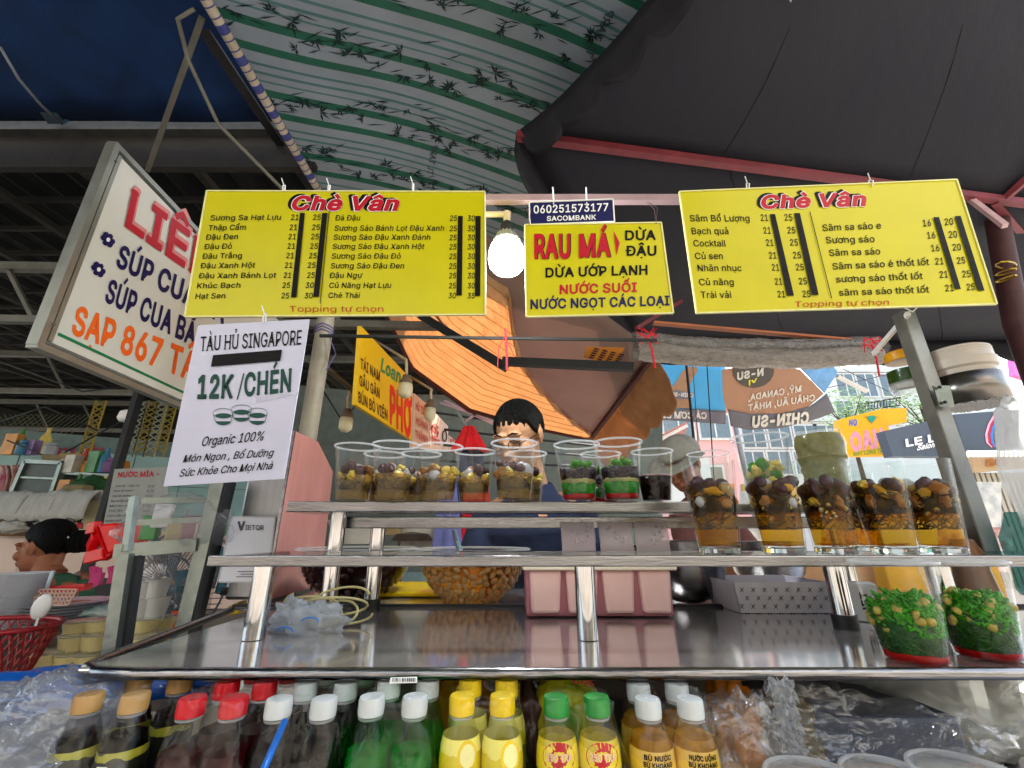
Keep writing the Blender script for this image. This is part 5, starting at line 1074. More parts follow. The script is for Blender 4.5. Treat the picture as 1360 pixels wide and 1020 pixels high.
def pack(name, label, xs, ys, mk, wrapm=WRAP):
    """bottles of a pack are things; the film over them is its own thing"""
    for j, y in enumerate(ys):
        for i, x in enumerate(xs): mk(i, j, x + .004 * j, y)
    x0_, x1_ = min(xs) - .030, max(xs) + .030 + .004 * len(ys); y0_, y1_ = min(ys) - .030, max(ys) + .03; mb = MB()
    xc, hw = (x0_ + x1_) / 2, (x1_ - x0_) / 2; yc, hd = (y0_ + y1_) / 2, (y1_ - y0_) / 2
    def fn(u, v):
        a = 6.28319 * u; k = max(abs(math.cos(a)), abs(math.sin(a))) ** -1 ; k = min(k, 1.22)
        s = lerp(1.0, .62, min(1, max(0, (v - .35) / .5)) ** 1.3) if v < .92 else lerp(.60, .3, (v - .92) / .08)
        h = -.36 + (.36 + HZ + .004) * min(1, v / .92)
        n_ = .006 * nz(math.cos(a) * 3 + xc * 30, math.sin(a) * 3, v * 7)
        return W(xc + (hw * s + n_) * math.cos(a) * k, yc + (hd * (s * .4 + .6) + n_) * math.sin(a) * k, h + .003 * nz(a * 2, v * 3, xc * 9))
    mb.grid(fn, 56, 22); return solo(name, mb, wrapm, label, 'plastic wrap', 'shrink film stretched over bottle packs', smooth='all')
near = lambda j: ('front row', 'second row', 'third row')[min(j, 2)]
# gold capped black bottles
pack('shrink_wrap', 'shrink film over the gold capped black bottles', (-.475, -.423), (.575, .64), lambda i, j, x, y: bottle(W(x, y, HZ), 'black labelled bottle with gold cap, %s %s' % (near(j), ('by the blue bag', 'by the red capped bottles')[i]), CGD, Q_CL, 'gold capped black bottles', 'soda', 'dark', LB_BK, -.03, seed=i + j, text=[('T', -.070, .011, .25, WHT, .1)] if i == 1 and j == 0 else None))
pack('shrink_wrap', 'shrink film over the red capped dark red bottles', (-.349, -.303), (.56, .615, .672), lambda i, j, x, y: bottle(W(x, y, HZ + .001), 'dark red soda with red cap, %s %s' % (near(j), ('near the gold caps', 'near the white caps')[i]), CR, Q_RD, 'red capped soda bottles', 'soda', None, None, -.045, seed=i + j))
pack('shrink_wrap', 'shrink film over the cola bottles with white caps', (-.254, -.205), (.56, .615, .672), lambda i, j, x, y: bottle(W(x, y, HZ), 'black cola with pale cap, %s %s' % (near(j), ('near the red caps', 'near the green soda')[i]), CWG if j else CW, Q_CO, 'white capped cola bottles', 'soda', None, None, -.035, seed=i + j))
pack('shrink_wrap', 'shrink film with a barcode label over the green soda bottles', (-.153, -.106), (.56, .615), lambda i, j, x, y: bottle(W(x, y, HZ + .002), 'green soda with white cap, %s %s' % (near(j), ('near the cola', 'near the yellow caps')[i]), CW, Q_GR, 'green soda bottles', 'soda', 'green', None, -.044, seed=i + j))
pack('shrink_wrap', 'shrink film over the yellow capped lemon tea bottles', (-.0545, -.0105), (.56, .615), lambda i, j, x, y: bottle(W(x, y, HZ + .003), 'lemon tea with yellow cap, %s %s' % (near(j), ('near the green soda', 'near the brown bag')[i]), CY, Q_TE, 'yellow capped lemon tea bottles', 'slim', None, LB_LEM, -.045, seed=i + j, patch=[('lemon_print', mat('lemon_rind', '#E8C81A', .4), .45, -.048, .5, .013, 0), ('lemon_print', mat('lemon_flesh', '#F0EBA0', .4), .45, -.048, .38, .0097, .0002)] if j == 0 else None))
pack('shrink_wrap', 'shrink film over the green capped tea bottles', (.048, .0925), (.56, ), lambda i, j, x, y: bottle(W(x, y, HZ + .002), ('tea bottle with green cap and yellow label, near the brown bag', 'tea bottle with green cap and big red badge, near the white caps')[i], CG, Q_TE, 'green capped tea bottles', 'slim', None, LB_TEA, -.05, seed=i, text=[('250 TRÀ', -.0505, .006, .62, mat('pale_print', '#F0C8B0', .5), .12)], patch=[('badge_print', mat('badge_red', '#B81828', .4), 0, -.048, .85, .0125, -.0002)]))
pack('shrink_wrap', 'torn shrink film over the white capped orange drinks', (.148, .194), (.56, .612), lambda i, j, x, y: bottle(W(x, y, HZ), 'orange mineral drink with white cap, %s %s' % (near(j), ('near the green caps', 'near the loose plastic bag')[i]), CW if j == 0 else CWG, Q_OR, 'white capped orange drinks', 'tea', None, LB_OR, -.032, seed=i + j, text=[(('BÙ NƯỚC', 'NƯỚC UỐNG')[i], -.0475, .0040, .62, BLK, .12), (('BÙ KHOÁNG', 'BÙ KHOÁNG')[i], -.0535, .0040, .66, BLK, .12)] if j == 0 else None))
# lemons and badge prints on labels of front row
def disc(loc, r, m, name, a, zc, rad, label=None):
    pass
# barcode sticker on the green pack
bs = thing('barcode_label', 'white barcode sticker on the film between the rear green soda caps', 'sticker', W(-.125, .60, HZ + .001))
pb = Plane(W(-.125, .59, HZ + .004), (0, -.75, .66)); MB().slab([pb.on(519, 900), pb.on(554, 899), pb.on(554, 907), pb.on(517, 908)], pb.n * .0004).build('sticker_paper', WHT, bs)
mb = MB(); rs = random.Random(2); x = 521
while x < 551: w_ = rs.choice((.5, .9, 1.3)); mb.slab([pb.on(x, 901, .001), pb.on(x + w_, 901, .001), pb.on(x + w_, 906, .001), pb.on(x, 906, .001)], pb.n * .0001); x += w_ + rs.choice((.6, 1., 1.5))
mb.build('barcode_print', BLK, bs)
sw = solo('drinking_straw', MB().tube([P(378, 958, .52), P(350, 1022, .47), P(330, 1080, .44)], .0032, 12), mat('blue_straw', '#1E6FD0', .3), 'bright blue straw leaning on the cola pack film', 'straw', smooth='all')
# bags among the bottles
def bag(name, label, c, r, seed, m, cat='plastic bag', amp=.35, nu=48, nv=30):
    return solo(name, crumple(c, r, seed, nu, nv, amp), m, label, cat, smooth='all')
bag('brown_bag', 'dark brown wrinkled plastic bag tucked between the lemon tea and the green caps', W(.017, .68, -.235), (.03, .03, .048), 5, mat('brown_shiny_film', '#3E2A26', .25, var=.3, bump=.8, bscale=30, coat=.5, stretch=(1, 1, .2)))
bag('snack_bag', 'tall green snack bag with red and yellow print behind the green capped bottles', W(.072, .67, -.225), (.045, .025, .05), 6, mat('green_snack_film', '#2F8E1E', .3, col2='#C9B81E', scale=22, bump=.3, coat=.4), amp=.15)
pl = Plane(W(.072, .63, -.19), (0, -1, .2)); mb = MB(); letters(mb, pl, 'ĐỎ', (762, 908), (762, 893), 12, up=(1, 0), bold=.1); letters(mb, pl, 'ÔNG', (776, 912), (776, 893), 10, up=(1, 0), bold=.1)
solo('snack_print', mb, RED, 'red and yellow lettering strip on the green snack bag', 'print')
bag('orange_bag', 'bright orange plastic bag hanging behind the white capped orange drinks', W(.30, .70, -.245), (.035, .03, .058), 8, mat('orange_film', '#E08A12', .3, bump=.4, coat=.5, transl=.2))
bag('orange_bag', 'orange pouch squeezed behind the green soda pack', W(-.075, .72, -.24), (.05, .03, .05), 18, MATS['orange_film'])
bag('snack_pouch', 'crinkled gold and clear snack pouch beside the orange bag', W(.36, .68, -.25), (.035, .03, .055), 12, film('gold_clear', (.85, .78, .6), 1.5, .15, bump=1, bscale=60, body=.45, bcol=(.5, .42, .2)))
bag('clear_bag', 'loose clear bag slumped over the end of the orange drink pack', W(.262, .595, -.235), (.045, .04, .055), 14, BAGF, amp=.5)
# navy pack under thin film, right of the drinks
solo('navy_carton', MB().box(W(.46, .75, -.30), (.24, .16, .15)), mat('navy_carton', '#28344E', .4, coat=.3, bump=.1), 'dark navy carton under the wide sheet of clear film', 'carton', bevel=.006)
for k, (x, y) in enumerate(((.40, .74), (.47, .76))): bottle(W(x, y, HZ - .012), ('dark capped bottle on the navy carton under film', 'second dark capped bottle by the lower right leg')[k], mat('navy_cap', '#2A3048', .4), Q_CO, 'dark capped bottles', 'soda', 'dark', None, -.05, seed=k)
def sheet(u, v):
    x, y = lerp(1015, 1350, u), lerp(905 + 60 * u ** 1.5, 1012 - 8 * u, v); Y = .60 + .05 * math.sin(u * 5) - .04 * v
    return P(x, y, Y) + Vector((0, .02 * nz(u * 6, v * 5) + .008 * nz(u * 19, v * 14), .012 * nz(u * 8, v * 7, 4)))
solo('film_sheet', MB().grid(sheet, 60, 30), BAGF, 'wide sheet of crinkled clear film over the navy carton', 'plastic film', smooth='all')
def sheet2(u, v):
    x, y = lerp(1022, 1052, u) + 20 * v, lerp(903, 1010, v); return P(x, y, .575) + Vector((0, .016 * nz(u * 8, v * 12), .008 * nz(u * 12, v * 20, 4)))
solo('film_scrap', MB().grid(sheet2, 20, 40), film('bright_crinkle', (.9, .92, .95), 1.7, .14, bump=1, bscale=70, body=.35, bcol=(.8, .83, .86)), 'bunched bright strip of clear film at the edge of the navy carton', 'plastic film', smooth='all')
for k, (x, y, r) in enumerate(((1085, 1036, .043), (1182, 1030, .038), (1284, 1026, .043))):
    c = P(x, y, .50); t = thing('cup_lid_stack', ('stack of clear round lids nearest the orange drinks', 'middle stack of clear round lids with a smaller rim', 'stack of clear round lids nearest the steel leg')[k], 'lids', c, 'stacks of clear cup lids')
    for q in range(5):
        mb = MB(); torus(mb, r, -.004 * q * 1.4, .0022, 40, 6); mb.lathe([(r, -.0056 * q), (r * .86, -.0056 * q - .002), (r * .82, -.0056 * q + .003), (.001, -.0056 * q + .003)], n=36, cap0=False, cap1=False)
        put('lid', mb.mesh('lid', RIMC if q % 2 == 0 else CLEAR, 'all'), t)
solo('cardboard_tray', MB().box(P(1180, 1030, .52) + Vector((0, 0, -.03)), (.30, .12, .03)), mat('cardboard', '#9C6F3C', .8, var=.15), 'brown cardboard tray edge under the stacks of clear lids', 'tray')
bag('hanging_bag', 'white translucent carrier bag bulging below the deck beside the steel leg', W(.66, .80, -.24), (.13, .08, .08), 21, film('white_carrier', (.95, .97, .96), 1.7, .12, bump=1, bscale=24, body=.6, bcol=(.62, .66, .65), head_on=.6), amp=.4)
solo('deck_leg', MB().tube([P(1325, 893, .78), P(1352, 1000, .78), P(1380, 1100, .78)], .019, 14), STEEL_D, 'dull round steel leg under the deck beside the carrier bag', 'leg', smooth=True)
# film and blue bag at the left
bag('blue_bag', 'shiny blue plastic bag lying under the corner of the deck', P(118, 912, .86), (.17, .06, .022), 31, mat('blue_bag_film', '#0E5FC0', .28, var=.3, bump=.7, bscale=22, coat=.6, transl=.15), amp=.5)
bag('grey_wrap', 'heap of crinkled grey clear film at the near corner of the counter', P(45, 985, .60), (.085, .09, .055), 33, film('grey_wrap', (.88, .9, .94), 1.9, .1, bump=1, bscale=40, body=.42, bcol=(.42, .46, .55), head_on=.8), amp=.5)
bag('lilac_wrap', 'pale lilac plastic wrap behind the blue bag', P(15, 925, .9), (.12, .08, .03), 34, mat('lilac_film', '#8F8AB0', .35, coat=.4, bump=.6), amp=.4)

# ================================================================ people
def rot3(q, yaw, pitch):
    q = Vector(q); q.rotate(Euler((pitch, 0, 0))); q.rotate(Euler((0, 0, yaw))); return q
def hand(mb, w, d, up, side, s=1.):
    """palm, four bent fingers and a thumb from the wrist"""
    d = Vector(d).normalized(); up = Vector(up); up = (up - d * up.dot(d)).normalized(); x = d.cross(up) * side
    mb.tube([w, w + d * .035 * s, w + d * .08 * s], [.021 * s, .029 * s, .026 * s], 10)
    for i, (o, l) in enumerate(((-.024, .062), (-.008, .072), (.009, .068), (.024, .054))):
        b = w + d * .078 * s + x * o * s; k = b + d * l * .45 * s - up * .008 * s; e = k + d * l * .3 * s - up * .02 * s; f = e + d * l * .14 * s - up * .02 * s
        mb.tube([b - d * .015, b, k, e, f], [.009 * s, .0092 * s, .0085 * s, .0078 * s, .0065 * s], 8)
    t0 = w + d * .03 * s - x * .02 * s; t1 = t0 + d * .03 * s - x * .022 * s - up * .008; mb.tube([w + d * .015 * s, t0, t1, t1 + d * .026 * s - up * .006], [.014 * s, .012 * s, .0105 * s, .008 * s], 8)
def human(t, H, yaw, pitch, skin, neck, sh, el, wr, hip, s=1., sleeve=.75, shirt=None, collar=True, hands=True, trousers=None, hd=None, face=True):
    h = lambda q: H + rot3(Vector(q) * s, yaw, pitch)
    mb = MB()
    def hb(c, r, rz=(0, 0, 0)):
        m2 = MB().ball((0, 0, 0), tuple(x * s for x in r), 20, 14, rot=rz); mb.add([h(Vector(c)) + rot3(v, yaw, pitch) for v in m2.v], m2.f)
    hb((0, .018, .028), (.076, .094, .088)); hb((0, -.022, -.030), (.062, .070, .078)); hb((0, -.045, -.085), (.034, .032, .026)); hb((0, -.035, -.068), (.048, .045, .035))
    hb((0, -.097, -.018), (.010, .012, .026), (.25, 0, 0)); hb((0, -.106, -.036), (.0125, .012, .010)); hb((-.011, -.097, -.039), (.008, .009, .007)); hb((.011, -.097, -.039), (.008, .009, .007))
    for q in (-1, 1):
        hb((q * .030, -.080, .022), (.026, .012, .009)); hb((q * .030, -.079, .004), (.0165, .010, .0085)); hb((q * .042, -.062, -.028), (.024, .022, .022))
        hb((q * .0775, .004, -.004), (.007, .019, .030), (0, 0, q * .35)); hb((q * .082, .009, .004), (.006, .016, .022), (0, 0, q * .5))
    hb((0, -.090, -.0575), (.023, .010, .0065)); hb((0, -.088, -.068), (.019, .010, .0065))
    mb.tube([h((0, .03, -.03)), h((0, .025, -.09)), Vector(neck)], [.052 * s, .050 * s, .062 * s], 18)
    nk = Vector(neck); S = [Vector(q) for q in sh]; E_ = [Vector(q) for q in el]; Wr = [Vector(q) for q in wr]; hp = Vector(hip)
    mb.tube([nk + Vector((0, 0, .01)), nk - Vector((0, 0, .06)), nk.lerp(hp, .5), hp], [.06 * s, .11 * s, .10 * s, .11 * s], 18)
    for i in (0, 1):
        mb.tube([S[i].lerp(nk, .5), S[i], S[i].lerp(E_[i], .5), E_[i]], [.05 * s, .050 * s, .045 * s, .036 * s], 12); mb.tube([E_[i], E_[i].lerp(Wr[i], .3), Wr[i]], [.038 * s, .038 * s, .024 * s], 12)
        if hands: hand(mb, Wr[i], (Wr[i] - E_[i]), (0, 0, 1), (-1, 1)[i], s * .95)
    b = mb.build('body', skin, t, smooth='all'); r = b.modifiers.new('one_surface', 'REMESH'); r.mode = 'VOXEL'; r.voxel_size = .0042; r.use_smooth_shade = True
    q = b.modifiers.new('smooth', 'SMOOTH'); q.factor = .5; q.iterations = 3
    # shirt
    mb = MB(); ax = (S[1] - S[0]).normalized(); dn = (hp - nk)
    n = 28
    def ring(c, rx, ry):
        fw = Vector((0, 0, 1)).cross(ax).normalized(); return [c + ax * rx * math.cos(6.28319 * k / n) + fw * ry * math.sin(6.28319 * k / n) for k in range(n)]
    sw_ = (S[1] - S[0]).length / 2; rg = [ring(nk + Vector((0, 0, .015)), .066 * s, .064 * s), ring(nk - Vector((0, 0, .01)), .10 * s, .085 * s), ring(nk - Vector((0, 0, .05)), sw_ * .92, .10 * s), ring(nk - Vector((0, 0, .12)), sw_ * 1.02, .125 * s), ring(nk.lerp(hp, .5), sw_ * .98, .125 * s), ring(nk.lerp(hp, .8), sw_ * .97, .13 * s), ring(hp, sw_ * 1.0, .14 * s)]
    mb.add([p for g_ in rg for p in g_], [[i * n + k, i * n + (k + 1) % n, (i + 1) * n + (k + 1) % n, (i + 1) * n + k] for i in range(len(rg) - 1) for k in range(n)] + [list(range(n)), [(len(rg) - 1) * n + k for k in range(n)]])
    for i in (0, 1):
        e = S[i].lerp(E_[i], sleeve) if sleeve <= 1 else E_[i]
        mb.tube([S[i].lerp(nk, .45) - Vector((0, 0, .035)), S[i] - Vector((0, 0, .01)), S[i].lerp(e, .5), e], [.07 * s, .068 * s, .062 * s, .056 * s], 16)
        if sleeve > 1: mb.tube([E_[i], E_[i].lerp(Wr[i], .5), E_[i].lerp(Wr[i], .9)], [.052 * s, .046 * s, .038 * s], 14)
    b = mb.build('shirt', shirt, t, smooth='all'); r = b.modifiers.new('one_surface', 'REMESH'); r.mode = 'VOXEL'; r.voxel_size = .008; r.use_smooth_shade = True
    q = b.modifiers.new('smooth', 'SMOOTH'); q.factor = .5; q.iterations = 4
    tx = bpy.data.textures.get('cloth_folds') or bpy.data.textures.new('cloth_folds', 'CLOUDS'); tx.noise_scale = .09
    dm = b.modifiers.new('folds', 'DISPLACE'); dm.texture = tx; dm.strength = .018; dm.mid_level = .5; dm.texture_coords = 'LOCAL'
    if collar:
        mb = MB(); fw = Vector((0, 0, 1)).cross(ax).normalized()
        def cf(u, v):
            a = lerp(-1.28, 4.42, u); r_ = lerp(.066, .094, v ** .8) * s; z_ = lerp(.035, -.022, v) - (.035 * v if abs(u - .5) > .42 else 0)
            return nk + ax * r_ * math.cos(a) + fw * r_ * math.sin(a) * 1.0 + Vector((0, 0, z_ + .012 * math.sin(a)))
        mb.grid(cf, 40, 6); mb.build('collar', shirt, t, smooth='all', solid=.004)
    if trousers:
        mb = MB()
        for q in (-1, 1):
            f_ = hp + ax * q * .09 * s; mb.tube([hp + ax * q * .05 + Vector((0, 0, .05)), f_ - Vector((0, 0, .12)), Vector((f_.x, f_.y, hp.z * .5)), Vector((f_.x, f_.y, .06))], [.12 * s, .10 * s, .07 * s, .055 * s], 14); mb.ball((f_.x, f_.y - .06, .04), (.045, .12, .04), 12, 8)
        b = mb.build('trousers', trousers, t, smooth='all')
    return h
def hair(t, H, yaw, pitch, m, s=1., fn=None, seed=0, grow=1.):
    mb = MB(); n, mm = 96, 72; vs = []
    for i in range(mm + 1):
        th = math.pi * i / mm
        for k in range(n):
            a = 6.28319 * k / n; q = Vector((math.sin(th) * math.cos(a), math.sin(th) * math.sin(a), math.cos(th)))
            jag = .12 * nz(a * 3.2, seed) + .05 * nz(a * 7, seed)
            f = fn(q) + jag; e = (q.z - f)
            r = grow * (1.0 + .045 * nz(a * 14, q.z * 2.2, seed) + .02 * nz(a * 40, q.z * 3, seed)); k_ = min(1, max(0, (e + .07) / .16)); r = lerp(.86, r, k_ * k_ * (3 - 2 * k_))
            p = Vector((q.x * .086, q.y * .104, q.z * .098)) * r + Vector((0, .016, .032)); vs.append(H + rot3(p * s, yaw, pitch))
    fs = [[i * n + k, (i + 1) * n + k, (i + 1) * n + (k + 1) % n, i * n + (k + 1) % n] for i in range(mm) for k in range(n)]
    mb.add(vs, fs); return mb.build('hair', m, t, smooth='all')
HAIR = mat('black_hair', '#060607', .5, var=.5, scale=6, bump=.9, bscale=90, stretch=(9, 9, 1), spec=.12)
SKIN = mat('skin_tan', '#B08468', .5, var=.1, scale=30, bump=.08, bscale=200, transl=.06)
SKIN2 = mat('skin_brown', '#8E5A42', .5, var=.1, scale=30, bump=.08, bscale=200, transl=.05)
# the vendor
H = P(689, 580, 1.45); yw, pt2 = -.50, .42
man = thing('person', 'vendor in navy polo shirt and glasses with short black hair looking down at his work', 'person', Vector((H.x + .02, H.y + .1, 0)))
nk = H + Vector((.045, .06, -.185))
hh = human(man, H, yw, pt2, SKIN, nk, [nk + Vector((-.155, .03, -.085)), nk + Vector((.175, .07, -.065))], [nk + Vector((-.20, -.10, -.30)), nk + Vector((.20, .02, -.33))], [nk + Vector((-.10, -.27, -.40)), nk + Vector((.10, -.22, -.40))], nk + Vector((.02, .08, -.52)), s=1.0, sleeve=.72, shirt=mat('navy_polo', '#1A2440', .8, var=.15, scale=20, bump=.3, bscale=300), trousers=mat('dark_trousers', '#1A1B20', .8))
def hl(q):
    az = math.degrees(math.atan2(q.x, -q.y))    # 0 = face
    a = abs(az)
    if a < 38: return .70 - .004 * az
    if a < 62: return lerp(.54 if az > 0 else .84, .0, (a - 38) / 24)
    if a < 80: return lerp(-.05, -.42, (a - 62) / 18)
    if a < 102: return .0
    return lerp(-.2, -.72, min(1, (a - 102) / 30))
hair(man, H, yw, pt2, HAIR, 1., hl, 3, .97)
mb = MB()
for q in (-1, 1):
    mb.tube([hh((q * .012, -.098, .024)), hh((q * .028, -.096, .030)), hh((q * .046, -.085, .025))], [.002, .0035, .0015], 6)
mb.build('eyebrow', HAIR, man, smooth='all')
mb = MB()
for q in (-1, 1): mb.tube([hh((q * .016, -.0905, .001)), hh((q * .030, -.092, -.003)), hh((q * .044, -.083, .001))], .0014, 5)
mb.build('lash_line', HAIR, man, smooth='all')
gl_ = MB()
for q in (-1, 1):
    gl_.tube([hh((q * (.032 + .021 * math.cos(a)), -.108 + .004 * abs(math.cos(a)), -.006 + .015 * math.sin(a))) for a in [i * .4488 for i in range(15)]], .0019, 6)
    gl_.tube([hh((q * .053, -.104, -.002)), hh((q * .074, -.060, .002)), hh((q * .082, -.004, .006)), hh((q * .084, .012, -.004))], .0016, 6)
gl_.tube([hh((-.011, -.109, -.004)), hh((0, -.113, 0)), hh((.011, -.109, -.004))], .0012, 6)
gl_.build('eyeglasses', mat('dark_frame', '#17171A', .3, .5), man, smooth='all')
# seated woman at the neighbour stall
H = P(60, 727, 2.1); yw, pt2 = -1.45, .10
wo = thing('person', 'woman in a green top with black hair in a clasped bun, seen in profile', 'person', Vector((H.x + .1, H.y, 0)))
nk = H + Vector((.065, .0, -.125))
hh = human(wo, H, yw, pt2, SKIN2, nk, [nk + Vector((.11, -.17, -.05)), nk + Vector((.06, .17, -.05))], [nk + Vector((-.02, -.2, -.30)), nk + Vector((-.05, .2, -.3))], [nk + Vector((-.27, -.1, -.32)), nk + Vector((-.27, .1, -.32))], nk + Vector((.12, 0, -.5)), s=.98, sleeve=1.5, shirt=mat('green_top', '#2F5A44', .85, var=.15, bump=.3, bscale=200), trousers=mat('dark_trousers', '#1A1B20'), collar=False)
def hw_(q):
    a = abs(math.degrees(math.atan2(q.x, -q.y)))
    return .32 if a < 45 else lerp(.32, -.15, min(1, (a - 45) / 30)) if a < 78 else lerp(0, -.75, min(1, (a - 78) / 40))
hair(wo, H, yw, pt2, HAIR, .98, hw_, 8, .96)
mb = MB()
for a in range(14): mb.tube([hh((.036 * math.cos(a * .45 + j * .9) * (1 - .1 * j), .118 + .020 * j, .012 + .040 * math.sin(a * .45 + j * .9))) for j in range(5)], [.012, .013, .012, .009, .004], 7)
mb.build('hair_bun', HAIR, wo, smooth='all')
mb = MB()
for k in range(5): mb.ball(hh((.03 - .015 * k, .112, .034 - .003 * k * k)), .006, 8, 6)
mb.build('hair_clip', TIE, wo, smooth='all')
mb = MB().tube([hh((.020, -.098, .026)), hh((.046, -.084, .024))], .002, 5).tube([hh((.018, -.090, .004)), hh((.044, -.082, .004))], .0015, 5).tube([hh((-.02, -.098, .026)), hh((-.046, -.084, .024))], .002, 5); mb.build('eyebrow', HAIR, wo)
# helper in a grey cap
H = P(905, 617, 2.0); yw, pt2 = -.9, .5
hp_ = thing('person', 'helper in a grey cap and maroon top bending over behind the tall glasses', 'person', Vector((H.x + .1, H.y + .1, 0)))
nk = H + Vector((.10, .08, -.15))
hh = human(hp_, H, yw, pt2, SKIN2, nk, [nk + Vector((-.12, -.06, -.09)), nk + Vector((.14, .10, -.09))], [nk + Vector((-.14, -.22, -.28)), nk + Vector((.22, -.05, -.32))], [nk + Vector((.0, -.42, -.25)), nk + Vector((.10, -.30, -.34))], nk + Vector((.08, .15, -.5)), s=1., sleeve=.8, shirt=mat('maroon_top', '#5E3A38', .8, bump=.3), trousers=mat('dark_trousers', '#1A1B20'), collar=False)
hair(hp_, H, yw, pt2, HAIR, 1., lambda q: -.2 if q.y > -.1 else .5, 5, 1.02)
mb = MB().grid(lambda u, v: hh((.090 * math.sin(v * 1.57) * math.cos(6.283 * u), .018 + .108 * math.sin(v * 1.57) * math.sin(6.283 * u), .045 + .088 * math.cos(v * 1.57))), 32, 10)
mb.grid(lambda u, v: hh(((.085 + .045 * v) * math.cos(math.pi * u + math.pi), .0 + (.095 + .085 * v) * math.sin(math.pi * u + math.pi), .046 - .02 * v + .012 * math.cos(math.pi * u * 2))), 20, 4)
mb.build('cap', mat('grey_cap_cloth', '#82827E', .8, bump=.2), hp_, smooth='all', solid=.004)
mb = MB(); w_ = nk + Vector((.0, -.42, -.25)); torus(mb, .030, 0, .003, 20, 6); mb.v = [v + w_ for v in mb.v]; mb.build('bracelet', TIE, hp_, smooth='all')

# ================================================================ stall side fittings
BR = mat('brushed_side_steel', (.24, .25, .26), .34, 1., var=.12, scale=5, bump=.08, bscale=30, stretch=(14, 14, 1))
PKS = mat('pink_filmed_steel', '#B98078', .38, .35, var=.16, scale=3, bump=.05, stretch=(8, 8, 1), coat=.2)  # pink reflection on the steel, painted in as base colour
sx = P(380, 640, 1.15).x
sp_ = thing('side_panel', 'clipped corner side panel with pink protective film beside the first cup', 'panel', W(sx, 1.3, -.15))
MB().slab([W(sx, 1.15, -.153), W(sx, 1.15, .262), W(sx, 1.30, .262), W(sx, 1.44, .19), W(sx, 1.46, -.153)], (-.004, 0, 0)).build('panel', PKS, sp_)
MB().bar(W(sx, 1.148, -.15), W(sx, 1.148, .26), .006).build('folded_edge', STEEL, sp_)
hb = thing('steel_housing', 'brushed steel housing behind the payment placard', 'housing', P(335, 760, 1.25))
a, b = P(312, 700, 1.2).x, P(374, 700, 1.2).x
MB().box(W((a + b) / 2, 1.28, .05), (b - a, .14, .42)).build('housing_body', BR, hb, bevel=.008)
MB().box(W((a + b) / 2, 1.22, -.14), (b - a + .02, .02, .02)).build('ledge', STEEL, hb)
PQ = Plane(P(332, 700, 1.16), (0, -1, .06)); z = zm(200, 560, 5.23)
q4 = board('payment_placard', 'clear edged white payment placard standing against brushed steel', 'placard', PQ, [(308, 686), (366, 687), (356, 773), (290, 773)], mat('placard_white', '#B9BCC6', .2, var=.04, coat=.6), edge=RIMC)
words(q4, PQ, [('V', z(607, 752), z(660, 752), 10.5, (('bold', .2), ('shear', .05))), ('IETQR', z(660, 752), z(790, 753), 6.2, (('bold', .06), ))], mat('slate_print', '#3A3D44', .5))
for xa_, xb_, ya_ in ((316, 346, 758.5), (320, 342, 762), (314, 348, 765.5)): strip(q4, PQ, [(xa_, ya_), (xb_, ya_), (xb_, ya_ + 1), (xa_, ya_ + 1)], mat('slate_print', '#3A3D44'), 'printed_line', .001)

# steel glass-front frame of the neighbouring cabinet
fr = thing('cabinet_frame', 'neighbour cabinet of bare steel angles with a small upper rack', 'frame', W(-.85, 1.1, -.42))
FS = mat('galvanised_steel', '#7E8682', .32, .85, var=.3, scale=12, bump=.12, bscale=50)
Xa, Xb = P(290, 645, 1.15).x, P(170, 738, 1.08).x
MB().bar(P(294, 638, 1.15), P(236, 880, 1.15), .034, .03, up=(0, 1, 0)).build('post', FS, fr); MB().bar(P(306, 640, 1.158), P(248, 880, 1.158), .008, .04, up=(0, 1, 0)).build('post_edge', DARKMETAL, fr)
MB().bar(P(170, 736, 1.06), P(146, 900, 1.06), .028, .03, up=(0, 1, 0)).build('post', FS, fr)
MB().bar(P(184, 738, 1.07), P(160, 900, 1.07), .016, .02, up=(0, 1, 0)).build('post_edge', DARKMETAL, fr)
h1 = P(230, 731, 1.1).z - EYE
MB().bar(W(Xb - .01, 1.05, h1), W(Xa - .018, 1.14, h1 + .012), .028, .03).build('rail', FS, fr)
for py in (664, 692):
    hz_ = P(235, py, 1.1).z - EYE; MB().bar(W(P(178, py, 1.06).x, 1.06, hz_ - .005), W(Xa - .018, 1.14, hz_ + .004), .006, .013).build('rail', FS, fr)
MB().bar(W(P(180, 664, 1.06).x, 1.055, P(180, 660, 1.06).z - EYE), W(P(171, 722, 1.05).x, 1.05, h1), .012, .018).build('post', FS, fr)
MB().slab([W(Xb, 1.06, h1 + .014), W(Xa, 1.16, h1 + .02), W(Xa, 1.4, h1 + .02), W(Xb, 1.3, h1 + .014)], (0, 0, -.004)).build('shelf_sheet', STEEL_D, fr)
# small packets on that rack
pk = [(198, 700, '#2C8A3A', 'green packet'), (214, 684, '#C9CACD', 'white card packet'), (232, 704, '#B9AE8E', 'beige packet'), (252, 700, '#B08C9A', 'lilac packet'), (270, 704, '#C6B7B0', 'pale packet')]
for i, (x, y, c, n_) in enumerate(pk):
    p = P(x, y + 12, 1.18); solo('packet', MB().box(p + Vector((0, 0, .02)), (.042, .02, .06), .2 * i), mat('packet_%d' % i, c, .25, coat=.5, bump=.3, bscale=60), n_ + ' in clear film on the small steel rack', 'packet', 'packets on the small steel rack', bevel=.004)
bag('packet_film', 'loose clear film over the packets of the small steel rack', P(235, 700, 1.15), (.13, .05, .075), 41, film('rack_film', (.93, .94, .95), 1.5, .1, bump=1, bscale=40, body=.12, bcol=(.7, .7, .72)), amp=.3)
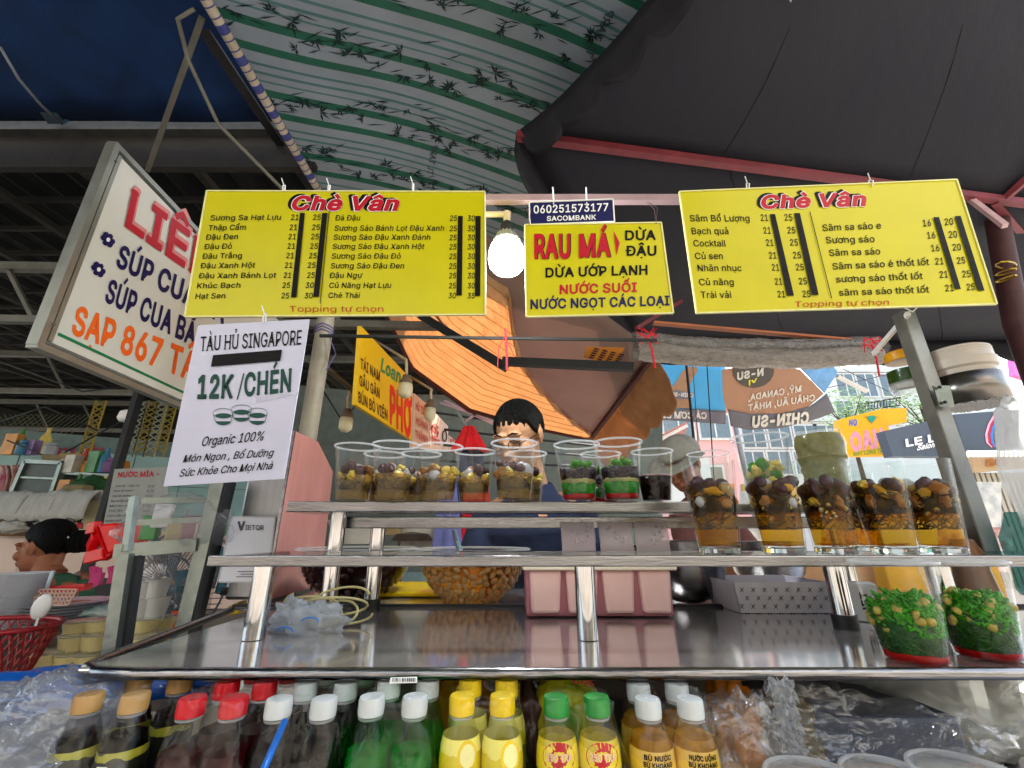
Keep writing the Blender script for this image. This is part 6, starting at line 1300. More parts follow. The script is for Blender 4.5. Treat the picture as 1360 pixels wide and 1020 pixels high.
# table of the neighbour stall
TB = thing('neighbour_counter', 'long pale counter of the neighbour stall behind the steel frame', 'counter', W(-1.5, 1.7, -EYE))
MB().box(W(-1.55, 1.72, -.365), (1.7, 1.3, .03)).build('counter_top', STEEL_D, TB); MB().box(W(-1.55, 1.8, -.80), (1.6, 1.1, .82)).build('counter_body', mat('tiled_counter', '#B5AFA3', .4, bump=.1), TB)
# pudding cups
CUST = mat('custard', '#E2D49A', .4, var=.08, transl=.2); SLID = film('small_lid', (.92, .93, .92), 1.5, .12, body=.3, bcol=(.8, .82, .8))
PCM = MB().lathe([(.026, 0), (.034, .036)], n=24).mesh('custard', CUST, True); PLM = MB().lathe([(.0355, .036), (.0365, .038), (.0355, .041), (.001, .042)], n=24, cap0=True, cap1=False).mesh('lid', SLID, True); PWM = MB().lathe([(.0275, -.001), (.0355, .037)], n=24, cap1=False).mesh('cup_wall', CLEAR, True)
pcs = []
for (x, y, Y, row) in ((66, 905, 1.22, 'bottom tier, near the red basket'), (62, 878, 1.24, 'third tier, nearest the red basket'), (92, 880, 1.25, 'third tier, middle of three'), (118, 880, 1.26, 'third tier, by the dark post'), (98, 855, 1.27, 'second tier, nearest the plates'), (127, 853, 1.28, 'second tier, by the dark post'), (104, 836, 1.29, 'top tier, by the stacked plates'), (132, 834, 1.3, 'top tier, touching the dark post'), (192, 832, 1.30, 'behind the steel frame on top'), (214, 830, 1.42, 'rear one behind the steel frame'), (190, 856, 1.26, 'behind the steel frame below'), (215, 850, 1.36, 'lower rear one behind the steel frame')):
    c = P(x, y, Y); t = thing('custard_cup', 'small lidded cup of yellow custard, ' + row, 'cup', c - Vector((0, 0, .018)), 'stacked custard cups')
    put('custard', PCM, t); put('lid', PLM, t); put('cup_wall', PWM, t)
# white cups wrapped in film
WC = mat('white_foam', '#C6C9C8', .5, var=.06)
wc = thing('foam_cup_pack', 'film wrapped pack of white foam cups standing on custard cups', 'cups', P(198, 822, 1.3))
for i, (x, y) in enumerate(((188, 810), (207, 808), (190, 786), (208, 784))):
    c = P(x, y, 1.3 + .01 * (i % 2)); MB().lathe([(.022, -.028), (.030, .026), (.031, .028)], c, 20).build('foam_cup', WC, wc, smooth=True)
crumple(P(198, 792, 1.3), (.06, .045, .085), 44, 36, 24, .25).build('wrap_film', WRAP, wc, smooth='all'); crumple(P(197, 758, 1.3), (.035, .03, .03), 45, 30, 20, .5).build('film_knot', BAGF, wc, smooth='all')
# red basket
RB = mat('dark_red_plastic', '#8E1A22', .35, var=.2, coat=.3)
bk = thing('red_basket', 'dark red lattice plastic basket full of spoons at the corner', 'basket', P(20, 900, 1.15) - Vector((0, 0, .05)))
cx = P(-40, 868, 1.15); n = 44
def bp2(a, t): r = lerp(.105, .15, t); return cx + Vector((r * 1.05 * math.cos(a), r * .8 * math.sin(a), lerp(-.085, .055, t)))
mb = MB()
for k in range(n):
    for s in (1, -1): mb.tube([bp2(6.283 * k / n + s * .5 * t, t) for t in (0, .25, .5, .75, 1)], .0022, 5, False)
mb.build('lattice_wall', RB, bk, kind='stuff')
for t, r in ((1, .006), (.0, .005)): MB().tube([bp2(6.283 * k / 40, t) for k in range(41)], r, 8).build('basket_rim', RB, bk, smooth='all')
MB().lathe([(.10, 0), (.11, .01)], cx - Vector((0, 0, .09)), 30).build('basket_floor', RB, bk)
s_ = thing('ladle_spoon', 'round pale plastic spoon standing up in the red basket', 'spoon', P(48, 842, 1.15))
MB().tube([P(42, 848, 1.15), P(54, 812, 1.16)], .003, 6).build('handle', STEEL, s_); MB().ball(P(55, 806, 1.16), (.022, .010, .029), 16, 10, rot=(0, .2, 0)).build('spoon_bowl', mat('pearl_plastic', '#C9CCCE', .35), s_, smooth='all')
# plates
pt_ = thing('plate_stack', 'stack of white blue rimmed plates behind the red basket', 'plates', P(78, 822, 1.6) - Vector((0, 0, .02)), )
PLW = mat('plate_white', '#B8BAC4', .2, var=.08, coat=.5); pm_ = MB().lathe([(.05, 0), (.10, .004), (.125, .013), (.127, .015), (.10, .008), (.001, .004)], n=40, cap1=False).mesh('plate', PLW, True)
for k in range(9): put('plate', pm_, pt_, (0, 0, k * .0085 - .01))
# foam trays at the edge
ft = thing('foam_tray_stack', 'tall slanting stack of thin white foam lids at the frame edge', 'lids', P(2, 822, 1.5))
fm = MB().lathe([(.055, 0), (.068, .004), (.070, .006), (.001, .006)], n=32, cap1=False).mesh('foam_lid', mat('foam_greyed', '#D5D8E0', .6), True)
for k in range(34): put('foam_lid', fm, ft, (.0008 * k, 0, -.04 + k * .005))
# pink basket with knife handle
pb2 = thing('pink_tray_basket', 'small pale pink perforated tray in a red one beside the plates', 'tray', P(70, 795, 1.5))
c = P(72, 793, 1.5); PP = mat('pale_pink_plastic', '#D9B3A8', .4); a, b, cc_, dd = c + Vector((-.055, 0, -.022)), c + Vector((.05, 0, -.022)), c + Vector((.065, -.0, .022)), c + Vector((-.065, 0, .022))
mb = MB()
for i in range(11):
    t = i / 10; mb.bar(a.lerp(b, t), dd.lerp(cc_, t), .004)
for j in range(5): mb.bar(a.lerp(dd, j / 4), b.lerp(cc_, j / 4), .004)
mb.build('perforated_side', PP, pb2, kind='stuff'); MB().slab([a, b, b + Vector((0, .08, 0)), a + Vector((0, .08, 0))], (0, 0, .003)).build('tray_floor', PP, pb2)
MB().slab([dd + Vector((-.01, .02, .004)), cc_ + Vector((0, .02, .014)), cc_ + Vector((0, .05, .014)), dd + Vector((-.01, .05, .004))], (0, 0, -.02)).build('red_tray', mat('red_plastic', '#C41420', .3, coat=.4), pb2)
solo('knife_handle', MB().tube([P(62, 782, 1.48), P(70, 758, 1.48)], .005, 8), mat('pale_blue_handle', '#A9C0CC', .4), 'pale blue utensil handle rising from the pink tray', 'knife', smooth='all')
# red plastic stool hanging, pink gloves, chair
stl = thing('red_stool', 'bright red plastic stool turned on its side behind the woman', 'stool', P(140, 718, 2.0))
RS = mat('bright_red_plastic', '#D8121A', .28, var=.06, coat=.5); q = [P(128, 697, 2.), P(152, 694, 2.), P(162, 726, 2.), P(142, 737, 2.)]
MB().slab(q[::-1], (.0, .16, 0.)).build('seat', RS, stl, bevel=.01)
for a, b in (((130, 700), (119, 702)), ((140, 735), (116, 741)), ((158, 725), (138, 738)), ((128, 712), (120, 728))): MB().bar(P(*a, 2.02), P(*b, 2.04), .03, .05).build('leg', RS, stl, bevel=.004)
MB().slab([P(127, 698, 2.0), P(141, 736, 2.0), P(134, 738, 2.05), P(120, 703, 2.05)], (0, .1, 0)).build('side_skirt', RS, stl)
PG = mat('pink_rubber', '#B4286A', .45)
for i, x in enumerate((128, 152)):
    g_ = thing('rubber_glove', ('pink rubber glove draped over the dark chair, nearer the woman', 'second pink rubber glove beside the steel frame')[i], 'glove', P(x, 770, 2.0), 'pink rubber gloves')
    mb = MB().box(P(x, 770, 2.0), (.045, .02, .055))
    for k in range(4): mb.tube([P(x - 5 + k * 3.2, 764, 2.0), P(x - 7 + k * 4, 752 + abs(k - 1), 2.0)], .007, 8)
    mb.build('glove_body', PG, g_)
solo('chair_back', MB().slab([P(123, 812, 1.95), P(158, 812, 1.95), P(156, 773, 1.95), P(125, 778, 1.95)], (0, .03, 0)), mat('black_plastic', '#08080A', .4), 'black chair back below the pink gloves', 'chair', bevel=.006)
# teal fan
fc = P(233, 775, 1.75); fan = thing('pedestal_fan', 'teal fan with wire guard behind the steel frame', 'fan', fc)
TEAL = mat('teal_plastic', '#1A6F80', .35, coat=.3)
for k in range(56):
    a = 6.283 * k / 56; MB_ = MB().tube([fc + Vector((.03 * math.cos(a), -.06, .03 * math.sin(a))), fc + Vector((.11 * math.cos(a + .25), -.055, .11 * math.sin(a + .25))), fc + Vector((.175 * math.cos(a + .4), -.02, .175 * math.sin(a + .4))), fc + Vector((.185 * math.cos(a + .4), .02, .185 * math.sin(a + .4)))], .0018, 4, False); MB_.build('guard_wire', mat('grey_wire', '#4C5560', .4, .4), fan)
for r, y in ((.187, .0), (.10, -.058)): MB().tube([fc + Vector((r * math.cos(6.283 * k / 40), y, r * math.sin(6.283 * k / 40))) for k in range(41)], .004, 6).build('guard_ring', mat('grey_wire', '#4C5560'), fan)
MB().tube([fc + Vector((.19 * math.cos(a), .01, .19 * math.sin(a))) for a in [2.2 + k * .13 for k in range(18)]], .012, 8).build('teal_rim', TEAL, fan, smooth='all')
MB().tube([fc + Vector((.17 * math.cos(a), .01, .17 * math.sin(a))) for a in [-.2 + k * .1 for k in range(12)]], .02, 8).build('teal_rim', TEAL, fan, smooth='all')
for k in range(4):
    a = k * 1.571 + .4; mb = MB().grid(lambda u, v: fc + Vector(((.03 + .13 * u) * math.cos(a + (v - .5) * 1.0), -.02 + .03 * v, (.03 + .13 * u) * math.sin(a + (v - .5) * 1.0))), 6, 6); mb.build('blade', mat('grey_blade', '#70787E', .3, transl=.2), fan, smooth='all', solid=.003)
MB().lathe([(.03, 0), (.05, .05), (.05, .12)], (0, 0, 0), 20).mesh
MB().tube([fc + Vector((0, .0, 0)), fc + Vector((0, .12, 0))], .045, 18).build('motor_housing', TEAL, fan, smooth='all'); MB().tube([fc + Vector((0, .05, -.02)), Vector((fc.x, fc.y + .05, .06))], .014, 10).build('stand_pole', TEAL, fan); MB().lathe([(.17, 0), (.15, .04), (.02, .06)], Vector((fc.x, fc.y + .05, .02)), 28).build('stand_base', TEAL, fan, smooth=True)
solo('orange_packet', MB().slab([P(222, 842, 1.5), P(236, 838, 1.5), P(240, 812, 1.5), P(228, 812, 1.5)], (0, .02, 0)), mat('orange_paper', '#D9531A', .5), 'orange and white packet at the foot of the fan', 'packet')
solo('yellow_packet', MB().slab([P(299, 818, 1.25), P(317, 815, 1.25), P(317, 799, 1.25), P(301, 806, 1.25)], (0, .04, 0)), mat('yellow_plastic', '#D9B90E'), 'small yellow packet below the payment placard', 'packet', bevel=.003)
solo('teal_cloth', crumple(P(140, 812, 1.6), (.07, .05, .018), 61, 26, 16, .4), mat('teal_white_cloth', '#5C9AA0', .8, col2='#C9CFC9', scale=18), 'folded teal and white cloth behind the custard cups', 'cloth', smooth='all')

# ================================================================ the market behind, left
# pale green tiled back wall (a wall of tiles that can be told apart)
wl = thing('tiled_wall', 'pale green tiled wall with red numbers and name above the shelves', 'wall', W(-4.2, 5.6, -EYE))
TILE = mat('green_tile', '#8FB3B0', .3, var=.1, scale=5, coat=.3)
a, b = P(-60, 600, 4.6), P(620, 640, 7.5); a.z = b.z = EYE; dv = (b - a); nv = Vector((dv.y, -dv.x, 0)).normalized()
MB().slab([Vector((a.x, a.y, 0)), Vector((b.x, b.y, 0)), Vector((b.x, b.y, EYE + 1.1)), Vector((a.x, a.y, EYE + 1.1))], -nv * .1).build('wall_core', mat('wall_grout', '#6C7F7C', .8), wl)
tw = dv.length; dh = dv.normalized(); cols = int(tw / .50); th = .36
tm = MB().box((0, 0, 0), (.488, .008, th - .01)).mesh('tile', TILE)
rzt = math.atan2(dh.y, dh.x)
for i in range(cols):
    for j in range(4):
        put('tile', tm, wl, a + dh * (.25 + i * .5) + nv * .003 + Vector((0, 0, -wl.location.z + -.35 + j * th)) - Vector((wl.location.x, wl.location.y, 0)), (0, 0, rzt))
PW = Plane(a + nv * .009, nv); words(wl, PW, [('818 LIÊN', (74, 607), (139, 607), 12, (('bold', .12), ('serif', True), ('off', .004)))], mat('wall_red_print', '#A8384A', .5))
lw = thing('counter_wall', 'low wall of pinkish tiles behind the woman', 'wall', W(-2.6, 3.1, -EYE)); a, b = P(-80, 700, 3.3), P(300, 705, 3.2); h_ = P(60, 712, 3.2).z
MB().slab([Vector((a.x, a.y, 0)), Vector((b.x, b.y, 0)), Vector((b.x, b.y, h_)), Vector((a.x, a.y, h_))], (0, .5, 0)).build('wall_core', mat('pink_tile_wall', '#B09A8E', .45, var=.06), lw)
for i in range(9):
    for j in range(2): MB().box(Vector((lerp(a.x, b.x, (i + .5) / 9), a.y - .004 - .0111 * i, h_ - .22 - j * .42)), ((b.x - a.x) / 9 - .01, .012, .41)).build('tile', mat('pinkish_tile', '#C6AFA2', .3, var=.05, coat=.3), lw)
# cartons and towels on that wall
for i, (x0_, x1_, y0_, y1_, c, lb_) in enumerate(((40, 75, 676, 708, '#27364F', 'navy carton with white letters below the towels'), (78, 100, 680, 706, '#8C9096', 'grey carton between the navy and the cream cartons'), (98, 132, 665, 706, '#BDB391', 'cream carton with a red oval badge'), (-10, 38, 676, 712, '#6E4A26', 'brown carton under loose paper at the frame edge'))):
    pl = Plane(P(60, 700, 3.2), (0, -1, 0)); q = [pl.on(x0_, y1_), pl.on(x1_, y1_), pl.on(x1_, y0_), pl.on(x0_, y0_)]
    t = thing('carton', lb_, 'carton', q[0], 'cartons on the pink tiled wall'); MB().slab(q, (0, .3, 0)).build('carton_body', mat('carton_%d' % i, c, .7, var=.1), t)
    mb = MB()
    if i < 3: letters(mb, pl, ('NAM', 'TRUNG', 'BÁNH')[i], (x0_ + 12, y1_ - 3), (x0_ + 12 + 0, y0_ + 8), 8, up=(-1, 0), bold=.1); mb.build('lettering', (WHT, BLK, BLK)[i], t)
    if i == 2: MB().slab([pl.on(106 + 5 * math.cos(k * .5236), 698 + 4 * math.sin(k * .5236), .002) for k in range(12)][::-1], pl.n * .002).build('red_badge', RED, t)
TOW = mat('white_towel', '#A9AAA6', .95, var=.12, bump=.5, bscale=80)
for i, (x, y, w_) in enumerate(((12, 668, 34), (60, 668, 26), (98, 666, 34))):
    c = P(x, y, 3.15); solo('towel', MB().grid(lambda u, v: c + Vector((lerp(-w_, w_, u) * .0050, .08 * math.cos(v * 3.1) + .01 * nz(u * 9, v * 3), .07 * math.sin(v * 3.14) - .12 * (abs(v - .5) * 2) ** 2 + .02 * nz(u * 6, v * 5, i))), 20, 16), TOW, ('crumpled white towel at the frame edge above the brown carton', 'white towel hanging over the navy carton', 'twisted white towel lying on the cream carton')[i], 'towel', 'towels on the cartons', smooth='all', solid=.012)
solo('towel_on_wall', crumple(P(15, 700, 3.1), (.1, .05, .04), 51, 24, 16, .5), TOW, 'small bunch of white paper on the brown carton', 'paper', smooth='all')
# metal cabinet and shelf with bags
mc = thing('tin_cabinet', 'small galvanised cabinet with a square window under the green tiles', 'cabinet', P(55, 655, 3.6) - Vector((0, 0, .1)))
pl = Plane(P(55, 640, 3.6), (0, -1, 0)); q = [pl.on(18, 655), pl.on(70, 658), pl.on(84, 615), pl.on(36, 613)]
for i in range(4): MB().bar(q[i], q[(i + 1) % 4], .05, .03).build('frame_bar', FS, mc)
MB().slab(q[::-1], (0, .2, 0)).build('cabinet_back', mat('dull_tin', '#4F5654', .5, .4), mc)
MB().bar(pl.on(28, 634, .01), pl.on(76, 636, .01), .015).build('crossbar', FS, mc)
for i, (x0_, x1_, y0_, y1_, c, l_) in enumerate(((55, 80, 604, 612, '#7A6A4A', 'flat brown box on the shelf'), (80, 108, 602, 612, '#8A7448', 'light cardboard box on the shelf'), (106, 147, 608, 621, '#A06A22', 'long orange brown box on the shelf'))):
    pl = Plane(P(100, 610, 3.7), (0, -1, 0)); solo('shelf_box', MB().slab([pl.on(x0_, y1_), pl.on(x1_, y1_), pl.on(x1_, y0_), pl.on(x0_, y0_)], (0, .2, 0)), mat('sbox_%d' % i, c, .7), l_ + ' under the red wall letters', 'box', 'boxes under the red wall letters')
pl = Plane(P(100, 640, 3.6), (0, -1, 0)); solo('wall_shelf', MB().slab([pl.on(75, 629), pl.on(150, 634), pl.on(150, 630), pl.on(75, 625)], (0, .3, 0)), FS, 'thin metal shelf holding boxes under the red wall letters', 'shelf')
solo('green_sack', crumple(P(125, 648, 3.6), (.16, .12, .09), 52, 26, 16, .3), mat('green_sack_cloth', '#1F4A24', .8, var=.5), 'dark green sack under the thin metal shelf', 'sack', smooth='all')
solo('beige_bundle', MB().box(P(103, 650, 3.4), (.17, .1, .07)), mat('beige_bundle', '#7E7452', .8), 'beige folded bundle beside the dark green sack', 'bundle', bevel=.02)
for i, (x, c) in enumerate(((6, '#B02860'), (22, '#9A4028'))): solo('hung_cloth', MB().grid(lambda u, v: P(x + 14 * (u - .5) + 2 * math.sin(v * 5), lerp(618, 660 - 8 * i, v), 3.7) + Vector((0, .03 * math.sin(u * 12), 0)), 14, 8), mat('cloth_%d' % i, c, .9, col2='#C9BDB0', scale=9), ('pink cloth hanging at the frame edge', 'rust and white cloth hanging beside the pink one')[i], 'cloth', smooth='all', solid=.006)
# sugarcane drink board
PN = Plane(P(180, 660, 2.6), (0, -1, 0)); z = zm(0, 480, 4.533)
nb = board('juice_board', 'grey laminated price board headed NƯỚC MÍA in red letters', 'menu board', PN, [(152, 623), (222, 620), (225, 706), (135, 708)], mat('grey_board', '#8C908E', .3, var=.08, coat=.4))
words(nb, PN, [('NƯỚC MÍA -', z(708, 697), z(965, 690), 6.2, (('bold', .14), ('serif', True), ('shear', .1)))], mat('board_red', '#A81E30', .5))
rs = random.Random(5); words(nb, PN, [(s_, (153 - k * 1.9, 647 + k * 6.6), (153 - k * 1.9 + w_, 646 + k * 6.6), 2.6, (('shear', .2), )) for k, (s_, w_) in enumerate((('Cafe đá - cafe sữa', 33), ('Sinh tố chanh', 26), ('Dừa tắc đường', 25), ('Rau má đậu xanh dừa', 33), ('Mía lau sữa', 28), ('Trà tắc', 20), ('Cam vắt sữa', 30), ('Nước suối', 22)))] + [('15 20', (196 - k * 1.5, 647 + k * 6.6), (206 - k * 1.5, 647 + k * 6.6), 2.8, ()) for k in range(7)], BLK)
bpst = thing('board_post', 'dark square market post beside the juice price board', 'post', Vector((P(150, 640, 2.7).x, 2.7, 0)))
pz = P(150, 640, 2.7); MB().box(Vector((pz.x, 2.7, 1.5)), (.035, .05, 3.0)).build('post_tube', DARKMETAL, bpst)

# roof of the hall: steel deck, purlins and battens
RF = mat('dark_roof_sheet', '#1D1D1C', .8, var=.4, scale=4)
hz_ = 2.35
uw = thing('hall_gable', 'dark sheeted gable above the tiled wall', 'wall', W(-4, 8.6, 0)); MB().slab([W(-16, 8.6, .6), W(1.5, 9.2, .3), W(1.5, 9.2, 2.7), W(-16, 8.6, 2.7)], (0, .1, 0)).build('gable_sheet', mat('gable_dark', '#23241F', .85, var=.4), uw)
rf = thing('hall_roof', 'dark sheet roof of the market hall on steel trusses', 'roof', W(-4, 6, hz_))
mb = MB().grid(lambda u, v: W(lerp(-14, -.6, u), lerp(1.8, 12, v), hz_ + .25 + .03 * math.sin(u * 330)), 160, 2); mb.build('roof_sheet', RF, rf); MB().grid(lambda u, v: W(lerp(-.6, 1.5, u), lerp(5.0, 12, v), hz_ + .25 + .02 * math.sin(u * 90)), 60, 2).build('roof_sheet', RF, rf)
PUR = mat('purlin_dusty', '#34322C', .8, var=.4, scale=6, bump=.2)
for k in range(22): MB().box(W(-6.7, 2.4 + k * .34, hz_ + .12), (11.6, .03, .04)).build('purlin', PUR, rf)
for k in range(13): MB().box(W(-11 + k * .8, 6.2, hz_ + .05), (.05, 8.2, .05)).build('rafter', PUR, rf)
for k, Y in enumerate((3.2, 5.2, 7.5)):
    MB().bar(W(-12, Y, hz_ - .05), W(-.5, Y, hz_ - .25), .07).build('truss_chord', GREYMETAL, rf); MB().bar(W(-12, Y, hz_ - .55), W(-.5, Y, hz_ - .75), .06).build('truss_chord', GREYMETAL, rf)
    for j in range(14): MB().bar(W(-12 + j * .85, Y, hz_ - .05 - .015 * j), W(-12 + (j + .5) * .85, Y, hz_ - .57 - .015 * j), .03).build('truss_web', GREYMETAL, rf)
# lattice ventilation wall panels at the back
LAT = mat('pale_lattice', '#6F7358', .7, var=.4, scale=3)
lt = thing('lattice_panel', 'dusty diamond lattice panels above the tiled wall', 'lattice', W(-7, 8.4, .9))
for x0_, x1_ in ((-11.0, -8.3), (-8.0, -6.9)):
    mb = MB(); Y = 8.4; 
    for k in range(-16, 40):
        for s in (1, -1):
            xa = x0_ + k * .11; p0, p1 = Vector((xa, Y, EYE + 1.1)), Vector((xa + s * 1.15, Y, EYE + 2.25)); 
            if min(p0.x, p1.x) > x0_ and max(p0.x, p1.x) < x1_ : mb.bar(p0, p1, .02, .01)
    mb.build('lattice_wall', LAT, lt, kind='stuff')
for i, x in enumerate((121, 178, 192, 206, 218)):
    c = P(x, 575, 4.4); mb = MB(); ysel = ((165, 195)[0])
    for s in (1, -1):
        for j in range(9): mb.bar(c + Vector((-.05 * s, 0, .28 - j * .06)), c + Vector((.05 * s, 0, .34 - j * .06)), .014, .008)
    mb.bar(c + Vector((-.055, 0, -.25)), c + Vector((-.055, 0, .35)), .012).bar(c + Vector((.055, 0, -.25)), c + Vector((.055, 0, .35)), .012)
    solo('woven_strip', mb, mat(('yellow_strip', 'pale_strip')[i % 2], ('#8C7A20', '#8E9480')[i % 2], .6), 'hanging woven %s strip, %s' % (('yellow', 'pale')[i % 2], ('alone beside the small lamp', 'nearest the market post', 'next after the post', 'before the poster edge', 'touching the poster edge')[i]), 'strip', 'woven strips under the roof')
# blue tarpaulin and dark beams above left
BLT = mat('blue_tarpaulin', '#0C2C58', .7, var=.4, scale=5, bump=.2, bscale=90)
bt = thing('blue_tarpaulin', 'dark blue tarpaulin ceiling over the neighbour stall', 'tarpaulin', W(-2, 2, 2.3))
MB().grid(lambda u, v: W(lerp(-7, -1.05, u), lerp(-1.2, 1.78, v), 2.2 + .03 * nz(u * 6, v * 5) - .06 * v), 30, 20).build('tarp_sheet', BLT, bt, smooth='all', solid=.003)
tb = thing('roof_beam', 'long dusty steel beam crossing above the light box sign', 'beam', W(-4, 3.1, 2.0))
bz = P(150, 165, 1.85).z - EYE
MB().box(W(-5.2, 1.86, bz - .03), (8.2, .06, .06)).build('beam_flange', mat('beam_grey', '#3C3D3B', .7, var=.4, bump=.2), tb); MB().box(W(-5.2, 1.90, bz - .17), (8.2, .04, .22)).build('beam_web', mat('beam_dark', '#2A2826', .7, var=.4, bump=.2), tb)
solo('sloping_beam', MB().bar(P(-40, -10, 1.3), P(78, 163, 1.8), .09, .04), mat('beam_blue_grey', '#20333F', .7, var=.3), 'blue grey steel beam slanting under the blue tarpaulin', 'beam')
wire = solo('hanging_cable', MB().tube([P(0, 62, 1.3), P(25, 105, 1.4), P(55, 140, 1.55), P(82, 165, 1.75)], .006, 6), mat('grey_cable', '#6E747C', .5), 'pale cable drooping beside the slanting beam', 'cable', smooth='all')
solo('stay_rod', MB().bar(P(268, 24, 1.15), P(196, 226, 1.75), .022, .02), GREYMETAL, 'grey angle rod holding up the light box sign', 'rod')
solo('stay_rod', MB().tube([P(258, 12, 1.1), P(236, 25, 1.12), P(250, 80, 1.25), P(290, 165, 1.4), P(376, 252, 1.6)], .008, 8), GREYMETAL, 'bent grey rod running down to the price board corner', 'rod', smooth='all')
solo('dark_strap', MB().bar(P(270, 40, 1.2), P(420, 262, 2.4), .05, .01), DARKMETAL, 'dark strap running beside the cloth wrapped pole', 'strap')
# corrugated dark eaves above the board and beyond
solo('white_roof_lamp', MB().lathe([(.04, 0), (.06, .03), (.05, .09), (.015, .11)], P(165, 560, 3.8), 16), WHT, 'small white lamp under the hall roof near the market post', 'lamp', smooth='all')

# ================================================================ middle distance: signs, lamps, red parasol
z = zm(430, 420, 5.026)
a, b, c = P(*z(215, 590), 2.0), P(*z(250, 100), 2.0), P(*z(580, 825), 2.9); b.x = a.x; b.y = a.y
PY = Plane.three(a, b, c)
YS = mat('enamel_yellow', '#D8AC08', .35, var=.06, coat=.2); OLV = mat('brown_olive_print', '#4A2A18', .5)
s1 = board('noodle_sign', 'yellow noodle sign with brown words and the red word PHỞ', 'sign', PY, [z(250, 65), z(590, 428), z(585, 826), z(213, 590)], YS, thick=.02)
k_ = lambda up, up1, b_: (('up', up), ('up1', up1), ('bold', b_))
words(s1, PY, [('TÁI NẠM', z(243, 345), z(376, 437), 13, (('h1', 13), ('bold', .1), ('up', (.02, -1)))), ('GẦU GÂN', z(236, 458), z(374, 552), 13, (('bold', .1), )), ('BÚN BÒ VIÊN', z(228, 570), z(427, 698), 13.5, (('bold', .1), ))], OLV)
words(s1, PY, [('PHỞ', z(438, 700), z(585, 808), 46, (('h1', 45), ('bold', .16)))], mat('phở_red', '#D8281A', .5), 'title_lettering')
words(s1, PY, [('Loan', z(375, 360), z(512, 452), 17, (('bold', .14), ('shear', .25)))], GRN)
for i, (c4, tx) in enumerate((([(605, 515), (705, 600), (705, 890), (590, 880)], [('HỦ TIẾU', (612, 620), (690, 672)), ('HOÀNH', (612, 715), (695, 768)), ('THÁNH', (608, 805), (695, 850))]), ([(712, 610), (830, 735), (832, 900), (712, 890)], [('Cơm', (716, 770), (760, 790)), ('Tấm', (715, 850), (775, 860))]), ([(836, 795), (905, 850), (905, 900), (836, 900)], [('MÌ', (840, 860), (870, 870))]))):
    A = P(*z(*c4[3]), 3.0 + i * .7); B = P(*z(*c4[0]), 3.0 + i * .7); B.x, B.y = A.x, A.y; Cq = P(*z(*c4[2]), 3.6 + i * .7); pl = Plane.three(A, B, Cq)
    t = board('food_sign', ('beige sign with red lines beyond the yellow noodle sign', 'white sign with a looping red script beyond the beige one', 'small pale sign furthest along the row')[i], 'sign', pl, [z(*q) for q in c4], mat('beige_sign', '#C9A994', .5, var=.08), thick=.02)
    words(t, pl, [(s_, z(*p), z(*q), 9, (('bold', .12), )) for s_, p, q in tx], mat('faded_red', '#B04038', .5))
    if i == 1: MB().tube([pl.on(*z(735 + 22 * math.cos(k * .45), 770 + 50 * math.sin(k * .45)), .01) for k in range(14)], .006, 5).build('script_loop', mat('faded_red', '#B04038'), t); MB().tube([pl.on(*z(800 + 14 * math.cos(k * .45), 800 + 36 * math.sin(k * .45)), .01) for k in range(15)], .006, 5).build('ring_print', BLK, t)
CRM = mat('cream_lamp', '#B8A890', .5); BULB = mat('unlit_bulb', '#C9BFA2', .35, coat=.3)
def swan(nm, label, p0, p1, p2, Y, s):
    t = thing('swan_neck_lamp', label, 'lamp', P(*p2, Y), 'swan neck lamps over the food signs')
    MB().tube([P(*p0, Y + .3), P(*p1, Y), P(p2[0], p1[1] + (p2[1] - p1[1]) * .25, Y), P(*p2, Y)], .008, 8).build('lamp_arm', CRM, t, smooth='all'); q = P(*p2, Y)
    MB().lathe([(.02, 0), (.022, -.02), (.034, -.032), (.033, -.05)], q, 18).build('lamp_collar', mat('brown_collar', '#6A5648', .5), t, smooth='all')
    MB().lathe([(.036 * s, -.05), (.040 * s, -.07), (.039 * s, -.11), (.02 * s, -.128), (.001, -.13)][::-1], q, 20).build('bulb', BULB, t, smooth='all')
swan('', 'swan neck lamp in front of the yellow noodle sign', z(340, 160), z(550, 290), z(552, 395), 2.25, 1)
swan('', 'swan neck lamp between the yellow and the beige signs', z(575, 400), z(720, 490), z(715, 560), 2.5, .85)
swan('', 'pale lamp on a rod under the hall roof beside the stall post', z(170, 480), z(172, 520), z(160, 620), 2.3, .9)
solo('diagonal_rail', MB().bar(P(432, 488, 2.2), P(476, 525, 2.5), .03, .02), GREYMETAL, 'grey rail slanting down to the yellow noodle sign', 'rail')
# folded red parasol and cloths
prs = thing('folded_parasol', 'folded red parasol hanging point up behind the vendor', 'parasol', P(625, 590, 2.2))
RC = mat('red_cloth', '#C41420', .7, var=.25, bump=.4, bscale=30)
def fold(px, y0_, y1_, w0, w1, Y, m, t, nm, fl=8):
    mb = MB(); n = 48
    def fn(u, v):
        y = lerp(y0_, y1_, v); w_ = lerp(w0, w1, v) * (1 + .22 * math.cos(u * 6.283 * fl + v)); c = P(px, y, Y); return c + Vector((w_ * math.cos(6.283 * u), w_ * .7 * math.sin(6.283 * u), 0))
    mb.grid(fn, n * 2, 16); return mb.build(nm, m, t, smooth='all')
fold(623, 566, 600, .022, .085, 2.2, RC, prs, 'canopy_cloth'); fold(626, 588, 640, .05, .055, 2.22, mat('navy_cloth', '#1E2440', .8), prs, 'inner_cloth'); MB().tube([P(622, 570, 2.2), P(606, 545, 2.2)], .008, 8).build('parasol_tip', mat('grey_metal_tip', '#70757A', .4, .6), prs)
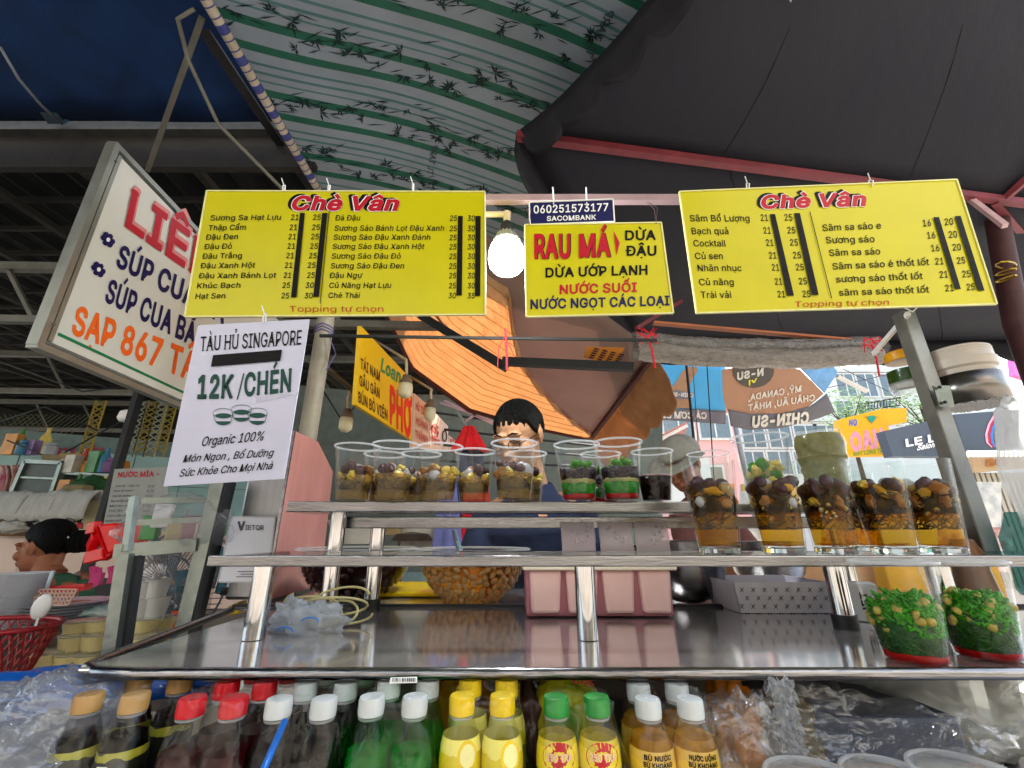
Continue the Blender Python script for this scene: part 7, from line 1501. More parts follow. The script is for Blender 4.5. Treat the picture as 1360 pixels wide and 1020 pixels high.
for i, (px, y0_, y1_, w0, w1, c, l_) in enumerate(((594, 640, 745, .035, .065, '#6A6FA8', 'lilac blue cloth hanging beside the red cloth'), (632, 640, 745, .05, .075, '#C01828', 'bright red cloth hanging beside the vendor arm'), (614, 640, 745, .03, .05, '#24356E', 'deep blue cloth between the lilac and red ones'))):
    t = thing('hanging_cloth', l_, 'cloth', P(px, y1_, 2.1), 'cloths hanging behind the rack'); fold(px, y0_, y1_, w0, w1, 2.1 + .03 * i, mat('hcloth_%d' % i, c, .8, bump=.3), t, 'cloth_sheet', 5)
# pots and furniture seen between the shelves
pot = thing('rice_cooker', 'white pot with an open lid behind the bean bowls', 'pot', P(560, 728, 2.3))
MB().lathe([(.10, 0), (.12, .05), (.12, .15)], P(562, 735, 2.3), 26).build('pot_body', mat('white_enamel', '#B9B4AC', .35), pot, smooth=True); MB().lathe([(.10, 0), (.08, .03), (.01, .04)], P(548, 718, 2.2), 24).build('pot_lid', mat('dark_lid', '#3A2E28', .4), pot, smooth=True)
solo('white_basin', MB().lathe([(.09, 0), (.13, .10), (.135, .105)], P(471, 722, 2.2), 30), mat('white_enamel', '#B9B4AC'), 'white plastic basin behind the first two chromed legs', 'basin', smooth=True)
stt = thing('wooden_stool', 'pale wooden table corner behind the bowls', 'table', P(515, 740, 2.4)); MB().box(P(518, 706, 2.4), (.26, .3, .03)).build('table_top', mat('pale_wood', '#A38A62', .6), stt)
for x in (498, 532): MB().box(P(x, 740, 2.4) + Vector((0, 0, -.02)), (.03, .03, .25)).build('leg', mat('brown_wood', '#5A4030', .6), stt)
# back wall of the hall in the middle
solo('plank_wall', MB().slab([P(330, 760, 4.6), P(880, 760, 4.8), P(880, 560, 4.8), P(330, 505, 4.6)], (0, .1, 0)), mat('grey_green_wall', '#5C6660', .8, var=.2), 'grey green sheet wall behind the vendor', 'wall')
mb = MB()
for k in range(4): mb.tube([P(560, 545 + k * 22, 4.1), P(790, 578 + k * 14, 4.2)], .012, 6)
solo('wall_pipes', mb, DARKMETAL, 'thin dark cables strung across the grey green wall', 'cables', kind='stuff')
for a_, b_ in (((585, 535), (655, 560)), ((590, 532), (660, 566)), ((645, 540), (618, 560))): solo('wall_brace', MB().bar(P(*a_, 4.0), P(*b_, 4.0), .02), mat('pinkish_painted_rail', '#A58C92'), {535: 'pale brace on the grey green wall, upper of the two parallel ones', 532: 'pale brace on the grey green wall, lower of the two parallel ones', 540: 'pale brace crossing the other two above the parasol tip'}[a_[1]], 'brace')

# goods crowded on the neighbour shelves
rs = random.Random(12); GC = ('#2C6A8A', '#A83A2A', '#C9B45A', '#3E7A3E', '#B9B4A8', '#6A4A7A', '#C98A3A', '#8A8F94'); GN = ('blue', 'rust red', 'straw yellow', 'leaf green', 'off white', 'plum', 'amber', 'grey')
kinds = [('upright box', 0), ('squat jar', 1), ('slim bottle', 2)]; spots = [('on the thin metal shelf', 3.65, 80, 148, 628, 7), ('on the pink tiled wall', 3.25, 136, 300, 712, 12), ('under the thin metal shelf', 3.6, 78, 150, 662, 6), ('high against the green tiles', 4.5, 4, 70, 604, 6)]
used_ = set()
for where, Y, xa_, xb_, py, n in spots:
    for k in range(n):
        kd = (k * 2 + n) % 3; ci = (k * 5 + n) % 8
        while (ci, kd, where) in used_: ci = (ci + 1) % 8
        used_.add((ci, kd, where)); px = lerp(xa_, xb_, (k + .5) / n) + rs.uniform(-2, 2); p = P(px, py, Y + rs.uniform(-.03, .05)); s_ = rs.uniform(.8, 1.2) * Y / 3.4; m = mat('goods_%s' % GN[ci], GC[ci], .45, var=.3, scale=14, coat=.3); mb = MB()
        if kd == 0: mb.box(p + Vector((0, 0, .07 * s_)), (.09 * s_, .07, .14 * s_), rs.uniform(-.3, .3))
        elif kd == 1: mb.lathe([(.04 * s_, 0), (.045 * s_, .01), (.045 * s_, .07 * s_), (.035 * s_, .08 * s_), (.037 * s_, .10 * s_), (.001, .10 * s_)], p, 16)
        else: mb.lathe([(.028 * s_, 0), (.030 * s_, .01), (.030 * s_, .11 * s_), (.011 * s_, .15 * s_), (.012 * s_, .18 * s_), (.001, .18 * s_)], p, 14)
        solo(('goods_box', 'goods_jar', 'goods_bottle')[kd], mb, m, GN[ci] + ' ' + kinds[kd][0] + ' ' + where, ('box', 'jar', 'bottle')[kd], 'goods ' + where, smooth=kd > 0)
for k, (a_, b_, c_) in enumerate((((0, 560), (60, 540), (130, 572)), ((10, 585), (70, 610), (160, 560)), ((430, 520), (455, 560), (480, 530)), ((0, 480), (110, 520), (240, 505)))):
    solo('market_cable', MB().tube([P(*a_, 3.9), P(*b_, 3.8), P(*c_, 3.9)], .008, 6), DARKMETAL, ('slack cable over the tin cabinet', 'cable looping down to the green tiles', 'short loop of cable beside the stall post', 'long cable under the light box sign')[k], 'cable', smooth='all')

# ================================================================ right side: roll of film, angle post, jars
rl = thing('film_roll', 'long roll of crinkled clear plastic sheeting tied under the charcoal canopy', 'roll', P(1000, 470, 1.9))
def roll(px0, py0, px1, py1, Y, r, seed, m, nm):
    a, b = P(px0, py0, Y), P(px1, py1, Y + .1); n = 30; L = 90; ax = (b - a).normalized(); x = ax.orthogonal().normalized(); y = ax.cross(x); vs = []
    for i in range(L + 1):
        for k in range(n):
            t = 6.283 * k / n; rr = r * (1 + .22 * nz(i * .12, math.cos(t) * 1.6 + seed, math.sin(t) * 1.6) + .18 * abs(nz(i * .5 + 3 * math.cos(t), math.sin(t) * 3, seed)) + .08 * nz(i * 1.7, t * 3, seed))
            vs.append(a.lerp(b, i / L) + (x * math.cos(t) + y * math.sin(t)) * rr + Vector((0, 0, -.03 * math.sin(math.pi * i / L))))
    return MB().add(vs, [[i * n + k, i * n + (k + 1) % n, (i + 1) * n + (k + 1) % n, (i + 1) * n + k] for i in range(L) for k in range(n)]).build(nm, m, rl, smooth='all')
RF1 = mat('milky_sheet', '#8E867E', .28, var=.3, scale=30, bump=1., bscale=50, coat=.7, transl=.15, stretch=(1, 1, 3))
roll(845, 466, 1165, 472, 1.9, .045, 2, RF1, 'sheet_roll'); roll(842, 450, 1160, 455, 1.93, .034, 7, mat('milky_sheet_dark', '#6E6A68', .25, var=.4, scale=30, bump=1., bscale=60, coat=.8), 'sheet_roll')
roll(840, 458, 1168, 464, 1.88, .058, 12, film('roll_film', (.9, .9, .9), 1.5, .14, bump=1, bscale=45, body=.12, bcol=(.6, .58, .56)), 'loose_film')
MB().bar(P(868, 429, 1.95), P(1130, 452, 2.0), .03, .012).build('wooden_batten', mat('orange_batten', '#9A5A38', .6, var=.2), rl)
RSTR = mat('red_string_bright', '#C01828', .6)
for cx, cy, sd in ((860, 447, 1), (1158, 458, 4)):
    rs = random.Random(sd); mb = MB()
    for k in range(7): mb.tube([P(cx + rs.uniform(-16, 16), cy + rs.uniform(-12, 12), 1.82) for _ in range(4)], .0022, 5)
    mb.tube([P(cx, cy, 1.82), P(cx + 6, cy + 18, 1.82), P(cx + 10, cy + 42, 1.82)], .0045, 6); mb.build('red_string', RSTR, rl)
ap = thing('angle_post', 'leaning grey steel angle post carrying two jar holders', 'post', P(1318, 735, .98))
a0, a1 = P(1206, 414, 1.02), P(1322, 745, .98)
MB().bar(a0, a1, .034, .004, up=(0, 1, 0)).build('post_flange', mat('weathered_angle', '#8E9292', .45, .5, var=.3, scale=8, bump=.1), ap); MB().bar(a0 + Vector((-.018, .012, 0)), a1 + Vector((-.018, .012, 0)), .004, .03, up=(0, 1, 0)).build('post_flange', GREYMETAL, ap)
MB().bar(P(1207, 416, 1.0), P(1160, 470, 1.2), .008, .012).build('tie_strap', TIE, ap)
MB().tube([P(1200, 408, .99), P(1212, 414, .985), P(1222, 404, .99)], .002, 5).build('zip_tie', TIE, ap)
# holder ring with a white jar
jc = P(1288, 520, 1.02); hd = thing('jar_holder', 'steel cup holder with perforated floor bolted to the angle post', 'holder', jc - Vector((0, 0, .05)))
MB().lathe([(.066, -.036), (.066, .036)], jc, 40, cap0=False, cap1=False).build('holder_band', mat('brushed_holder', '#77736E', .3, 1., var=.2, scale=10), hd, smooth=True, solid=.002)
mb = MB(); 
for k in range(-5, 6):
    w_ = math.sqrt(max(0, .065 ** 2 - (k * .012) ** 2)); mb.bar(jc + Vector((-w_, k * .012, -.036)), jc + Vector((w_, k * .012, -.036)), .005, .002); mb.bar(jc + Vector((k * .012, -w_, -.0372)), jc + Vector((k * .012, w_, -.0372)), .005, .002)
mb.build('perforated_floor', STEEL_D, hd); MB().slab([P(1240, 512, .985), P(1262, 512, .985), P(1268, 540, .985), P(1248, 540, .985)], (0, .004, 0)).build('bracket', FS, hd)
for x, y in ((1248, 514), (1255, 534)): MB().ball(P(x, y, .98), .004, 8, 6).build('screw', DARKMETAL, hd)
j1 = thing('white_lid_jar', 'jar with a wide milky screw lid standing in the steel holder', 'jar', jc)
MB().lathe([(.058, -.03), (.060, .05), (.066, .055), (.067, .075), (.064, .078), (.062, .105), (.058, .108)], jc, 40).build('jar_body', mat('milky_lid', '#C2B9AC', .35, var=.06, transl=.2), j1, smooth=True)
for k in range(4): MB().add(*(lambda m_: ([v + jc for v in m_.v], m_.f))(torus(MB(), .0625, .082 + k * .006, .0012, 36, 5))).build('lid_thread', mat('milky_lid', '#C2B9AC'), j1, smooth='all')
jg = P(1206, 495, 1.12); j2 = thing('green_jar', 'clear jar of green syrup with an orange yellow screw lid behind the angle post', 'jar', jg)
MB().lathe([(.045, -.055), (.048, -.05), (.048, .022), (.040, .032), (.037, .035)], jg, 36, cap1=False).build('jar_wall', CLEAR, j2, smooth=True); MB().lathe([(.0455, -.035), (.0465, -.033), (.0465, .005), (.001, .006)], jg, 32).build('green_syrup', mat('deep_green_syrup', '#2C4E12', .25, var=.3, coat=.4, transl=.3), j2, smooth=True)
MB().lathe([(.041, .032), (.043, .034), (.042, .056), (.038, .060), (.001, .061)], jg, 36).build('jar_lid', mat('orange_yellow_lid', '#D89A10', .35, coat=.4), j2, smooth=True); MB().lathe([(.049, -.05), (.05, -.03)], jg, 30, cap0=False, cap1=False).build('wire_ring', RIMC, j2)
# clear bag of cups hanging at the very right
bag('cup_bag', 'translucent bag of stacked cups hanging at the photo edge beside the jar holder', P(1378, 640, .9), (.038, .05, .16), 71, film('cup_bag_film', (.95, .95, .95), 1.45, .2, bump=1, bscale=20, body=.5, bcol=(.72, .73, .72)), amp=.25)
solo('tinted_bottle', MB().lathe([(.03, -.13), (.034, -.12), (.034, -.02), (.02, .01), (.014, .03)], P(1352, 700, .95), 26), film('teal_tint', (.4, .62, .6), 1.5, .05, body=.3, bcol=(.2, .35, .33)), 'dark teal tinted bottle inside the hanging bag of cups', 'bottle', smooth='all')
# box and tubs seen behind the green jelly cups
solo('yellow_box', MB().box(P(1215, 762, 1.5), (.34, .2, .09)), mat('yellow_carton', '#E0A818', .5), 'yellow carton behind the green jelly cups', 'carton', bevel=.004)
solo('magenta_cloth', crumple(P(1205, 800, 1.5), (.16, .08, .06), 81, 26, 16, .35), mat('magenta_cloth', '#8E2A5E', .8, col2='#C98AA8', scale=12), 'magenta and white cloth below the yellow carton', 'cloth', smooth='all')
solo('syrup_bottle', MB().lathe([(.033, -.05), (.036, .0), (.030, .05), (.034, .075), (.022, .10), (.02, .11)], P(1300, 790, 1.0), 24), mat('brown_syrup_jar', '#8A5A34', .3, coat=.5, var=.2, transl=.2), 'brown ribbed syrup jar behind the cup at the photo edge', 'jar', smooth='all')
solo('peach_board', MB().slab([P(1060, 790, 1.42), P(1175, 790, 1.45), P(1175, 745, 1.45), P(1060, 745, 1.42)], (0, .02, 0)), mat('peach_board', '#C99A70', .6), 'peach coloured board behind the checked paper tray', 'board')

# ================================================================ street umbrellas with sauce advertising
BLUEF = mat('sky_blue_canvas', '#4FA2C8', .7, var=.08, scale=4, transl=.3); ORNF = mat('salmon_canvas', '#A9846C', .7, var=.08, scale=4, transl=.25); GRYF = mat('slate_canvas', '#6F6E75', .7, var=.1, transl=.25); LTX = mat('faded_white_ink', '#C6C2B8', .7)
u1 = thing('advert_umbrella', 'blue street umbrella panel showing a sauce bottle and a yellow sun', 'umbrella', P(905, 560, 4.6))
A = P(845, 545, 4.4); B = P(962, 558, 4.6); C_ = P(962, 485, 4.6); Dd = P(852, 480, 4.4); pl = Plane.three(A, B, C_); z = zm(840, 440, 4.533)
def panel(t, pts, m, nm, bul=.08, th=.003):
    q = [pl.on(*p) for p in pts]
    def fn(u, v): w_ = q[0].lerp(q[1], u).lerp(q[3].lerp(q[2], u), v); return w_ + pl.n * -bul * math.sin(math.pi * u) * math.sin(math.pi * v) 
    return MB().grid(fn, 16, 10).build(nm, m, t, smooth='all', solid=th)
panel(u1, [z(-40, 445), z(560, 490), z(560, 215), z(-20, 160)], BLUEF, 'canopy_panel', 0); panel(u1, [z(-60, 515), z(560, 560), z(562, 478), z(-50, 440)], GRYF, 'valance', 0)
mb = MB(); q = [(205, 460), (210, 400), (222, 350), (262, 305), (300, 240), (335, 215), (385, 215), (390, 240), (352, 300), (338, 350), (338, 400), (338, 465)]; mb.slab([pl.on(*z(x, y), .006) for x, y in q], pl.n * .002); mb.build('bottle_print', mat('brown_bottle_print', '#8E6E50', .6), u1)
MB().slab([pl.on(*z(x, y), .010) for x, y in ((206, 405), (222, 352), (368, 372), (335, 410))], pl.n * .001).build('label_print', GRYF, u1); words(u1, pl, [('CHIN-SU', z(230, 392), z(362, 398), 5, (('mirror', True), ('bold', .12), ('off', .013)))], LTX)
MB().slab([pl.on(*z(152 + 38 * math.cos(k * .2856), 438 - 30 * math.sin(k * .2856)), .006) for k in range(12)], pl.n * .001).build('sun_print', mat('sun_yellow', '#D9D03A', .6), u1)
words(u1, pl, [('CÁ CƠM BIỂN ĐÔNG', z(-45, 518), z(445, 528), 8.2, (('mirror', True), ('bold', .1), ('serif', True), ('off', .008)))], LTX)
u2 = thing('advert_umbrella', 'salmon street umbrella panel with mirrored white lettering on a slate valance', 'umbrella', P(1030, 560, 4.2))
A = P(970, 545, 4.1); B = P(1105, 545, 4.3); C_ = P(1060, 490, 4.0); pl = Plane.three(A, B, C_)
q = [z(565, 470), z(700, 500), z(900, 495), z(1060, 455), z(1150, 375), z(1010, 230), z(800, 190), z(540, 230), z(545, 380)]
MB().slab([pl.on(*p) for p in q], pl.n * -.003).build('canopy_panel', ORNF, u2)
mb = MB(); tp = [z(572, 468), z(700, 496), z(900, 492), z(1060, 452), z(1165, 372)]; bt_ = [z(590, 570), z(700, 592), z(900, 585), z(1060, 540), z(1215, 485)]
mb.grid(lambda u, v: pl.on(*(lerp(tp[min(3, int(u * 4))][i], tp[min(3, int(u * 4)) + 1][i], u * 4 - min(3, int(u * 4))) * (1 - v) + v * lerp(bt_[min(3, int(u * 4))][i], bt_[min(3, int(u * 4)) + 1][i], u * 4 - min(3, int(u * 4))) for i in (0, 1)), .004 + .01 * math.sin(u * 9)), 32, 4); mb.build('valance', GRYF, u2, smooth='all', solid=.003)
panel(u2, [z(1155, 370), z(1235, 250), z(1210, 200), z(1000, 215)], mat('pale_blue_canvas', '#7FA6C4', .7, transl=.4), 'canopy_panel', 0)
MB().slab([pl.on(*z(725 + 125 * math.cos(k * .314), 235 + 105 * math.sin(k * .314)), .006) for k in range(20)], pl.n * .001).build('round_print', mat('slate_print2', '#4C4640', .6), u2)
words(u2, pl, [('CHIN-SU', z(700, 572), z(1045, 545), 13.5, (('mirror', True), ('bold', .16), ('off', .03), ('shear', -.1))), ('N-SU', z(620, 292), z(785, 262), 9, (('mirror', True), ('bold', .16), ('off', .012))), ('MỸ, CANADA,', z(690, 418), z(1015, 360), 8, (('mirror', True), ('bold', .08), ('off', .008))), ('CHÂU ÂU, NHẬT', z(690, 478), z(1095, 415), 8, (('mirror', True), ('bold', .08), ('off', .008)))], LTX)
words(u2, pl, [('vị', z(690, 325), z(745, 300), 6, (('mirror', True), ('bold', .1), ('off', .012)))], mat('sun_yellow', '#D9D03A'))
q = P(956, 470, 4.9); MB().tube([q, Vector((q.x + .15, q.y, 0))], .03, 10).build('umbrella_pole', mat('grey_pole', '#8C9092', .5, .4), u1, smooth='all')
for x0_, x1_, r in ((910, 923, .012), (938, 946, .005), (919, 928, .003)):
    a, b = P(x0_, 470, 3.6), P(x1_, 600, 3.6); solo('guy_rod', MB().tube([a, b + (b - a) * .8], r, 8), DARKMETAL, {.012: 'thick black rod crossing the blue umbrella', .005: 'thinner black rod right beside the umbrella pole', .003: 'thin black cord between the two black rods'}[r], 'rod')

# ================================================================ street beyond: facades, signs, trees
PINKW = mat('pink_facade', '#D9A9A6', .8, var=.08, scale=1); WHF = mat('white_facade', '#C9CCCB', .8, var=.08, scale=1); WIN = mat('dark_window_glass', '#5C6E78', .15, var=.3, spec=.8); WFR = mat('white_window_frame', '#CFCFCB', .6)
def facade(name, label, x0_, x1_, Y, ztop, m, depth=6., wins=(), wm=WIN, z0=0.):
    t = thing(name, label, 'building', Vector(((x0_ + x1_) / 2, Y, 0))); MB().box(Vector(((x0_ + x1_) / 2, Y + depth / 2, (ztop + z0) / 2)), (x1_ - x0_, depth, ztop - z0)).build('wall', m, t)
    MB().box(Vector(((x0_ + x1_) / 2, Y + depth / 2, ztop + .08)), (x1_ - x0_ + .3, depth + .3, .16)).build('cornice', m, t)
    for wx, wz, ww, wh in wins:
        f = MB().box(Vector((wx, Y - .03, wz)), (ww + .16, .08, wh + .16)).build('window', WFR, t); MB().box(Vector((wx, Y - .075, wz)), (ww, .02, wh)).build('pane', wm, f); MB().box(Vector((wx, Y - .09, wz)), (.05, .03, wh)).build('mullion', WFR, f)
    return t
xa, xb = P(800, 600, 14).x, P(985, 600, 14).x
facade('pink_house', 'pink rendered house with square windows beyond the blue umbrella', xa, xb, 14, P(900, 545, 14).z, PINKW, wins=[(P(x, 567, 14).x, P(x, 567, 14).z, .95, .75) for x in (812, 845, 900, 948)] + [(P(x, 640, 14).x, P(x, 640, 14).z, .95, .9) for x in (830, 880, 940)])
# tiled roof shed
sh_ = thing('tiled_shed', 'low shed with reddish tiled gable roof before the pink house', 'shed', P(890, 640, 10)); a, b, c, d = P(858, 592, 10), P(912, 564, 10), P(960, 570, 11), P(905, 600, 11)
MB().slab([a, b, b + Vector((.9, 2.6, .1)), a + Vector((.9, 2.6, .1))], (0, 0, -.06)).build('roof_slab', mat('roof_red_brown', '#9A6E62', .7, var=.3), sh_)
tm = MB().box((0, 0, 0), (.115, .2, .03)).mesh('roof_tile', mat('roof_tile_red', '#A8695A', .7, var=.35, scale=3))
for i in range(9):
    for j in range(4):
        p = a.lerp(b, (i + .5) / 9) + Vector((.9, 2.6, .1)) * (j * .1) + Vector((0, 0, .03)); put('roof_tile', tm, sh_, p - sh_.location, (0, -math.atan2(b.z - a.z, b.x - a.x), -.3))
MB().bar(a, b, .05, .12).build('barge_board', WFR, sh_); MB().box(P(900, 640, 10.6), (1.3, .8, 1.0)).build('wall', WHF, sh_)
# tall white block, shopfronts
Yb = 24
tallx0, tallx1 = P(1105, 450, Yb).x, P(1262, 450, Yb).x
facade('tower_block', 'tall glassy white block rising beyond the jars', P(1245, 470, Yb).x, P(1312, 470, Yb).x, Yb, P(1270, 418, Yb).z, WHF, wins=[(P(1262, y, Yb).x + dx, P(1262, y, Yb).z, 1.1, 1.6) for y in (455, 485, 515) for dx in (0, 1.7)])
facade('white_shophouse', 'pale narrow shophouse with balconies behind the small trees', P(1108, 500, 20).x, P(1215, 500, 20).x, 20, P(1150, 495, 20).z, WHF, wins=[(P(x, y, 20).x, P(x, y, 20).z, .8, 1.1) for x in (1122, 1150, 1180) for y in (512, 548)])
facade('low_row', 'low bleached row of houses closing the street behind the glasses', P(985, 600, 18).x, P(1110, 600, 18).x, 18, P(1040, 560, 18).z, WHF, wins=[(P(x, y, 18).x, P(x, y, 18).z, .9, .9) for x in (1000, 1035, 1070, 1098) for y in (580, 615)])
bal = thing('balcony_rail', 'dark balcony railing of the shophouse above the yellow shop sign', 'railing', P(1160, 530, 19))
MB().bar(P(1140, 537, 19), P(1196, 528, 19), .06).bar(P(1140, 546, 19), P(1196, 538, 19), .06).build('rail', DARKMETAL, bal)
for k in range(14): MB().bar(P(1141 + k * 4.1, 545.5 - k * .6, 19), P(1141 + k * 4.1, 537 - k * .6, 19), .03).build('baluster', DARKMETAL, bal)
z = zm(1060, 440, 4.533)
def shop(name, label, pts, Y, m, th=.25, tilt=0., cat='shop sign'):
    pl = Plane(P(*pts[0], Y), (tilt, -1, 0)); t = thing(name, label, cat, pl.on(*pts[0])); MB().slab([pl.on(*p) for p in pts], -pl.n * th).build('sign_box', m, t); return t, pl
t, pl = shop('shop_sign', 'yellow shop sign with big pink letters and a small green diamond', [z(262, 750), z(578, 745), z(522, 462), z(250, 530)], 10, mat('sign_yellow', '#E6A90C', .45, var=.06), tilt=-.1)
words(t, pl, [('OAN', z(322, 720), z(528, 688), 22, (('bold', .2), ('serif', True), ('up', (-.12, -1))))], mat('sign_pink', '#E89AA8', .5)); words(t, pl, [('NG', z(305, 568), z(357, 566), 7.5, (('bold', .2), ))], mat('sign_blue', '#5A6FB0', .5))
words(t, pl, [('MAY LONG TRONG', z(332, 752), z(566, 722), 5.5, (('bold', .1), ))], mat('sign_green', '#6F9A3A', .5))
MB().slab([pl.on(*z(*p), .01) for p in ((440, 556), (468, 522), (455, 508), (426, 510), (412, 524))], pl.n * .01).build('diamond_mark', mat('sign_teal', '#1E9A7A', .4), t)
mb = MB()
for a_ in (0, 1, 2, 3): mb.slab([pl.on(*z(440 + (50 if a_ % 2 else -50), 515 + (a_ // 2) * 10 - 6), .008), pl.on(*z(440, 520 + (a_ // 2) * 6), .008), pl.on(*z(440, 523 + (a_ // 2) * 6), .008)], pl.n * .004)
mb.build('ray_mark', DARKMETAL, t)
t2, pl = shop('shop_sign', 'plain yellow sign box next to the diamond sign', [z(545, 560), z(655, 545), z(652, 462), z(520, 466)], 10.6, mat('sign_yellow', '#E6A90C'))
t, pl = shop('shop_sign', 'slate blue shop sign with raised white letters and a white script line', [z(570, 752), z(900, 752), z(868, 520), z(518, 600)], 9, mat('sign_slate', '#4A5560', .5, var=.05), tilt=-.08)
words(t, pl, [('LE LI', z(640, 697), z(868, 655), 9.5, (('bold', .12), ('up', (-.12, -1)), ('off', .03)))], WHT); words(t, pl, [('Salon fab', z(708, 718), z(890, 684), 6.5, (('bold', .1), ('shear', .4), ('off', .02)))], WHT)
t, pl = shop('shop_sign', 'slate blue sign with pink, red and blue curved stripes beyond the post', [z(1010, 728), z(1330, 700), z(1330, 470), z(940, 500)], 9.3, mat('sign_slate', '#4A5560'))
for i, (c, r) in enumerate((('#E6A9BC', 0), ('#B02840', 14), ('#3A7AC0', 30))):
    mb = MB(); cv = [(1180 + r, 490), (1140 + r, 560), (1122 + r, 620), (1128 + r, 670), (1160 + r * .6, 700), (1210, 680 - r * .3), (1265, 655 - r * .5)]; cv2 = [(x + 20 - i * 2, y) if k < 4 else (x, y - 14) for k, (x, y) in enumerate(cv)]
    for k in range(6): mb.slab([pl.on(*z(*cv[k]), .01 + i * .004), pl.on(*z(*cv[k + 1]), .01 + i * .004), pl.on(*z(*cv2[k + 1]), .01 + i * .004), pl.on(*z(*cv2[k]), .01 + i * .004)], pl.n * .002)
    mb.build('curved_stripe', mat('stripe_%d' % i, c, .5), t)
t, pl = shop('shop_sign', 'sandstone coloured shop sign with orange letters above a roller shutter', [z(1062, 850), z(1400, 818), z(1400, 728), z(1040, 752)], 8.6, mat('sandstone_sign', '#C0A37E', .6, var=.1))
words(t, pl, [('SO', z(1124, 815), z(1258, 805), 9, (('bold', .16), ('off', .02)))], mat('sign_orange', '#B8783A', .5))
sh2 = thing('roller_shutter', 'pale ribbed roller shutter under the sandstone coloured sign', 'shutter', P(1320, 640, 8.8)); pl = Plane(P(1320, 640, 8.8), (0, -1, 0)); sa, sb = pl.on(1288, 628), pl.on(1460, 628)
for k in range(24): MB().box(Vector((lerp(sa.x, sb.x, k / 24), 8.8, (sa.z) / 2)), (.07, .05, sa.z)).build('slat', mat('shutter_slat', '#A9A294', .5, var=.1), sh2)
MB().box(Vector(((sa.x + sb.x) / 2, 8.9, sa.z / 2)), (sb.x - sa.x, .1, sa.z)).build('shutter_back', mat('shutter_dark', '#6E685E', .6), sh2)
mb = MB()
solo('ribbed_awning', MB().grid(lambda u, v: Plane(P(1320, 600, 8.4 - v * .3), (0, -1, 0)).on(lerp(1284, 1400, u), lerp(599, 607, v)) + Vector((0, .03 * math.sin(u * 120), 0)), 120, 2), mat('ribbed_awning_metal', '#B4AFA0', .5), 'narrow ribbed metal awning under the slate sign', 'awning', solid=.01)
t, pl = shop('pink_sign', 'plain bright pink sign panel above the hanging cup bag', [(1348, 498), (1420, 520), (1420, 440), (1345, 466)], 7, mat('bright_pink_sign', '#E07AC0', .5), .1)
# bright shop stacks between posts
for i, (x0_, x1_, y0_, y1_, Y, c) in enumerate(((1120, 1165, 690, 745, 4.2, '#B9402E'), (1282, 1330, 640, 700, 3.0, '#B8C4D4'), (975, 1015, 690, 735, 3.4, '#C6C9CC'), (1298, 1345, 700, 760, 3.2, '#A8323E'), (1000, 1100, 640, 668, 5.0, '#D8D8D4'))):
    pl = Plane(P(x0_, y1_, Y), (0, -1, 0)); solo('street_goods', MB().slab([pl.on(x0_, y1_), pl.on(x1_, y1_), pl.on(x1_, y0_), pl.on(x0_, y0_)], (0, .3, 0)), mat('goods_%d' % i, c, .6, var=.3, scale=12, col2='#E0E0DC'), ('red and white packed box across the street behind the glasses', 'light blue banner leaning right of the angle post', 'white and black bundle between the first two glasses', 'red goods box below the light blue banner', 'white low sign strip with print behind the wide clear cup')[i], 'box')
pl = Plane(P(1000, 655, 4.9), (0, -1, 0)); mb = MB(); [mb.slab([pl.on(x_, 652), pl.on(x_ + 2.4, 652), pl.on(x_ + 2.4, 643), pl.on(x_, 643)], (0, .01, 0)) for x_ in range(985, 1030, 4)]; solo('strip_print', mb, mat('ochre_ink', '#A88A2A', .6), 'ochre bars printed on the white strip behind the wide clear cup', 'print', )
# trees
def tree(label, c, r, seed, n=1500):
    rs = random.Random(seed); t = thing('street_tree', label, 'tree', Vector((c.x, c.y, 0)), 'small street trees'); TRK = mat('tree_bark', '#4A3E30', .9, bump=.4)
    MB().tube([Vector((c.x, c.y, 0)), Vector((c.x + .05, c.y, c.z * .5)), c], [.11, .08, .04], 10).build('trunk', TRK, t, smooth='all'); mb2 = MB()
    for k in range(9): a = k * .7; mb2.tube([c - Vector((0, 0, r * .8)), c + Vector((r * .7 * math.cos(a), r * .7 * math.sin(a), r * .5 * math.sin(k * 1.9)))], [.035, .01], 6)
    mb2.build('limbs', TRK, t); mb = MB()
    for k in range(n):
        a = rs.uniform(0, 6.28); b_ = rs.uniform(-1, 1); rr = r * (rs.random() ** .4) * (1 + .35 * nz(a * 1.2, b_ * 2, seed)); s_ = math.sqrt(1 - b_ * b_); p = c + Vector((rr * s_ * math.cos(a), rr * s_ * math.sin(a), rr * .85 * b_))
        if nz(p.x * 2.2, p.y * 2.2, p.z * 2.2) < -.18: continue
        d = Vector((rs.gauss(0, 1), rs.gauss(0, 1), rs.gauss(0, .6))).normalized(); e = d.orthogonal().normalized(); l = rs.uniform(.05, .10) * r / 1.2; mb.poly(p, p + d * l + e * l * .35, p + d * 2 * l, p + d * l - e * l * .35)
    mb.build('crown', mat('leaf_green_%d' % (seed % 2), ('#5E8A2E', '#6E9A38')[seed % 2], .6, var=.5, scale=1.5, transl=.4), t, kind='stuff')
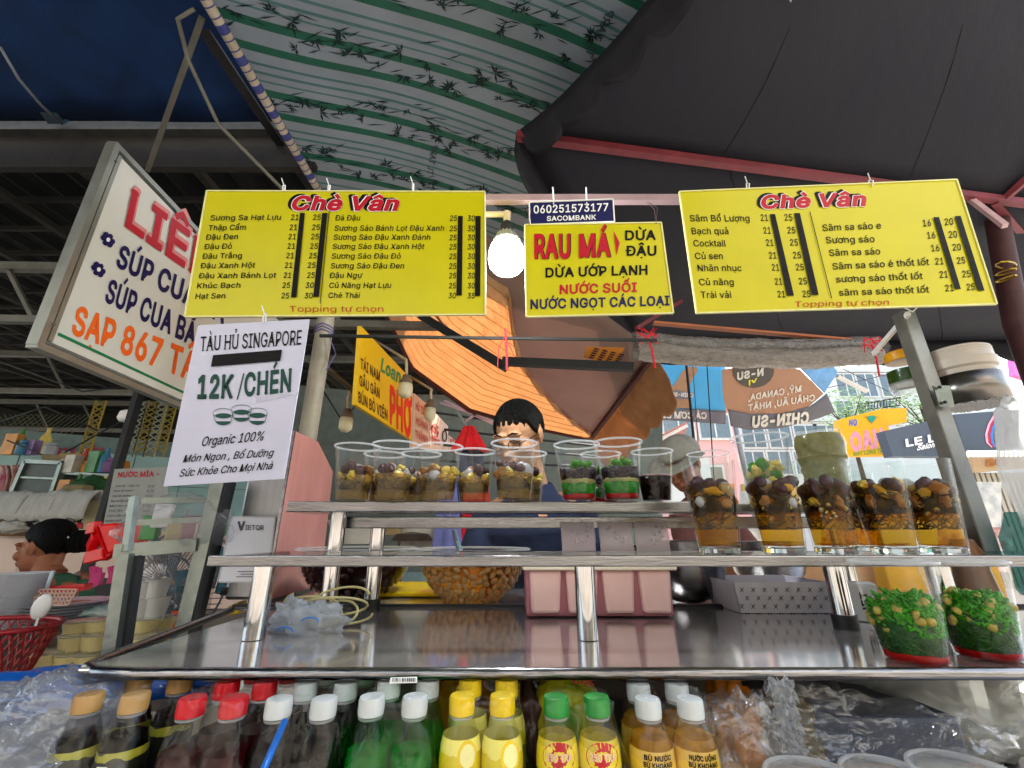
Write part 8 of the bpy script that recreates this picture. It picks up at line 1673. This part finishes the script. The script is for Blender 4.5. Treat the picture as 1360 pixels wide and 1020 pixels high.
tree('small leafy tree between the salmon umbrella and the yellow sign', P(1122, 545, 15), 1.0, 3); tree('small leafy tree above the slate blue sign with raised white letters', P(1222, 538, 15), 1.1, 4)
for a_, b_, r in (((1100, 515), (1220, 488), .012), ((1200, 500), (1345, 450), .015), ((1080, 470), (1180, 520), .01)): solo('overhead_cable', MB().tube([P(*a_, 12), P(*b_, 12)], r, 6), DARKMETAL, 'thin black cable over the street passing %s' % {(1100, 515): 'above the small trees', (1200, 500): 'before the tall glassy block', (1080, 470): 'behind the roll of plastic film'}[a_], 'cable')
solo('white_strut', MB().bar(P(1112, 500, 3.0), P(1152, 520, 3.0), .03, .02), WHT, 'short white strut under the far canopy beside the green jar', 'strut')
# unseen street side for steel reflections; tall to cut sky, pale as bounce fill
for i, (x0_, x1_, h_, c) in enumerate(((-14, -7.2, 13, '#D8D0C0'), (-7, -1, 14.5, '#CDD2D2'), (-.8, 5, 12.5, '#D6BEAC'), (5.2, 13, 15, '#DAD8CE'))):
    facade('shophouse', ('buff', 'grey', 'terracotta', 'cream')[i] + ' shophouse across the street behind the viewer', x0_, x1_, -12.5, h_, mat('shophouse_%d' % i, c, .8, var=.12), wins=[])
    r_ = [o for o in SC.objects if o.name.startswith('shophouse')][-1]
    for k in range(3):
        wx = lerp(x0_, x1_, (k + .5) / 3)
        for wz in (4.4, 7.4, 10.4): f = MB().box(Vector((wx, -6.47, wz)), (1.3, .08, 1.5)).build('window', WFR, r_); MB().box(Vector((wx, -6.42, wz)), (1.1, .03, 1.3)).build('pane', WIN, f)
    MB().box(Vector(((x0_ + x1_) / 2, -6.4, 1.5)), (x1_ - x0_ - .6, .1, 2.8)).build('shop_opening', mat('shop_interior', '#B5AC9E', .7), r_); MB().box(Vector(((x0_ + x1_) / 2, -5.9, 3.1)), (x1_ - x0_ - .2, 1.1, .12)).build('shop_awning', mat('awning_%d' % i, ('#2E6A8A', '#8A2A2A', '#3E7A4A', '#C0A030')[i], .7), r_)  # openings toned pale to bounce light under the shelves
